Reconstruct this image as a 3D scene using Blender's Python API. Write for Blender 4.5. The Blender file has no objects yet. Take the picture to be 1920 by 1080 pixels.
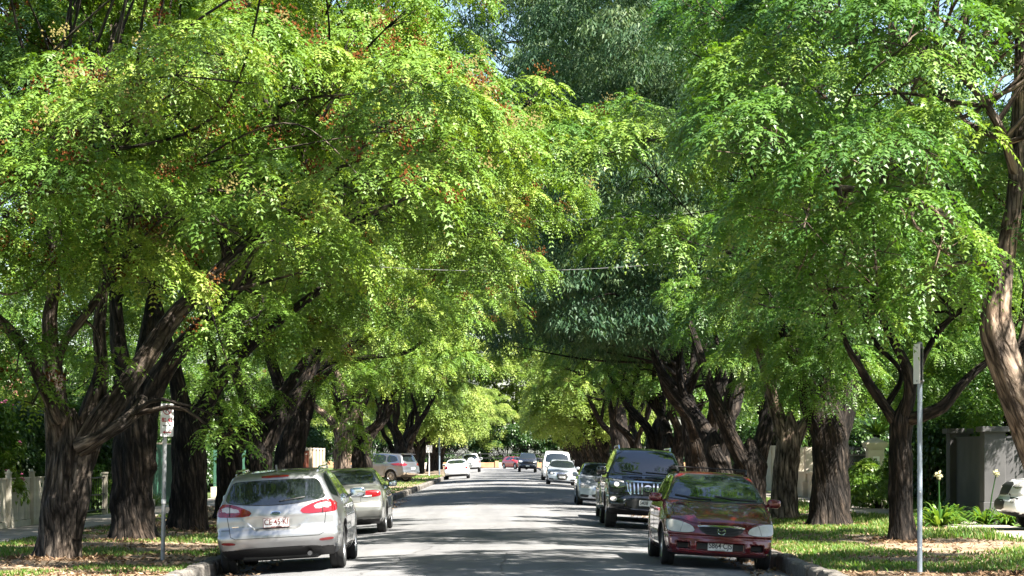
import bpy, bmesh, math, random
import numpy as np
from mathutils import Vector, Matrix
from mathutils.geometry import delaunay_2d_cdt

# ------------------------------------------------------------------ camera, sky, sun, exposure
scene = bpy.context.scene
COL = scene.collection
CAM_Z = 1.60
FPX = 4300.0            # focal length in pixels of the 1920 px wide photograph
VPX, VPY = 945.0, 853.0  # where the street vanishes
cam_data = bpy.data.cameras.new('camera')
cam_data.sensor_width = 36.0
cam_data.lens = 36.0 * FPX / 1920.0
cam_data.shift_x = (960.0 - VPX) / 1920.0
cam_data.shift_y = (VPY - 540.0) / 1920.0
cam_data.clip_start = 0.5
cam_data.clip_end = 4000.0
cam = bpy.data.objects.new('camera', cam_data)
cam.location = (0, 0, CAM_Z)
cam.rotation_euler = (math.radians(90), 0, 0)
COL.objects.link(cam)
scene.camera = cam

SUN_ELEV = math.radians(53)      # high summer sun, right of the street and behind the camera
sun_dir = Vector((0.78 * math.cos(SUN_ELEV), -0.626 * math.cos(SUN_ELEV), math.sin(SUN_ELEV)))
world = bpy.data.worlds.new('World')
scene.world = world
world.use_nodes = True
wn = world.node_tree.nodes
wl = world.node_tree.links
wn.clear()
sky_tex = wn.new('ShaderNodeTexSky')
sky_tex.sky_type = 'NISHITA'
sky_tex.sun_disc = False
sky_tex.sun_elevation = SUN_ELEV
sky_tex.sun_rotation = math.atan2(sun_dir.x, sun_dir.y)
sky_tex.air_density = 1.0
sky_tex.dust_density = 1.2
bg = wn.new('ShaderNodeBackground')
bg.inputs['Strength'].default_value = 0.055
wo = wn.new('ShaderNodeOutputWorld')
wl.new(sky_tex.outputs['Color'], bg.inputs['Color'])
wl.new(bg.outputs['Background'], wo.inputs['Surface'])

sun_data = bpy.data.lights.new('sun', 'SUN')
sun_data.energy = 5.0
sun_data.angle = math.radians(0.53)
sun_data.color = (1.0, 0.95, 0.86)
sun = bpy.data.objects.new('sun', sun_data)
sun.rotation_euler = (-sun_dir).to_track_quat('-Z', 'Y').to_euler()
sun.location = (30, -20, 60)
COL.objects.link(sun)

scene.view_settings.view_transform = 'Standard'
scene.view_settings.look = 'None'
scene.view_settings.exposure = 2.42
scene.view_settings.gamma = 1.0
scene.render.engine = 'CYCLES'
cy = scene.cycles
cy.max_bounces = 7
cy.diffuse_bounces = 2
cy.glossy_bounces = 3
cy.transmission_bounces = 5
cy.transparent_max_bounces = 6
cy.caustics_reflective = False
cy.caustics_refractive = False
cy.sample_clamp_indirect = 6.0
cy.use_denoising = True
cy.use_adaptive_sampling = True
cy.adaptive_threshold = 0.015

rng = np.random.default_rng(11)
random.seed(5)


def P(px, py, d):
    """A point of the place seen at pixel (px, py) of the photograph, d metres down the street."""
    return ((px - VPX) * d / FPX, d, CAM_Z - (py - VPY) * d / FPX)


def road_z(x):
    return -0.0095 * x * x


# ------------------------------------------------------------------ small numeric helpers
def _hash(ix, iy, iz):
    h = (ix * 374761393 + iy * 668265263 + iz * 2147483647 * 3 + 12345) & 0xFFFFFFFF
    h = ((h ^ (h >> 13)) * 1274126177) & 0xFFFFFFFF
    h = h ^ (h >> 16)
    return (h & 0xFFFF) / 65535.0


def vnoise(p):
    """Value noise 0..1 at points p (n,3)."""
    p = np.asarray(p, dtype=np.float64)
    i = np.floor(p).astype(np.int64)
    f = p - i
    f = f * f * (3 - 2 * f)
    out = 0
    for dx in (0, 1):
        wx = f[:, 0] if dx else 1 - f[:, 0]
        for dy in (0, 1):
            wy = f[:, 1] if dy else 1 - f[:, 1]
            for dz in (0, 1):
                wz = f[:, 2] if dz else 1 - f[:, 2]
                out = out + wx * wy * wz * _hash(i[:, 0] + dx, i[:, 1] + dy, i[:, 2] + dz)
    return out


def fbm(p, octaves=3):
    p = np.asarray(p, dtype=np.float64)
    s, a, t = 0, 1.0, 0
    for k in range(octaves):
        s = s + a * vnoise(p * (2 ** k) + 17.3 * k)
        t += a
        a *= 0.5
    return s / t


def new_mesh(name, V, F, smooth=False, attrs=None, mats=None, mat_index=None, normals=None):
    """Mesh from arrays: V (n,3); F an (m,k) array of equal polygons or a list of (m_i,k_i) arrays."""
    V = np.asarray(V, dtype=np.float32).reshape(-1, 3)
    if not isinstance(F, (list, tuple)) or (len(F) and np.isscalar(F[0][0])):
        F = [np.asarray(F)]
    F = [np.asarray(f, dtype=np.int32) for f in F if len(f)]
    me = bpy.data.meshes.new(name)
    nl = sum(f.size for f in F)
    npoly = sum(len(f) for f in F)
    me.vertices.add(len(V))
    me.vertices.foreach_set('co', V.ravel())
    me.loops.add(nl)
    me.loops.foreach_set('vertex_index', np.concatenate([f.ravel() for f in F]))
    me.polygons.add(npoly)
    starts, acc = [], 0
    for f in F:
        starts.append(acc + np.arange(len(f), dtype=np.int32) * f.shape[1])
        acc += f.size
    me.polygons.foreach_set('loop_start', np.concatenate(starts).astype(np.int32))
    if mat_index is not None:
        me.polygons.foreach_set('material_index', np.asarray(mat_index, dtype=np.int32))
    me.polygons.foreach_set('use_smooth', np.full(npoly, bool(smooth)))
    me.update(calc_edges=True)
    if attrs:
        for k, (typ, arr) in attrs.items():
            a = me.attributes.new(k, typ, 'POINT')
            arr = np.asarray(arr, dtype=np.float32)
            a.data.foreach_set({'FLOAT': 'value', 'FLOAT_VECTOR': 'vector'}[typ], arr.ravel())
    for m in (mats or []):
        me.materials.append(m)
    if normals is not None:
        me.normals_split_custom_set_from_vertices(np.asarray(normals, dtype=np.float32).tolist())
    return me


def obj(name, me, parent=None, m=None, loc=None, rot=None, kind=None):
    o = bpy.data.objects.new(name, me)
    COL.objects.link(o)
    if m is not None and me is not None and not me.materials:
        me.materials.append(m)
    if parent is not None:
        o.parent = parent
    if loc is not None:
        o.location = loc
    if rot is not None:
        o.rotation_euler = rot
    if kind:
        o['kind'] = kind
    return o


def tag(o, label, cat, group=None):
    o['label'] = label
    o['category'] = cat
    if group:
        o['group'] = group
    return o


def empty(name, loc=(0, 0, 0), rz=0.0):
    o = bpy.data.objects.new(name, None)
    o.empty_display_size = 0.3
    o.location = loc
    o.rotation_euler = (0, 0, rz)
    COL.objects.link(o)
    return o


class MB:
    """Collects boxes, prisms, tubes and lathes; build() links them as ONE mesh object."""

    def __init__(self):
        self.V, self.F, self.n = [], [], 0

    def add(self, V, F):
        V = [tuple(v) for v in V]
        self.V += V
        self.F += [tuple(i + self.n for i in f) for f in F]
        self.n += len(V)
        return self

    def box(self, c, s, rz=0.0, taper=1.0, bevel=0.0):
        hx, hy, hz = s[0] / 2, s[1] / 2, s[2] / 2
        if bevel > 0:
            b = bevel
            ring = [(-hx + b, -hy), (hx - b, -hy), (hx, -hy + b), (hx, hy - b), (hx - b, hy), (-hx + b, hy), (-hx, hy - b), (-hx, -hy + b)]
            inn = [(x - math.copysign(b * 0.7, x), y - math.copysign(b * 0.7, y)) for x, y in ring]
            layers = [(inn, -hz), (ring, -hz + b), (ring, hz - b), (inn, hz)]
            V = [(x, y, z) for r, z in layers for x, y in r]
            F = [tuple(range(7, -1, -1)), tuple(range(24, 32))]
            for L in range(3):
                for i in range(8):
                    j = (i + 1) % 8
                    F.append((L * 8 + i, L * 8 + j, L * 8 + 8 + j, L * 8 + 8 + i))
        else:
            t = taper
            V = [(-hx, -hy, -hz), (hx, -hy, -hz), (hx, hy, -hz), (-hx, hy, -hz),
                 (-hx * t, -hy * t, hz), (hx * t, -hy * t, hz), (hx * t, hy * t, hz), (-hx * t, hy * t, hz)]
            F = [(3, 2, 1, 0), (4, 5, 6, 7), (0, 1, 5, 4), (1, 2, 6, 5), (2, 3, 7, 6), (3, 0, 4, 7)]
        ca, sa = math.cos(rz), math.sin(rz)
        V = [(c[0] + x * ca - y * sa, c[1] + x * sa + y * ca, c[2] + z) for x, y, z in V]
        return self.add(V, F)

    def bar(self, a, b, r, n=8, r2=None):
        a, b = Vector(a), Vector(b)
        d = (b - a).normalized()
        u = d.orthogonal().normalized()
        v = d.cross(u)
        r2 = r if r2 is None else r2
        V = [a + (u * math.cos(2 * math.pi * i / n) + v * math.sin(2 * math.pi * i / n)) * r for i in range(n)]
        V += [b + (u * math.cos(2 * math.pi * i / n) + v * math.sin(2 * math.pi * i / n)) * r2 for i in range(n)]
        F = [(i, (i + 1) % n, n + (i + 1) % n, n + i) for i in range(n)]
        F += [tuple(range(n - 1, -1, -1)), tuple(range(n, 2 * n))]
        return self.add(V, F)

    def prism(self, poly, y0, y1, plane='xz'):
        n = len(poly)
        if plane == 'xz':
            V = [(x, y0, z) for x, z in poly] + [(x, y1, z) for x, z in poly]
        elif plane == 'xy':
            V = [(x, y, y0) for x, y in poly] + [(x, y, y1) for x, y in poly]
        else:
            V = [(y0, y, z) for y, z in poly] + [(y1, y, z) for y, z in poly]
        F = [(i, (i + 1) % n, n + (i + 1) % n, n + i) for i in range(n)]
        F += [tuple(range(n - 1, -1, -1)), tuple(range(n, 2 * n))]
        return self.add(V, F)

    def lathe(self, prof, n=24, axis='z', c=(0, 0, 0), cap=True):
        V, F = [], []
        for r, h in prof:
            for i in range(n):
                a = 2 * math.pi * i / n
                p = (r * math.cos(a), r * math.sin(a), h)
                if axis == 'x':
                    p = (h, p[0], p[1])
                elif axis == 'y':
                    p = (p[0], h, p[1])
                V.append((p[0] + c[0], p[1] + c[1], p[2] + c[2]))
        m = len(prof)
        for k in range(m - 1):
            for i in range(n):
                j = (i + 1) % n
                F.append((k * n + i, k * n + j, (k + 1) * n + j, (k + 1) * n + i))
        if cap:
            F += [tuple(range(n - 1, -1, -1)), tuple(range((m - 1) * n, m * n))]
        return self.add(V, F)

    def mesh(self, name, m=None, smooth=False):
        me = bpy.data.meshes.new(name)
        me.from_pydata(self.V, [], self.F)
        bm = bmesh.new()
        bm.from_mesh(me)
        bmesh.ops.recalc_face_normals(bm, faces=bm.faces)
        bm.to_mesh(me)
        bm.free()
        if smooth:
            me.polygons.foreach_set('use_smooth', np.ones(len(me.polygons), dtype=bool))
            try:
                me.set_sharp_from_angle(angle=math.radians(38))
            except Exception:
                pass
        me.update()
        if m:
            me.materials.append(m)
        return me

    def build(self, name, m, parent=None, smooth=False, loc=None, rot=None, kind=None):
        return obj(name, self.mesh(name, m, smooth), parent, loc=loc, rot=rot, kind=kind)


# ------------------------------------------------------------------ materials
def _nodes(name):
    m = bpy.data.materials.new(name)
    m.use_nodes = True
    nt = m.node_tree
    nt.nodes.clear()
    out = nt.nodes.new('ShaderNodeOutputMaterial')
    return m, nt, out


def _ramp(nt, stops):
    r = nt.nodes.new('ShaderNodeValToRGB')
    e = r.color_ramp.elements
    while len(e) > 1:
        e.remove(e[-1])
    e[0].position, e[0].color = stops[0][0], (*stops[0][1], 1)
    for p, c in stops[1:]:
        k = e.new(p)
        k.color = (*c, 1)
    return r


def mat(name, col, rough=0.6, metal=0.0, spec=0.5, vary=0.0, vscale=6.0, bump=0.0, bscale=40.0, coat=0.0, col2=None):
    """Principled material; colour wanders between col and col2 (or darker col) by a noise in object space."""
    m, nt, out = _nodes(name)
    b = nt.nodes.new('ShaderNodeBsdfPrincipled')
    b.inputs['Roughness'].default_value = rough
    b.inputs['Metallic'].default_value = metal
    b.inputs['Specular IOR Level'].default_value = spec
    b.inputs['Coat Weight'].default_value = coat
    b.inputs['Coat Roughness'].default_value = 0.03
    nt.links.new(b.outputs[0], out.inputs[0])
    tc = nt.nodes.new('ShaderNodeTexCoord')
    n = nt.nodes.new('ShaderNodeTexNoise')
    n.inputs['Scale'].default_value = vscale
    n.inputs['Detail'].default_value = 5
    nt.links.new(tc.outputs['Object'], n.inputs['Vector'])
    c2 = col2 or tuple(c * (1 - vary) for c in col)
    r = _ramp(nt, [(0.3, c2), (0.7, col)])
    nt.links.new(n.outputs['Fac'], r.inputs['Fac'])
    nt.links.new(r.outputs['Color'], b.inputs['Base Color'])
    if bump:
        n2 = nt.nodes.new('ShaderNodeTexNoise')
        n2.inputs['Scale'].default_value = bscale
        n2.inputs['Detail'].default_value = 4
        nt.links.new(tc.outputs['Object'], n2.inputs['Vector'])
        bp = nt.nodes.new('ShaderNodeBump')
        bp.inputs['Strength'].default_value = bump
        bp.inputs['Distance'].default_value = 0.02
        nt.links.new(n2.outputs['Fac'], bp.inputs['Height'])
        nt.links.new(bp.outputs['Normal'], b.inputs['Normal'])
    return m


def leaf_mat(name, stops, trans_stops, tr=0.32, rough=0.42, spec=0.45):
    """Leaf: colour by the per-leaf attribute 'tint', light passes through the blade."""
    m, nt, out = _nodes(name)
    at = nt.nodes.new('ShaderNodeAttribute')
    at.attribute_name = 'tint'
    r1, r2 = _ramp(nt, stops), _ramp(nt, trans_stops)
    nt.links.new(at.outputs['Fac'], r1.inputs['Fac'])
    nt.links.new(at.outputs['Fac'], r2.inputs['Fac'])
    b = nt.nodes.new('ShaderNodeBsdfPrincipled')
    b.inputs['Roughness'].default_value = rough
    b.inputs['Specular IOR Level'].default_value = spec
    nt.links.new(r1.outputs['Color'], b.inputs['Base Color'])
    t = nt.nodes.new('ShaderNodeBsdfTranslucent')
    nt.links.new(r2.outputs['Color'], t.inputs['Color'])
    mx = nt.nodes.new('ShaderNodeMixShader')
    mx.inputs['Fac'].default_value = tr
    nt.links.new(b.outputs[0], mx.inputs[1])
    nt.links.new(t.outputs[0], mx.inputs[2])
    nt.links.new(mx.outputs[0], out.inputs[0])
    return m


def bark_mat(name, dark, mid, light):
    """Furrowed bark: noise drawn out along the limb (attribute 'bark': round, along, limb)."""
    m, nt, out = _nodes(name)
    at = nt.nodes.new('ShaderNodeAttribute')
    at.attribute_name = 'bark'
    mp = nt.nodes.new('ShaderNodeMapping')
    mp.inputs['Scale'].default_value = (26, 3.2, 1)
    nt.links.new(at.outputs['Vector'], mp.inputs['Vector'])
    n = nt.nodes.new('ShaderNodeTexNoise')
    n.inputs['Scale'].default_value = 1.0
    n.inputs['Detail'].default_value = 6
    n.inputs['Roughness'].default_value = 0.62
    n.inputs['Distortion'].default_value = 0.6
    nt.links.new(mp.outputs['Vector'], n.inputs['Vector'])
    n2 = nt.nodes.new('ShaderNodeTexNoise')
    n2.inputs['Scale'].default_value = 1.7
    n2.inputs['Detail'].default_value = 4
    tc = nt.nodes.new('ShaderNodeTexCoord')
    nt.links.new(tc.outputs['Object'], n2.inputs['Vector'])
    r = _ramp(nt, [(0.34, dark), (0.5, mid), (0.70, light)])
    nt.links.new(n.outputs['Fac'], r.inputs['Fac'])
    mp2 = nt.nodes.new('ShaderNodeMapping')
    mp2.inputs['Scale'].default_value = (15, 2.6, 15)
    nt.links.new(at.outputs['Vector'], mp2.inputs['Vector'])
    dn = nt.nodes.new('ShaderNodeTexNoise')
    dn.inputs['Scale'].default_value = 1.6
    dn.inputs['Detail'].default_value = 3
    nt.links.new(mp2.outputs['Vector'], dn.inputs['Vector'])
    ad = nt.nodes.new('ShaderNodeMix')
    ad.data_type = 'VECTOR'
    ad.inputs['Factor'].default_value = 0.45
    nt.links.new(mp2.outputs['Vector'], ad.inputs[4])
    nt.links.new(dn.outputs['Color'], ad.inputs[5])
    vo = nt.nodes.new('ShaderNodeTexVoronoi')
    vo.feature = 'DISTANCE_TO_EDGE'
    vo.inputs['Scale'].default_value = 1.0
    nt.links.new(ad.outputs[1], vo.inputs['Vector'])
    rv = _ramp(nt, [(0.0, (0.18, 0.17, 0.16)), (0.14, (0.8, 0.8, 0.8)), (0.35, (1.15, 1.12, 1.1))])
    nt.links.new(vo.outputs['Distance'], rv.inputs['Fac'])
    mv = nt.nodes.new('ShaderNodeMix')
    mv.data_type = 'RGBA'
    mv.blend_type = 'MULTIPLY'
    mv.inputs['Factor'].default_value = 1.0
    nt.links.new(r.outputs['Color'], mv.inputs['A'])
    nt.links.new(rv.outputs['Color'], mv.inputs['B'])
    r2 = _ramp(nt, [(0.36, (0.55, 0.54, 0.55)), (0.52, (1.0, 0.95, 0.9)), (0.68, (1.7, 1.5, 1.35))])  # warm lighter patches put spots of sunlight into the bark colour
    nt.links.new(n2.outputs['Fac'], r2.inputs['Fac'])
    mu = nt.nodes.new('ShaderNodeMix')
    mu.data_type = 'RGBA'
    mu.blend_type = 'MULTIPLY'
    mu.inputs['Factor'].default_value = 1.0
    nt.links.new(mv.outputs['Result'], mu.inputs['A'])
    nt.links.new(r2.outputs['Color'], mu.inputs['B'])
    b = nt.nodes.new('ShaderNodeBsdfPrincipled')
    b.inputs['Roughness'].default_value = 0.9
    b.inputs['Specular IOR Level'].default_value = 0.2
    nt.links.new(mu.outputs['Result'], b.inputs['Base Color'])
    bp = nt.nodes.new('ShaderNodeBump')
    bp.inputs['Strength'].default_value = 0.9
    bp.inputs['Distance'].default_value = 0.03
    hm = nt.nodes.new('ShaderNodeMath')
    hm.operation = 'ADD'
    nt.links.new(n.outputs['Fac'], hm.inputs[0])
    nt.links.new(rv.outputs['Color'], hm.inputs[1])
    nt.links.new(hm.outputs[0], bp.inputs['Height'])
    nt.links.new(bp.outputs['Normal'], b.inputs['Normal'])
    nt.links.new(b.outputs[0], out.inputs[0])
    return m


M = {}
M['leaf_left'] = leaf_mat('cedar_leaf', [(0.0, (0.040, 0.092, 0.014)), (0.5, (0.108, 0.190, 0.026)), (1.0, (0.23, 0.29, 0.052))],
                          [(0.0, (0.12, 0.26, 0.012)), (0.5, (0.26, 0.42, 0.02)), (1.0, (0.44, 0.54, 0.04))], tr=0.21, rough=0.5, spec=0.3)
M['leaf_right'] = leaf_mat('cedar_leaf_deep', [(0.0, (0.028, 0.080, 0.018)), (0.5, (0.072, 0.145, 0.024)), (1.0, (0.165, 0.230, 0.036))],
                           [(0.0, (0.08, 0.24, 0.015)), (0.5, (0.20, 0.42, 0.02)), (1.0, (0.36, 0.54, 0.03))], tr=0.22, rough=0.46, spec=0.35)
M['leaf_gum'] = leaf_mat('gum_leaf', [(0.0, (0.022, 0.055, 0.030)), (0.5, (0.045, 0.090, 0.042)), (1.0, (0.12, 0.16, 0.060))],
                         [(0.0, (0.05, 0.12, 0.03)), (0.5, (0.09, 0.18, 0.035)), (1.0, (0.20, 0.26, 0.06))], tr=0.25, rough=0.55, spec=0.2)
M['leaf_garden'] = leaf_mat('garden_leaf', [(0.0, (0.03, 0.075, 0.012)), (0.5, (0.08, 0.15, 0.02)), (1.0, (0.17, 0.23, 0.04))],
                            [(0.0, (0.08, 0.20, 0.012)), (0.5, (0.18, 0.36, 0.02)), (1.0, (0.32, 0.46, 0.04))])
M['leaf_far'] = leaf_mat('haze_paled_leaf', [(0.0, (0.06, 0.105, 0.02)), (0.5, (0.15, 0.21, 0.04)), (1.0, (0.27, 0.31, 0.08))],  # far foliage: distance haze is put into this paler leaf colour
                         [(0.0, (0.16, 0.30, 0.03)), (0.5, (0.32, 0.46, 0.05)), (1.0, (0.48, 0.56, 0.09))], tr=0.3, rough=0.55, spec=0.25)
M['leaf_hedge'] = leaf_mat('hedge_leaf', [(0.0, (0.012, 0.035, 0.010)), (0.5, (0.025, 0.065, 0.014)), (1.0, (0.06, 0.12, 0.02))],
                           [(0.0, (0.04, 0.10, 0.01)), (1.0, (0.12, 0.24, 0.02))], tr=0.25)
M['strap'] = leaf_mat('strap_leaf', [(0.0, (0.02, 0.07, 0.012)), (0.5, (0.055, 0.14, 0.02)), (1.0, (0.15, 0.23, 0.05))],
                      [(0.0, (0.10, 0.24, 0.012)), (1.0, (0.34, 0.46, 0.04))], tr=0.3)
M['grass'] = leaf_mat('grass_blade', [(0.0, (0.03, 0.10, 0.012)), (0.55, (0.075, 0.16, 0.02)), (0.8, (0.16, 0.20, 0.05)), (1.0, (0.32, 0.26, 0.12))],
                      [(0.0, (0.08, 0.24, 0.012)), (0.6, (0.18, 0.34, 0.02)), (1.0, (0.34, 0.28, 0.10))], tr=0.35, rough=0.6)
M['litter'] = leaf_mat('dry_leaf', [(0.0, (0.10, 0.055, 0.028)), (0.5, (0.24, 0.15, 0.085)), (1.0, (0.44, 0.33, 0.21))],
                       [(0.0, (0.1, 0.06, 0.03)), (1.0, (0.3, 0.2, 0.1))], tr=0.15, rough=0.8)
M['fruit'] = leaf_mat('tree_fruit', [(0.0, (0.035, 0.012, 0.003)), (0.40, (0.095, 0.032, 0.006)), (0.45, (0.10, 0.085, 0.026)), (1.0, (0.15, 0.125, 0.045))],
                      [(0.0, (0.2, 0.06, 0.02)), (1.0, (0.3, 0.28, 0.1))], tr=0.05, rough=0.85, spec=0.08)
M['bark'] = bark_mat('bark', (0.005, 0.0045, 0.004), (0.019, 0.0155, 0.013), (0.080, 0.067, 0.056))  # kept very dark: canopy shade on the trunks is put into the colour
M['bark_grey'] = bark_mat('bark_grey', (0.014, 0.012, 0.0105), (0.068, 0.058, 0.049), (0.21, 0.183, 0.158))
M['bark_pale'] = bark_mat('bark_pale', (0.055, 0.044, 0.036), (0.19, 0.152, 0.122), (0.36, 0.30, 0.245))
M['twig'] = mat('twig_bark', (0.16, 0.13, 0.11), 0.9, vary=0.6, vscale=9)
# ================================================================== ground, street, verges
def ground_mat(name, stops, scale, scale2=40, bump=0.4, rough=0.95, dist=0.02):
    m, nt, out = _nodes(name)
    tc = nt.nodes.new('ShaderNodeTexCoord')
    n = nt.nodes.new('ShaderNodeTexNoise')
    n.inputs['Scale'].default_value = scale
    n.inputs['Detail'].default_value = 8
    n.inputs['Roughness'].default_value = 0.65
    nt.links.new(tc.outputs['Object'], n.inputs['Vector'])
    n2 = nt.nodes.new('ShaderNodeTexNoise')
    n2.inputs['Scale'].default_value = scale2
    n2.inputs['Detail'].default_value = 5
    nt.links.new(tc.outputs['Object'], n2.inputs['Vector'])
    mx = nt.nodes.new('ShaderNodeMath')
    mx.operation = 'MULTIPLY_ADD'
    mx.inputs[1].default_value = 0.35
    nt.links.new(n2.outputs['Fac'], mx.inputs[0])
    m2 = nt.nodes.new('ShaderNodeMath')
    m2.operation = 'MULTIPLY'
    m2.inputs[1].default_value = 0.65
    nt.links.new(n.outputs['Fac'], m2.inputs[0])
    nt.links.new(m2.outputs[0], mx.inputs[2])
    r = _ramp(nt, stops)
    nt.links.new(mx.outputs[0], r.inputs['Fac'])
    b = nt.nodes.new('ShaderNodeBsdfPrincipled')
    b.inputs['Roughness'].default_value = rough
    b.inputs['Specular IOR Level'].default_value = 0.25
    nt.links.new(r.outputs['Color'], b.inputs['Base Color'])
    bp = nt.nodes.new('ShaderNodeBump')
    bp.inputs['Strength'].default_value = bump
    bp.inputs['Distance'].default_value = dist
    nt.links.new(n2.outputs['Fac'], bp.inputs['Height'])
    nt.links.new(bp.outputs['Normal'], b.inputs['Normal'])
    nt.links.new(b.outputs[0], out.inputs[0])
    return m


def asphalt_mat():
    m, nt, out = _nodes('asphalt')
    tc = nt.nodes.new('ShaderNodeTexCoord')
    def noise(scale, detail, vec=None, rough=0.6):
        n = nt.nodes.new('ShaderNodeTexNoise')
        n.inputs['Scale'].default_value = scale
        n.inputs['Detail'].default_value = detail
        n.inputs['Roughness'].default_value = rough
        nt.links.new(vec if vec is not None else tc.outputs['Object'], n.inputs['Vector'])
        return n
    mp = nt.nodes.new('ShaderNodeMapping')
    mp.inputs['Scale'].default_value = (1.3, 0.05, 1)
    nt.links.new(tc.outputs['Object'], mp.inputs['Vector'])
    track, patch, stain, grit = noise(1.0, 3, mp.outputs['Vector']), noise(0.35, 4), noise(1.7, 6, None, 0.7), noise(75, 3)
    cols = []
    for n, stops in ((track, [(0.35, (0.80,) * 3), (0.65, (1.10,) * 3)]), (patch, [(0.40, (0.90, 0.90, 0.91)), (0.60, (1.06, 1.05, 1.04))]),
                     (stain, [(0.30, (0.5, 0.5, 0.5)), (0.42, (0.95,) * 3), (0.8, (1.05,) * 3)]), (grit, [(0.25, (0.62,) * 3), (0.5, (1.0,) * 3), (0.8, (1.45,) * 3)])):
        r = _ramp(nt, stops)
        nt.links.new(n.outputs['Fac'], r.inputs['Fac'])
        cols.append(r.outputs['Color'])
    base = nt.nodes.new('ShaderNodeRGB')
    base.outputs[0].default_value = (0.148, 0.148, 0.150, 1)
    cur = base.outputs[0]
    for c in cols:
        mx = nt.nodes.new('ShaderNodeMix')
        mx.data_type = 'RGBA'
        mx.blend_type = 'MULTIPLY'
        mx.inputs['Factor'].default_value = 1
        nt.links.new(cur, mx.inputs['A'])
        nt.links.new(c, mx.inputs['B'])
        cur = mx.outputs['Result']
    b = nt.nodes.new('ShaderNodeBsdfPrincipled')
    b.inputs['Roughness'].default_value = 0.85
    b.inputs['Specular IOR Level'].default_value = 0.3
    nt.links.new(cur, b.inputs['Base Color'])
    bp = nt.nodes.new('ShaderNodeBump')
    bp.inputs['Strength'].default_value = 0.5
    bp.inputs['Distance'].default_value = 0.008
    nt.links.new(grit.outputs['Fac'], bp.inputs['Height'])
    nt.links.new(bp.outputs['Normal'], b.inputs['Normal'])
    nt.links.new(b.outputs[0], out.inputs[0])
    return m


M['asphalt'] = asphalt_mat()
M['crack'] = mat('crack_seal', (0.05, 0.048, 0.046), 0.8)
M['dirt'] = ground_mat('verge_soil', [(0.30, (0.085, 0.06, 0.04)), (0.45, (0.17, 0.125, 0.085)), (0.6, (0.30, 0.235, 0.165)), (0.75, (0.40, 0.33, 0.24))], 2.2, 26, 0.9, 0.95, 0.04)
M['turf'] = ground_mat('garden_soil', [(0.3, (0.04, 0.07, 0.02)), (0.55, (0.08, 0.11, 0.035)), (0.75, (0.16, 0.14, 0.07))], 0.6, 18, 0.8, 0.95, 0.05)
M['paving'] = ground_mat('footpath_paving', [(0.3, (0.22, 0.19, 0.165)), (0.55, (0.32, 0.285, 0.25)), (0.75, (0.40, 0.36, 0.32))], 1.4, 50, 0.3, 0.9, 0.006)
M['kerb'] = ground_mat('kerb_stone', [(0.3, (0.055, 0.05, 0.046)), (0.5, (0.13, 0.118, 0.105)), (0.72, (0.26, 0.235, 0.205))], 5, 40, 0.8, 0.9, 0.02)
M['mortar'] = mat('kerb_mortar', (0.42, 0.38, 0.33), 0.95, vary=0.4, vscale=8)

KERB_X = 4.30
# one ground sheet to the horizon
S = 1800
g = new_mesh('ground', [(-S, -200, -0.30), (S, -200, -0.30), (S, 3000, -0.30), (-S, 3000, -0.30)], [[0, 1, 2, 3]], mats=[M['turf']])
obj('ground', g, kind='structure')

# street with its crown
ys = np.concatenate([np.arange(-10, 60, 1.0), np.arange(60, 320, 4.0)])
xs = np.linspace(-KERB_X - 0.05, KERB_X + 0.05, 25)
X, Y = np.meshgrid(xs, ys)
Z = -0.0095 * X * X + 0.006 * (fbm(np.stack([X.ravel() * 0.8, Y.ravel() * 0.35, 0 * X.ravel()], 1), 2).reshape(X.shape) - 0.5)
V = np.stack([X, Y, Z], -1).reshape(-1, 3)
nx, ny = len(xs), len(ys)
i = np.arange(ny - 1)[:, None] * nx + np.arange(nx - 1)[None]
F = np.stack([i, i + 1, i + nx + 1, i + nx], -1).reshape(-1, 4)
road = obj('road', new_mesh('road', V, F, True, mats=[M['asphalt']]), kind='structure')

# a thin crack along the crown seam and two wandering ones
def crack(pts, w):
    V, F = [], []
    for k, (x, y) in enumerate(pts):
        for s in (-1, 1):
            xx = x + s * w * (0.6 + 0.8 * random.random())
            V.append((xx, y, road_z(xx) + 0.0085))
        if k:
            F.append((2 * k - 2, 2 * k - 1, 2 * k + 1, 2 * k))
    o = obj('crack', new_mesh('crack', V, F, mats=[M['crack']]), road)
    return o


pts, x = [], 0.02
for y in np.arange(30.8, 37.5, 0.12):
    x += random.gauss(0, 0.012)
    pts.append((x, y))
crack(pts, 0.006)
pts, x = [], -2.0
for y in np.arange(31, 52, 0.2):
    x += random.gauss(0.02, 0.03)
    pts.append((x, y))
crack(pts, 0.005)

# verges: uneven soil either side, then footpath, then gardens
def strip(name, x0, x1, y0, y1, z, m, nx=10, step=0.6, amp=0.0, kind='structure', parent=None):
    xs = np.linspace(x0, x1, nx)
    ys = np.concatenate([np.arange(y0, min(y1, 75), step), np.arange(min(y1, 75), y1 + 0.01, 4.0)])
    X, Y = np.meshgrid(xs, ys)
    Z = z + amp * 2 * (fbm(np.stack([X.ravel() * 1.1, Y.ravel() * 1.1, 0 * X.ravel() + 3], 1), 3).reshape(X.shape) - 0.5)
    n = len(xs)
    i = np.arange(len(ys) - 1)[:, None] * n + np.arange(n - 1)[None]
    F = np.stack([i, i + 1, i + n + 1, i + n], -1).reshape(-1, 4)
    return obj(name, new_mesh(name, np.stack([X, Y, Z], -1).reshape(-1, 3), F, True, mats=[m]), parent, kind=kind)


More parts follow.
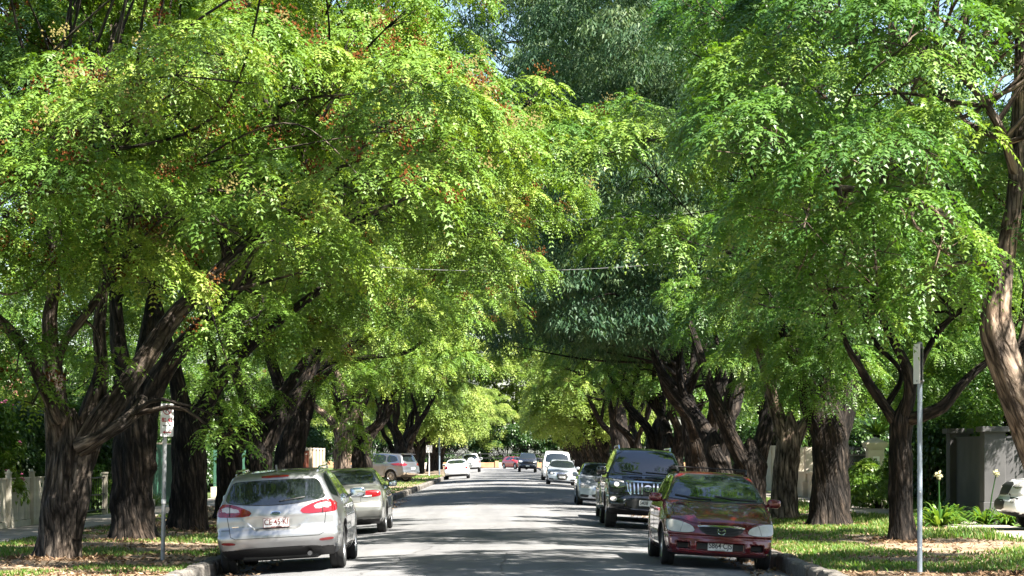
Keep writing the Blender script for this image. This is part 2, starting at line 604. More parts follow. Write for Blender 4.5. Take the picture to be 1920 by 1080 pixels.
strip('verge_left', -9.1, -KERB_X - 0.12, -10, 320, 0.0, M['dirt'], 24, 0.4, 0.045)
strip('verge_right', KERB_X + 0.12, 9.7, -10, 320, 0.0, M['dirt'], 24, 0.4, 0.045)
strip('garden_ground_left', -60, -10.55, -10, 340, 0.0, M['turf'], 20, 2.0, 0.06)
strip('garden_ground_right', 11.15, 60, -10, 340, 0.0, M['turf'], 20, 2.0, 0.06)

def footpath(name, x0, x1):
    p = empty(name)
    p['kind'] = 'structure'
    strip('path_bed', x0, x1, -10, 320, 0.020, M['mortar'], 3, 4.0, kind=None, parent=p)
    n, L = 0, 1.5
    meshes = []
    for k in range(3):
        meshes.append(MB().box((0, 0, 0), (x1 - x0 - 0.02, L - 0.016, 0.05), bevel=0.008).mesh('paving_slab', M['paving']))
    y = 36.0
    while y < 130:
        obj('paving_slab', meshes[n % 3], p, loc=((x0 + x1) / 2, y, 0.022 + random.uniform(-.004, .004)), rot=(random.gauss(0, .003), random.gauss(0, .004), 0))
        y += L
        n += 1


footpath('footpath_left', -10.5, -9.0)
footpath('footpath_right', 9.6, 11.1)

# kerbs: single stones near the camera, one long run beyond
kmesh = []
for k in range(4):
    r0 = np.random.default_rng(k)
    prof = [(-0.11, -0.30), (0.11, -0.30), (0.11, -0.02), (0.105, 0.018), (0.08, 0.045), (0.03, 0.058), (-0.05, 0.056), (-0.11, 0.04)]
    V, F = [], []
    L = 0.93
    nst = 7
    for s in range(nst):
        y = -L / 2 + L * s / (nst - 1)
        e = 0.93 if s in (0, nst - 1) else 1.0
        for (px_, pz_) in prof:
            V.append((px_ * e + r0.normal(0, 0.006), y, pz_ * (e if pz_ > 0 else 1) + r0.normal(0, 0.006)))
    m_ = len(prof)
    for s in range(nst - 1):
        for q in range(m_):
            F.append((s * m_ + q, s * m_ + (q + 1) % m_, (s + 1) * m_ + (q + 1) % m_, (s + 1) * m_ + q))
    F += [tuple(range(m_)), tuple(range((nst - 1) * m_ + m_ - 1, (nst - 1) * m_ - 1, -1))]
    mb = MB(); mb.add(V, F)
    kmesh.append(mb.mesh('kerb_stone', M['kerb'], True))
for sgn, nm in ((-1, 'kerb_left'), (1, 'kerb_right')):
    kr = empty(nm)
    kr['kind'] = 'structure'
    xk = sgn * (KERB_X + 0.02)
    MB().box((xk + sgn * 0.02, 100, -0.12), (0.19, 220, 0.28)).build('kerb_bed', M['mortar'], kr)
    y, n = 28.5, 0
    while y < 150:
        o = obj('kerb_stone', kmesh[n % 4], kr, loc=(xk + random.gauss(0, .012), y, random.gauss(0, .01)), rot=(random.gauss(0, .008), random.gauss(0, .03), (math.pi if sgn > 0 else 0) + random.gauss(0, .012)))
        y += 0.955
        n += 1
    o = MB().box((xk, 225, -0.10), (0.22, 149, 0.30), bevel=0.03).build('kerb_run', M['kerb'], kr)
# ================================================================== trees
def crom(pts, step=0.12):
    """Catmull-Rom through pts (n,k) sampled about every step metres; extra columns (radius) ride along."""
    p = np.asarray(pts, dtype=np.float64)
    q = np.vstack([2 * p[0] - p[1], p, 2 * p[-1] - p[-2]])
    out = []
    for i in range(1, len(q) - 2):
        n = max(2, int(np.linalg.norm(q[i + 1, :3] - q[i, :3]) / step))
        t = np.linspace(0, 1, n, endpoint=False)[:, None]
        a, b, c, d = q[i - 1], q[i], q[i + 1], q[i + 2]
        out.append(0.5 * ((2 * b) + (-a + c) * t + (2 * a - 5 * b + 4 * c - d) * t ** 2 + (-a + 3 * b - 3 * c + d) * t ** 3))
    out.append(q[-2][None])
    return np.vstack(out)


def tube(path, seg, limb_id=0.0, furrow=0.0, twist=0.0, flare=0.0, lump=0.0, seed=0):
    """path (n,4): xyz + radius -> verts, quads, bark coordinates. furrow and lump shape real relief."""
    n = len(path)
    c = path[:, :3]
    t = np.gradient(c, axis=0)
    t /= np.linalg.norm(t, axis=1)[:, None] + 1e-9
    u = np.zeros((n, 3))
    ref = np.array([1.0, 0, 0]) if abs(t[0, 0]) < 0.9 else np.array([0, 1.0, 0])
    u[0] = ref - t[0] * ref.dot(t[0])
    u[0] /= np.linalg.norm(u[0])
    for i in range(1, n):
        w = u[i - 1] - t[i] * u[i - 1].dot(t[i])
        u[i] = w / (np.linalg.norm(w) + 1e-9)
    v = np.cross(t, u)
    ln = np.concatenate([[0], np.cumsum(np.linalg.norm(np.diff(c, axis=0), axis=1))])
    a = np.linspace(0, 2 * np.pi, seg, endpoint=False)
    A, L = np.meshgrid(a, ln)
    R = np.repeat(path[:, 3:4], seg, axis=1)
    ca, sa = np.cos(A + twist * L), np.sin(A + twist * L)
    if furrow or lump:
        q = np.stack([ca.ravel() * 4.2 + seed, sa.ravel() * 4.2, L.ravel() * 1.3], 1)
        big = fbm(np.stack([ca.ravel() * 1.3 + seed, sa.ravel() * 1.3, L.ravel() * 0.9], 1), 3).reshape(R.shape) - 0.5
        fine = np.abs(fbm(q, 3).reshape(R.shape) - 0.5) * 2
        R = R * (1 + lump * 2 * big - furrow * (0.5 - fine))
    r0_ = float(np.mean(path[:, 3]))
    if flare:
        fl = np.exp(-L / 0.22)
        R = R * (1 + 1.5 * flare * fl * (0.55 + 0.45 * np.sin(A * 5 + seed + 0.7 * np.sin(A * 2))))
        rk = np.random.default_rng(int(seed * 7) % 9999)
        for _ in range(7):
            a0, l0, s0 = rk.uniform(0, 6.28), rk.uniform(0.5, max(0.8, ln[-1])), rk.uniform(0.10, 0.20)
            da = np.abs((A - a0 + np.pi) % (2 * np.pi) - np.pi) * r0_
            q2 = (da ** 2 + (L - l0) ** 2) / s0 ** 2
            R = R * (1 + 0.16 * np.exp(-q2) - 0.10 * np.exp(-q2 * 6))
    V = c[:, None, :] + (np.cos(A)[..., None] * u[:, None, :] + np.sin(A)[..., None] * v[:, None, :]) * R[..., None]
    r0 = float(np.mean(path[:, 3]))
    B = np.stack([ca * max(r0, 0.05) + 13.7 * limb_id, L + 0.0 * A, sa * max(r0, 0.05)], -1)
    i = np.arange(n - 1)[:, None] * seg
    j = np.arange(seg)[None]
    k = (j + 1) % seg
    F = np.stack([i + j, i + k, i + seg + k, i + seg + j], -1).reshape(-1, 4)
    return V.reshape(-1, 3), F, B.reshape(-1, 3)


def rosette(kind, tilt, r):
    """Leaves round one twig end: quads (k,4,3) + tint offsets. The twig leans by tilt towards +x; leaves hang by gravity."""
    ax = np.array([math.sin(tilt), 0, math.cos(tilt)])
    e1 = np.array([math.cos(tilt), 0, -math.sin(tilt)])
    e2 = np.array([0, 1.0, 0])
    Q, T = [], []
    if kind == 'gum':
        for k in range(15):
            az, L = r.uniform(0, 6.28), r.uniform(0.13, 0.24)
            o = (e1 * math.cos(az) + e2 * math.sin(az)) * r.uniform(0.02, 0.20) + ax * r.uniform(-0.2, 0.12)
            d = np.array([math.cos(az) * 0.55, math.sin(az) * 0.55, -1.0 + r.uniform(-0.2, 0.7)])
            d /= np.linalg.norm(d)
            s = np.cross(d, r.normal(size=3))
            s /= np.linalg.norm(s)
            w = L * 0.105
            Q.append([o + d * L * 0.25 + s * w, o + d * L, o + d * L * 0.25 - s * w * 1.3])
            T.append(r.normal(0, 0.12))
        return np.array(Q), np.array(T)
    nf, npair, l0, w0 = {'near': (7, 6, 0.070, 0.42), 'mid': (6, 4, 0.108, 0.42), 'far': (6, 2, 0.20, 0.40), 'bush': (8, 1, 0.07, 0.5)}[kind]
    FL = {'bush': 0.12}.get(kind, 0.36)
    for k in range(nf):
        az = 2 * math.pi * (k + r.uniform(-0.3, 0.3)) / nf
        a = r.uniform(0.9, 1.5) if k % 3 else r.uniform(0.3, 0.9)
        d0 = ax * math.cos(a) + (e1 * math.cos(az) + e2 * math.sin(az)) * math.sin(a)
        L = FL * r.uniform(0.8, 1.2)
        droop = r.uniform(0.5, 0.95)
        tk = r.normal(0, 0.10)
        ts = np.linspace(0.30, 1.0, npair + 1)
        for ti, t in enumerate(ts):
            p = d0 * L * t + np.array([0, 0, -1.0]) * droop * L * t * t
            tg = d0 + np.array([0, 0, -2.0]) * droop * t
            tg /= np.linalg.norm(tg)
            sd = np.cross(tg, [0, 0, 1.0])
            sd /= np.linalg.norm(sd) + 1e-6
            sides = (-1, 1) if ti < npair else (0,)
            for s in sides:
                dd = sd * s * 0.85 + tg * (0.55 if s else 1.0) + np.array([0, 0, -0.28]) + r.normal(0, 0.13, 3)
                dd /= np.linalg.norm(dd)
                ll = l0 * (1.15 - 0.45 * abs(t - 0.55)) * r.uniform(0.85, 1.15)
                nrm = np.cross(dd, tg if s else sd)
                nn = np.linalg.norm(nrm)
                nrm = nrm / nn if nn > 1e-3 else np.array([0, 0, 1.0])
                wv = np.cross(nrm, dd) * ll * w0 * 0.5
                q0 = p + dd * ll * 0.04
                Q.append([q0 + dd * ll * 0.15 + wv * 1.25, q0 + dd * ll, q0 + dd * ll * 0.15 - wv * 1.25])
                T.append(tk + r.normal(0, 0.05))
    return np.array(Q), np.array(T)


_ROS = {}


def rosettes(kind):
    if kind not in _ROS:
        r = np.random.default_rng(77)
        _ROS[kind] = [[rosette(kind, t, r) for _ in range(3)] for t in (0.0, 0.5, 1.0, 1.5)]
    return _ROS[kind]


def leaf_mesh(name, kind, pos, direc, tint, size, m, r):
    """One mesh of many rosettes: pos (n,3), twig direction direc (n,3), tint (n), size (n)."""
    RS = rosettes(kind)
    pos, direc = np.asarray(pos), np.asarray(direc)
    tilt = np.arccos(np.clip(direc[:, 2] / (np.linalg.norm(direc, axis=1) + 1e-9), -1, 1))
    b = np.clip(np.round(tilt / 0.5).astype(int), 0, 3)
    az = np.arctan2(direc[:, 1], direc[:, 0])
    var = r.integers(0, 3, len(pos))
    VV, TT = [], []
    for bi in range(4):
        for vi in range(3):
            s = np.where((b == bi) & (var == vi))[0]
            if not len(s):
                continue
            Q, T = RS[bi][vi]
            ca, sa = np.cos(az[s]), np.sin(az[s])
            q = Q.reshape(-1, 3)
            X = ca[:, None] * q[:, 0] - sa[:, None] * q[:, 1]
            Y = sa[:, None] * q[:, 0] + ca[:, None] * q[:, 1]
            Z = np.repeat(q[None, :, 2], len(s), 0)
            w = np.stack([X, Y, Z], -1) * size[s][:, None, None] + pos[s][:, None, :]
            VV.append(w.reshape(-1, 3))
            TT.append((tint[s][:, None] + np.repeat(T, 3)[None]).ravel())
    V = np.vstack(VV)
    F = np.arange(len(V)).reshape(-1, 3)
    return new_mesh(name, V, F, attrs={'tint': ('FLOAT', np.clip(np.concatenate(TT), 0, 1))}, mats=[m])


def sample_lobes(ells, n, rad, r, shell=0.45, min_gap=0.75, reject=None):
    """Centres of leaf lobes through the outer part of a union of ellipsoids ((centre),(radii))."""
    out, rr = [], []
    wts = np.array([e[1][0] * e[1][1] * e[1][2] for e in ells]) ** 0.67
    wts = wts / wts.sum()
    tries = 0
    while len(out) < n and tries < n * 60:
        tries += 1
        c, R = ells[r.choice(len(ells), p=wts)]
        d = r.normal(size=3)
        d /= np.linalg.norm(d)
        q = np.array(c) + d * np.array(R) * (r.uniform(shell ** 3, 1) ** (1 / 3.0))
        if q[2] < c[2] - 0.62 * R[2] and r.uniform() < 0.5:
            continue
        rad_k = rad * r.uniform(0.62, 1.35)
        if reject is not None and reject(q, rad_k):
            continue
        if out and np.min(np.linalg.norm(np.array(out) - q, axis=1)) < min_gap * rad_k:
            continue
        out.append(q)
        rr.append(rad_k)
    return np.array(out), np.array(rr)


def lobes_to_rosettes(C, R, per, crown_c, r, squash=0.72):
    pos, dr, tint = [], [], []
    for c, rad in zip(C, R):
        out = c - crown_c
        out = out / (np.linalg.norm(out) + 1e-6)
        k = max(4, int(per * rad * rad))
        base = np.clip(r.normal(0.46, 0.17), 0.05, 0.95)
        d = r.normal(size=(k, 3)) + out * 0.6 + np.array([0, 0, 0.6])
        d[:, 2] = np.where(d[:, 2] < -0.25, -d[:, 2] * 0.6, d[:, 2])
        d /= np.linalg.norm(d, axis=1)[:, None]
        s = rad * r.uniform(0.86, 1.06, k)[:, None]
        pos.append(c + d * s * np.array([1, 1, squash]))
        dd = d + np.array([0, 0, 0.25])
        dr.append(dd)
        tint.append(base + r.normal(0, 0.11, k))
    return np.vstack(pos), np.vstack(dr), np.concatenate(tint)


def make_tree_meshes(key, limbs, ells, kind, leaf, bark, seed, n_lobes=95, lobe_r=0.85, per=26, size=1.0, fruit=0, extra=None,
                     trunk_seg=40, squash=0.66, shell=0.45, furrow=0.22, reject=None, gap=1.08):
    """limbs: list of (n,4) paths (first is the trunk) in the tree's own space (base at the origin)."""
    r = np.random.default_rng(seed)
    VV, FF, BB, off = [], [], [], 0
    nodes = []
    for i, L in enumerate(limbs):
        L = np.asarray(L, dtype=float)
        path = crom(L, 0.07 if i == 0 else 0.12)
        rm = path[:, 3].mean()
        seg = trunk_seg if i == 0 else int(np.clip(rm * 130, 9, trunk_seg * 0.75))
        V, F, B = tube(path, seg, i, furrow=furrow, twist=0.35, flare=0.35 if i == 0 else 0, lump=0.16, seed=seed + i * 3.1)
        VV.append(V); FF.append(F + off); BB.append(B); off += len(V)
        if i > 0:
            nodes.append(path)
    nodes = np.vstack(nodes) if nodes else crom(np.asarray(limbs[0]), 0.2)[-4:]
    C, R = sample_lobes(ells, n_lobes, lobe_r, r, shell, gap, reject)
    n_own = len(C)
    if extra is not None and len(extra):
        C = np.vstack([C, np.array(extra)[:, :3]])
        R = np.concatenate([R, np.array(extra)[:, 3]])
    # a branch from the nearest lower limb to every lobe
    for li, (c, rad) in enumerate(zip(C, R)):
        dv = nodes[:, :3] - c
        cost = np.linalg.norm(dv, axis=1) + (1.6 if li < n_own else -0.35) * np.clip(dv[:, 2] + 0.4, 0, None)
        k = int(np.argmin(cost))
        a = nodes[k, :3]
        ln = np.linalg.norm(c - a)
        mid = (a + c) / 2 + r.normal(0, 0.10, 3) * ln + np.array([0, 0, 0.10 * ln])
        q1 = a * 0.7 + mid * 0.3 + r.normal(0, 0.05, 3) * ln
        r0 = min(nodes[k, 3] * 0.6, 0.016 + 0.016 * ln)
        path = crom(np.array([[*a, r0], [*q1, r0 * 0.85], [*mid, r0 * 0.6], [*c, 0.010]]), 0.3)
        V, F, B = tube(path, 5, li + 20)
        VV.append(V); FF.append(F + off); BB.append(B); off += len(V)
        for _ in range(5):
            d = r.normal(size=3) + np.array([0, 0, 0.7])
            d /= np.linalg.norm(d)
            e = c + d * rad * np.array([1, 1, squash]) * 0.95
            m_ = (c + e) / 2 + r.normal(0, 0.06, 3)
            if _ > 2 and kind in ('mid', 'far', 'gum'):
                break
            V, F, B = tube(np.array([[*(c - (c - mid) * 0.15), 0.011], [*m_, 0.008], [*e, 0.005]]), 3, li + 50)
            VV.append(V); FF.append(F + off); BB.append(B); off += len(V)
    trunk = new_mesh(key + '_trunk', np.vstack(VV), np.vstack(FF), True, {'bark': ('FLOAT_VECTOR', np.vstack(BB))}, [bark])
    cc = np.mean([e[0] for e in ells], axis=0)
    pos, dr, tint = lobes_to_rosettes(C, R, per, cc, r, squash)
    crown = leaf_mesh(key + '_crown', kind, pos, dr, tint, size * r.uniform(0.8, 1.2, len(pos)), leaf, r)
    fr = None
    if fruit:
        sel = r.choice(len(pos), min(fruit, len(pos)), replace=False)
        V0 = np.array([(1, 0, -.5), (-.5, .87, -.5), (-.5, -.87, -.5), (0, 0, 1)], float) * 1.25
        F0 = np.array([(0, 1, 3), (1, 2, 3), (2, 0, 3), (0, 2, 1)])
        vv, ff, tt, o = [], [], [], 0
        for s in sel:
            ripe = r.uniform() < 0.72
            nb = 40
            dn = dr[s] / np.linalg.norm(dr[s])
            c = pos[s] + r.normal(0, 0.04, 3) + dn * 0.20
            sp = r.normal(0, 1, (nb, 3)) * np.array([0.095, 0.095, 0.08])
            sz = r.uniform(0.014, 0.022, nb)
            vv.append((c + sp)[:, None, :] + V0[None] * sz[:, None, None])
            ff.append((np.arange(nb)[:, None, None] * 4 + F0[None] + o).reshape(-1, 3))
            tt.append(np.repeat(np.clip(r.normal(0.22 if ripe else 0.75, 0.13, nb), 0, 0.43 if ripe else 1), 4))
            o += nb * 4
        fr = new_mesh(key + '_fruit', np.vstack([x.reshape(-1, 3) for x in vv]), np.vstack(ff), False, {'tint': ('FLOAT', np.concatenate(tt))}, [M['fruit']])
    return trunk, crown, fr


def plant_tree(meshes, name, loc, rz, label, cat='tree', group=None, scale=1.0, crown=None):
    t = empty(name, loc, rz)
    t.scale = (scale,) * 3
    tag(t, label, cat, group)
    obj('trunk', meshes[0], t)
    c = obj('crown', meshes[1], t)
    if crown:
        c.location = crown[:3]
        c.scale = (crown[3],) * 3
    if meshes[2] is not None:
        obj('fruit_clusters', meshes[2], t, kind='stuff')
    return t


def px_limb(pts, base, d, dd=None):
    """pts (px, py, r_px) at depth d (plus offsets dd) -> path in the tree's own space."""
    out = []
    for i, (px, py, rp) in enumerate(pts):
        di = d + (dd[i] if dd is not None else 0)
        x, y, z = P(px, py, di)
        out.append((x - base[0], y - base[1], z - base[2], rp * di / FPX))
    return np.array(out)


def generic_limbs(r, rad=0.40, fork=1.9, lean=0.0, nl=3, reach=3.2, top=6.5):
    """A stout short trunk that forks low into spreading limbs (lean: towards +x)."""
    trunk = [(0, 0, -0.15, rad * 1.12), (lean * 0.1, 0, fork * 0.3, rad), (lean * 0.3 + r.normal(0, 0.05), r.normal(0, 0.05), fork * 0.7, rad * 0.93),
             (lean * 0.55, r.normal(0, 0.1), fork, rad * 0.9), (lean * 0.7, 0, fork + 0.5, rad * 0.5), (lean * 0.75, 0, fork + 0.8, rad * 0.08)]
    L = [np.array(trunk)]
    a0 = r.uniform(0, 6.28)
    for k in range(nl):
        a = a0 + 2 * math.pi * k / nl + r.uniform(-0.4, 0.4)
        dx, dy = math.cos(a), math.sin(a)
        rr = rad * r.uniform(0.48, 0.66)
        q = [(lean * 0.4, 0, fork - 0.6, rr * 1.1)]
        for f, z in ((0.16, 0.16), (0.38, 0.36), (0.65, 0.62), (1.0, 1.0)):
            q.append((lean * (0.55 + 0.5 * f) + dx * reach * f + r.normal(0, 0.14), dy * reach * f + r.normal(0, 0.14),
                      fork + (top - fork) * z * r.uniform(0.85, 1.1), rr * (1 - 0.72 * f)))
        L.append(np.array(q))
        m_ = np.array(q[2])
        e = m_ + np.array([r.normal(0, 0.8) - dx * 0.4, r.normal(0, 0.8) - dy * 0.4, (top - fork) * 0.75, 0])
        L.append(np.array([[*m_[:3], rr * 0.55], [*(m_[:3] * 0.6 + e[:3] * 0.4 + r.normal(0, 0.15, 3)), rr * 0.4], [*e[:3], rr * 0.15]]))
    return L


VERGE_Z = 0.02
# ---- the two near trees on the left and their shapes
D1 = 34.8
b1 = np.array(P(118, 1050, D1)); b1[2] = VERGE_Z
limbs_L1 = [px_limb([(108, 1062, 46), (114, 1000, 43), (118, 930, 40), (127, 870, 37), (132, 830, 34), (134, 790, 20), (135, 765, 4)], b1, D1),
            px_limb([(112, 960, 22), (112, 890, 30), (110, 840, 29), (106, 790, 27), (101, 730, 22), (95, 660, 18), (93, 600, 15), (100, 530, 13), (96, 440, 10), (110, 300, 7)], b1, D1, [.05, .05, .05, 0, -.05, -.1, -.2, -.3, -.5, -.8]),
            px_limb([(136, 1010, 18), (142, 940, 26), (148, 890, 28), (158, 845, 28), (184, 795, 25), (222, 745, 23), (255, 700, 22), (288, 650, 20), (322, 600, 18), (372, 548, 16), (440, 480, 12), (540, 400, 8)], b1, D1, [-.12, -.12, -.1, -.05, -.1, .1, .3, .5, .7, .9, 1.2, 1.8]),
            px_limb([(150, 840, 22), (186, 822, 14), (222, 800, 14), (250, 778, 12), (268, 748, 10)], b1, D1, [-.2, -.3, -.3, -.2, 0.2]),
            px_limb([(160, 800, 22), (180, 740, 20), (190, 690, 15), (186, 620, 13), (193, 550, 11), (205, 440, 9), (190, 300, 6)], b1, D1, [.1, .2, .3, .4, .5, .7, 1.0]),
            px_limb([(104, 690, 12), (122, 640, 9), (155, 598, 9), (196, 540, 7), (240, 470, 5)], b1, D1, [-.1, -.2, -.2, -.3, -.4]),
            px_limb([(110, 790, 15), (70, 700, 12), (20, 620, 11), (-80, 540, 9)], b1, D1, [-.2, -.6, -1.0, -1.6])]
ext = []
for px, py, d, rad in [(30, 700, 33.6, .5), (70, 650, 33.2, .5), (200, 690, 34.0, .32), (425, 830, 33.2, .34), (410, 780, 33.4, .36), (440, 720, 33.6, .4),
                       (480, 600, 34.2, .55), (430, 640, 34.6, .5), (310, 545, 33.4, .6), (60, 760, 34.0, .34), (20, 30, 35.5, .95), (100, -30, 36.5, 1.0), (170, 40, 35.5, .95), (250, -20, 36.5, 1.0), (320, 30, 36.5, .9), (90, 90, 34.5, .8), (-40, 110, 35, .9),
                       (20, 420, 33.0, .75), (-30, 500, 33.4, .8), (120, 480, 32.8, .75), (230, 500, 33.0, .75), (60, 540, 33.2, .6)]:
    p = np.array(P(px, py, d)) - b1
    ext.append((*p, rad))
ells_L1 = [((0.8, 0.2, 7.8), (5.0, 4.4, 3.0)), ((-1.2, -1.6, 5.7), (4.2, 3.6, 1.7)), ((-1.2, -1.6, 5.7), (4.2, 3.6, 1.7)), ((3.0, -1.4, 5.9), (4.2, 3.8, 1.8)), ((3.0, -1.4, 5.9), (4.2, 3.8, 1.8)), ((0.6, 0.6, 9.8), (4.6, 4.0, 2.4))]
r_ = np.random.default_rng(44)
for k in range(6):        # unseen leaf lobes added above the frame, to reflect in and shade the wagon's rear
    ext.append((*(np.array((r_.uniform(-3.2, 0.4), r_.uniform(27, 29.2), r_.uniform(8.3, 9.4))) - b1), .8))


def keep_clear(base, *zones):
    """No leaf lobe where the photograph shows bare limbs: zones (px0, px1, py0, py1, nearest, farthest)."""
    def fn(q, rad):
        x, y, z = q + base
        px, py, s = VPX + FPX * x / y, VPY - FPX * (z - CAM_Z) / y, FPX / y
        for a, b, c, d, n, f in zones:
            if a - 0.7 * rad * s < px < b + 0.7 * rad * s and c - 0.4 * rad * s < py < d + 0.8 * rad * s and n < y < f:
                return True
        return False
    return fn


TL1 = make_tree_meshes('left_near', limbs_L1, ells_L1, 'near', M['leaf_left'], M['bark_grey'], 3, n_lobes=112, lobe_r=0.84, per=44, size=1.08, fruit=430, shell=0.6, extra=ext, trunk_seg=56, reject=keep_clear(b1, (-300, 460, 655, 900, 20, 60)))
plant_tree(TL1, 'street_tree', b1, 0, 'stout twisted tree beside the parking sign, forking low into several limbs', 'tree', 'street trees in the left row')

D2 = 42.5
b2 = np.array(P(250, 1013, D2)); b2[2] = VERGE_Z
limbs_L2 = [px_limb([(250, 1022, 46), (248, 960, 41), (250, 900, 39), (255, 820, 42), (258, 770, 36), (259, 725, 20), (260, 700, 4)], b2, D2),
            px_limb([(245, 780, 24), (233, 720, 20), (222, 640, 16), (215, 540, 12), (190, 400, 8)], b2, D2, [0, 0, .2, .5, 1]),
            px_limb([(270, 780, 26), (292, 720, 23), (335, 655, 18), (390, 595, 15), (470, 520, 11), (600, 430, 7)], b2, D2, [0, -.1, -.2, -.3, -.6, -1]),
            px_limb([(258, 770, 22), (262, 700, 18), (280, 600, 14), (300, 450, 8)], b2, D2, [.2, .4, 1.0, 1.8])]
ells_L2 = [((1.4, 0.4, 8.1), (5.0, 4.4, 3.0)), ((4.0, -1.2, 6.7), (4.2, 3.6, 2.0)), ((-1.6, -0.6, 6.6), (3.4, 3.6, 2.2)), ((2.2, 0.6, 10.6), (5.0, 4.2, 2.2))]
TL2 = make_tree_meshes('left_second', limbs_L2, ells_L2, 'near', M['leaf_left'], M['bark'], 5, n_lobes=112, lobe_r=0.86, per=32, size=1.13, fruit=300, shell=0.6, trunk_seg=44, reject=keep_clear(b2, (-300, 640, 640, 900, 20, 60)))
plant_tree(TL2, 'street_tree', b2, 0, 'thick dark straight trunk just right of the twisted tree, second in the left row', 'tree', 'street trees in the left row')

# ---- near right
DR1 = 30.5
br1 = np.array([7.15, DR1, VERGE_Z])
limbs_R1 = [px_limb([(1985, 1085, 44), (1982, 1000, 40), (1962, 900, 37), (1930, 805, 34), (1892, 705, 32), (1868, 622, 31), (1874, 545, 25), (1886, 480, 20), (1899, 400, 17), (1906, 330, 16), (1909, 250, 16), (1914, 150, 14), (1912, 20, 11), (1900, -120, 7)], br1, DR1, [0, 0, 0, 0, 0, 0, 0, .1, .1, .1, .2, .3, .4, .5]),
            px_limb([(1900, 720, 24), (1925, 650, 22), (1945, 560, 18), (1990, 400, 12), (2040, 200, 8)], br1, DR1, [.2, .4, .7, 1.2, 2]),
            px_limb([(1906, 330, 13), (1870, 230, 9), (1790, 130, 8), (1690, 100, 7), (1570, 80, 5)], br1, DR1, [.1, -.3, -.6, -.9, -1.2]),
            px_limb([(1880, 500, 14), (1800, 420, 10), (1680, 370, 8), (1560, 350, 6)], br1, DR1, [0, -.6, -1.2, -1.6])]
ext = []
for px, py, d, rad in [(1560, 560, 29.2, .55), (1650, 600, 29.0, .5), (1500, 520, 29.6, .6), (1740, 540, 29.0, .6), (1600, 470, 28.6, .7), (1700, 420, 28.4, .7), (1780, 480, 28.8, .5)]:
    p = np.array(P(px, py, d)) - br1
    ext.append((*p, rad))
ells_R1 = [((-1.0, 0.2, 7.2), (3.8, 3.8, 2.8)), ((-2.0, -1.2, 5.6), (2.9, 3.0, 1.7)), ((0.4, 0.3, 9.2), (4.0, 4.0, 2.4)), ((2.6, 0, 6.8), (3, 3.6, 2.6))]
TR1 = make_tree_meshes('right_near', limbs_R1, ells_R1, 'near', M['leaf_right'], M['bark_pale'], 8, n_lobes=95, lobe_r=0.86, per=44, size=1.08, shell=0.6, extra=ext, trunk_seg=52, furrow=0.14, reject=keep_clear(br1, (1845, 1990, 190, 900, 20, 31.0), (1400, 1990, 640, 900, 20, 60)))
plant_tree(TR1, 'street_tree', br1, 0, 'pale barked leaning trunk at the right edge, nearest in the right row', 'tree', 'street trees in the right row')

DR2 = 42.2
br2 = np.array(P(1690, 1015, DR2)); br2[2] = VERGE_Z
limbs_R2 = [px_limb([(1690, 1024, 26), (1690, 975, 23), (1690, 900, 22), (1688, 835, 21), (1690, 790, 21), (1692, 765, 10), (1692, 750, 3)], br2, DR2),
            px_limb([(1684, 800, 13), (1656, 757, 11), (1630, 720, 10), (1612, 688, 8), (1588, 648, 6), (1570, 590, 5), (1540, 500, 4)], br2, DR2, [0, 0, -.1, -.2, -.3, -.4, -.6]),
            px_limb([(1692, 795, 15), (1706, 735, 13), (1700, 690, 12), (1676, 640, 9), (1658, 605, 8), (1630, 540, 6), (1590, 420, 4)], br2, DR2, [0, -.1, -.1, 0, .2, .5, .8]),
            px_limb([(1697, 790, 13), (1732, 778, 13), (1768, 762, 13), (1798, 727, 10), (1828, 697, 8), (1860, 668, 6), (1910, 600, 4)], br2, DR2, [0, -.2, -.3, -.3, -.3, -.4, -.5]),
            px_limb([(1706, 745, 8), (1735, 662, 6.5), (1770, 610, 6), (1822, 562, 5), (1880, 480, 3)], br2, DR2, [0, .2, .4, .6, 1.0]),
            px_limb([(1660, 765, 8), (1690, 700, 5), (1640, 640, 5), (1610, 560, 4)], br2, DR2, [0, .2, .5, .9])]
ells_R2 = [((-1.6, 0, 6.6), (4.6, 4.2, 2.5)), ((-3.2, -0.6, 5.6), (2.7, 3.2, 1.7)), ((0.2, 0, 9.0), (4.4, 4.2, 2.6)), ((1.8, 0, 5.6), (3, 3.4, 2.2))]
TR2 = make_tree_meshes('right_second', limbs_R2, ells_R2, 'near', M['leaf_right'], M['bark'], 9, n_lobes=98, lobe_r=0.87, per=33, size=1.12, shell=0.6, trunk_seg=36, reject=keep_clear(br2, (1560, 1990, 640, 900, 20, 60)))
plant_tree(TR2, 'street_tree', br2, 0, 'slim forked tree behind the blue grey pole, second in the right row', 'tree', 'street trees in the right row')

# ---- trunks of their own, crowns shared
def shifted(limbs):
    return [np.asarray(l) for l in limbs]


def trunk_only(key, limbs, seed, bark, seg=44):
    VV, FF, BB, off = [], [], [], 0
    for i, L in enumerate(limbs):
        path = crom(np.asarray(L, float), 0.10)
        V, F, B = tube(path, seg if i == 0 else max(8, int(seg * 0.5)), i, furrow=0.2, twist=0.3, flare=0.3 if i == 0 else 0, lump=0.16, seed=seed + i * 2.7)
        VV.append(V); FF.append(F + off); BB.append(B); off += len(V)
    return new_mesh(key, np.vstack(VV), np.vstack(FF), True, {'bark': ('FLOAT_VECTOR', np.vstack(BB))}, [bark])


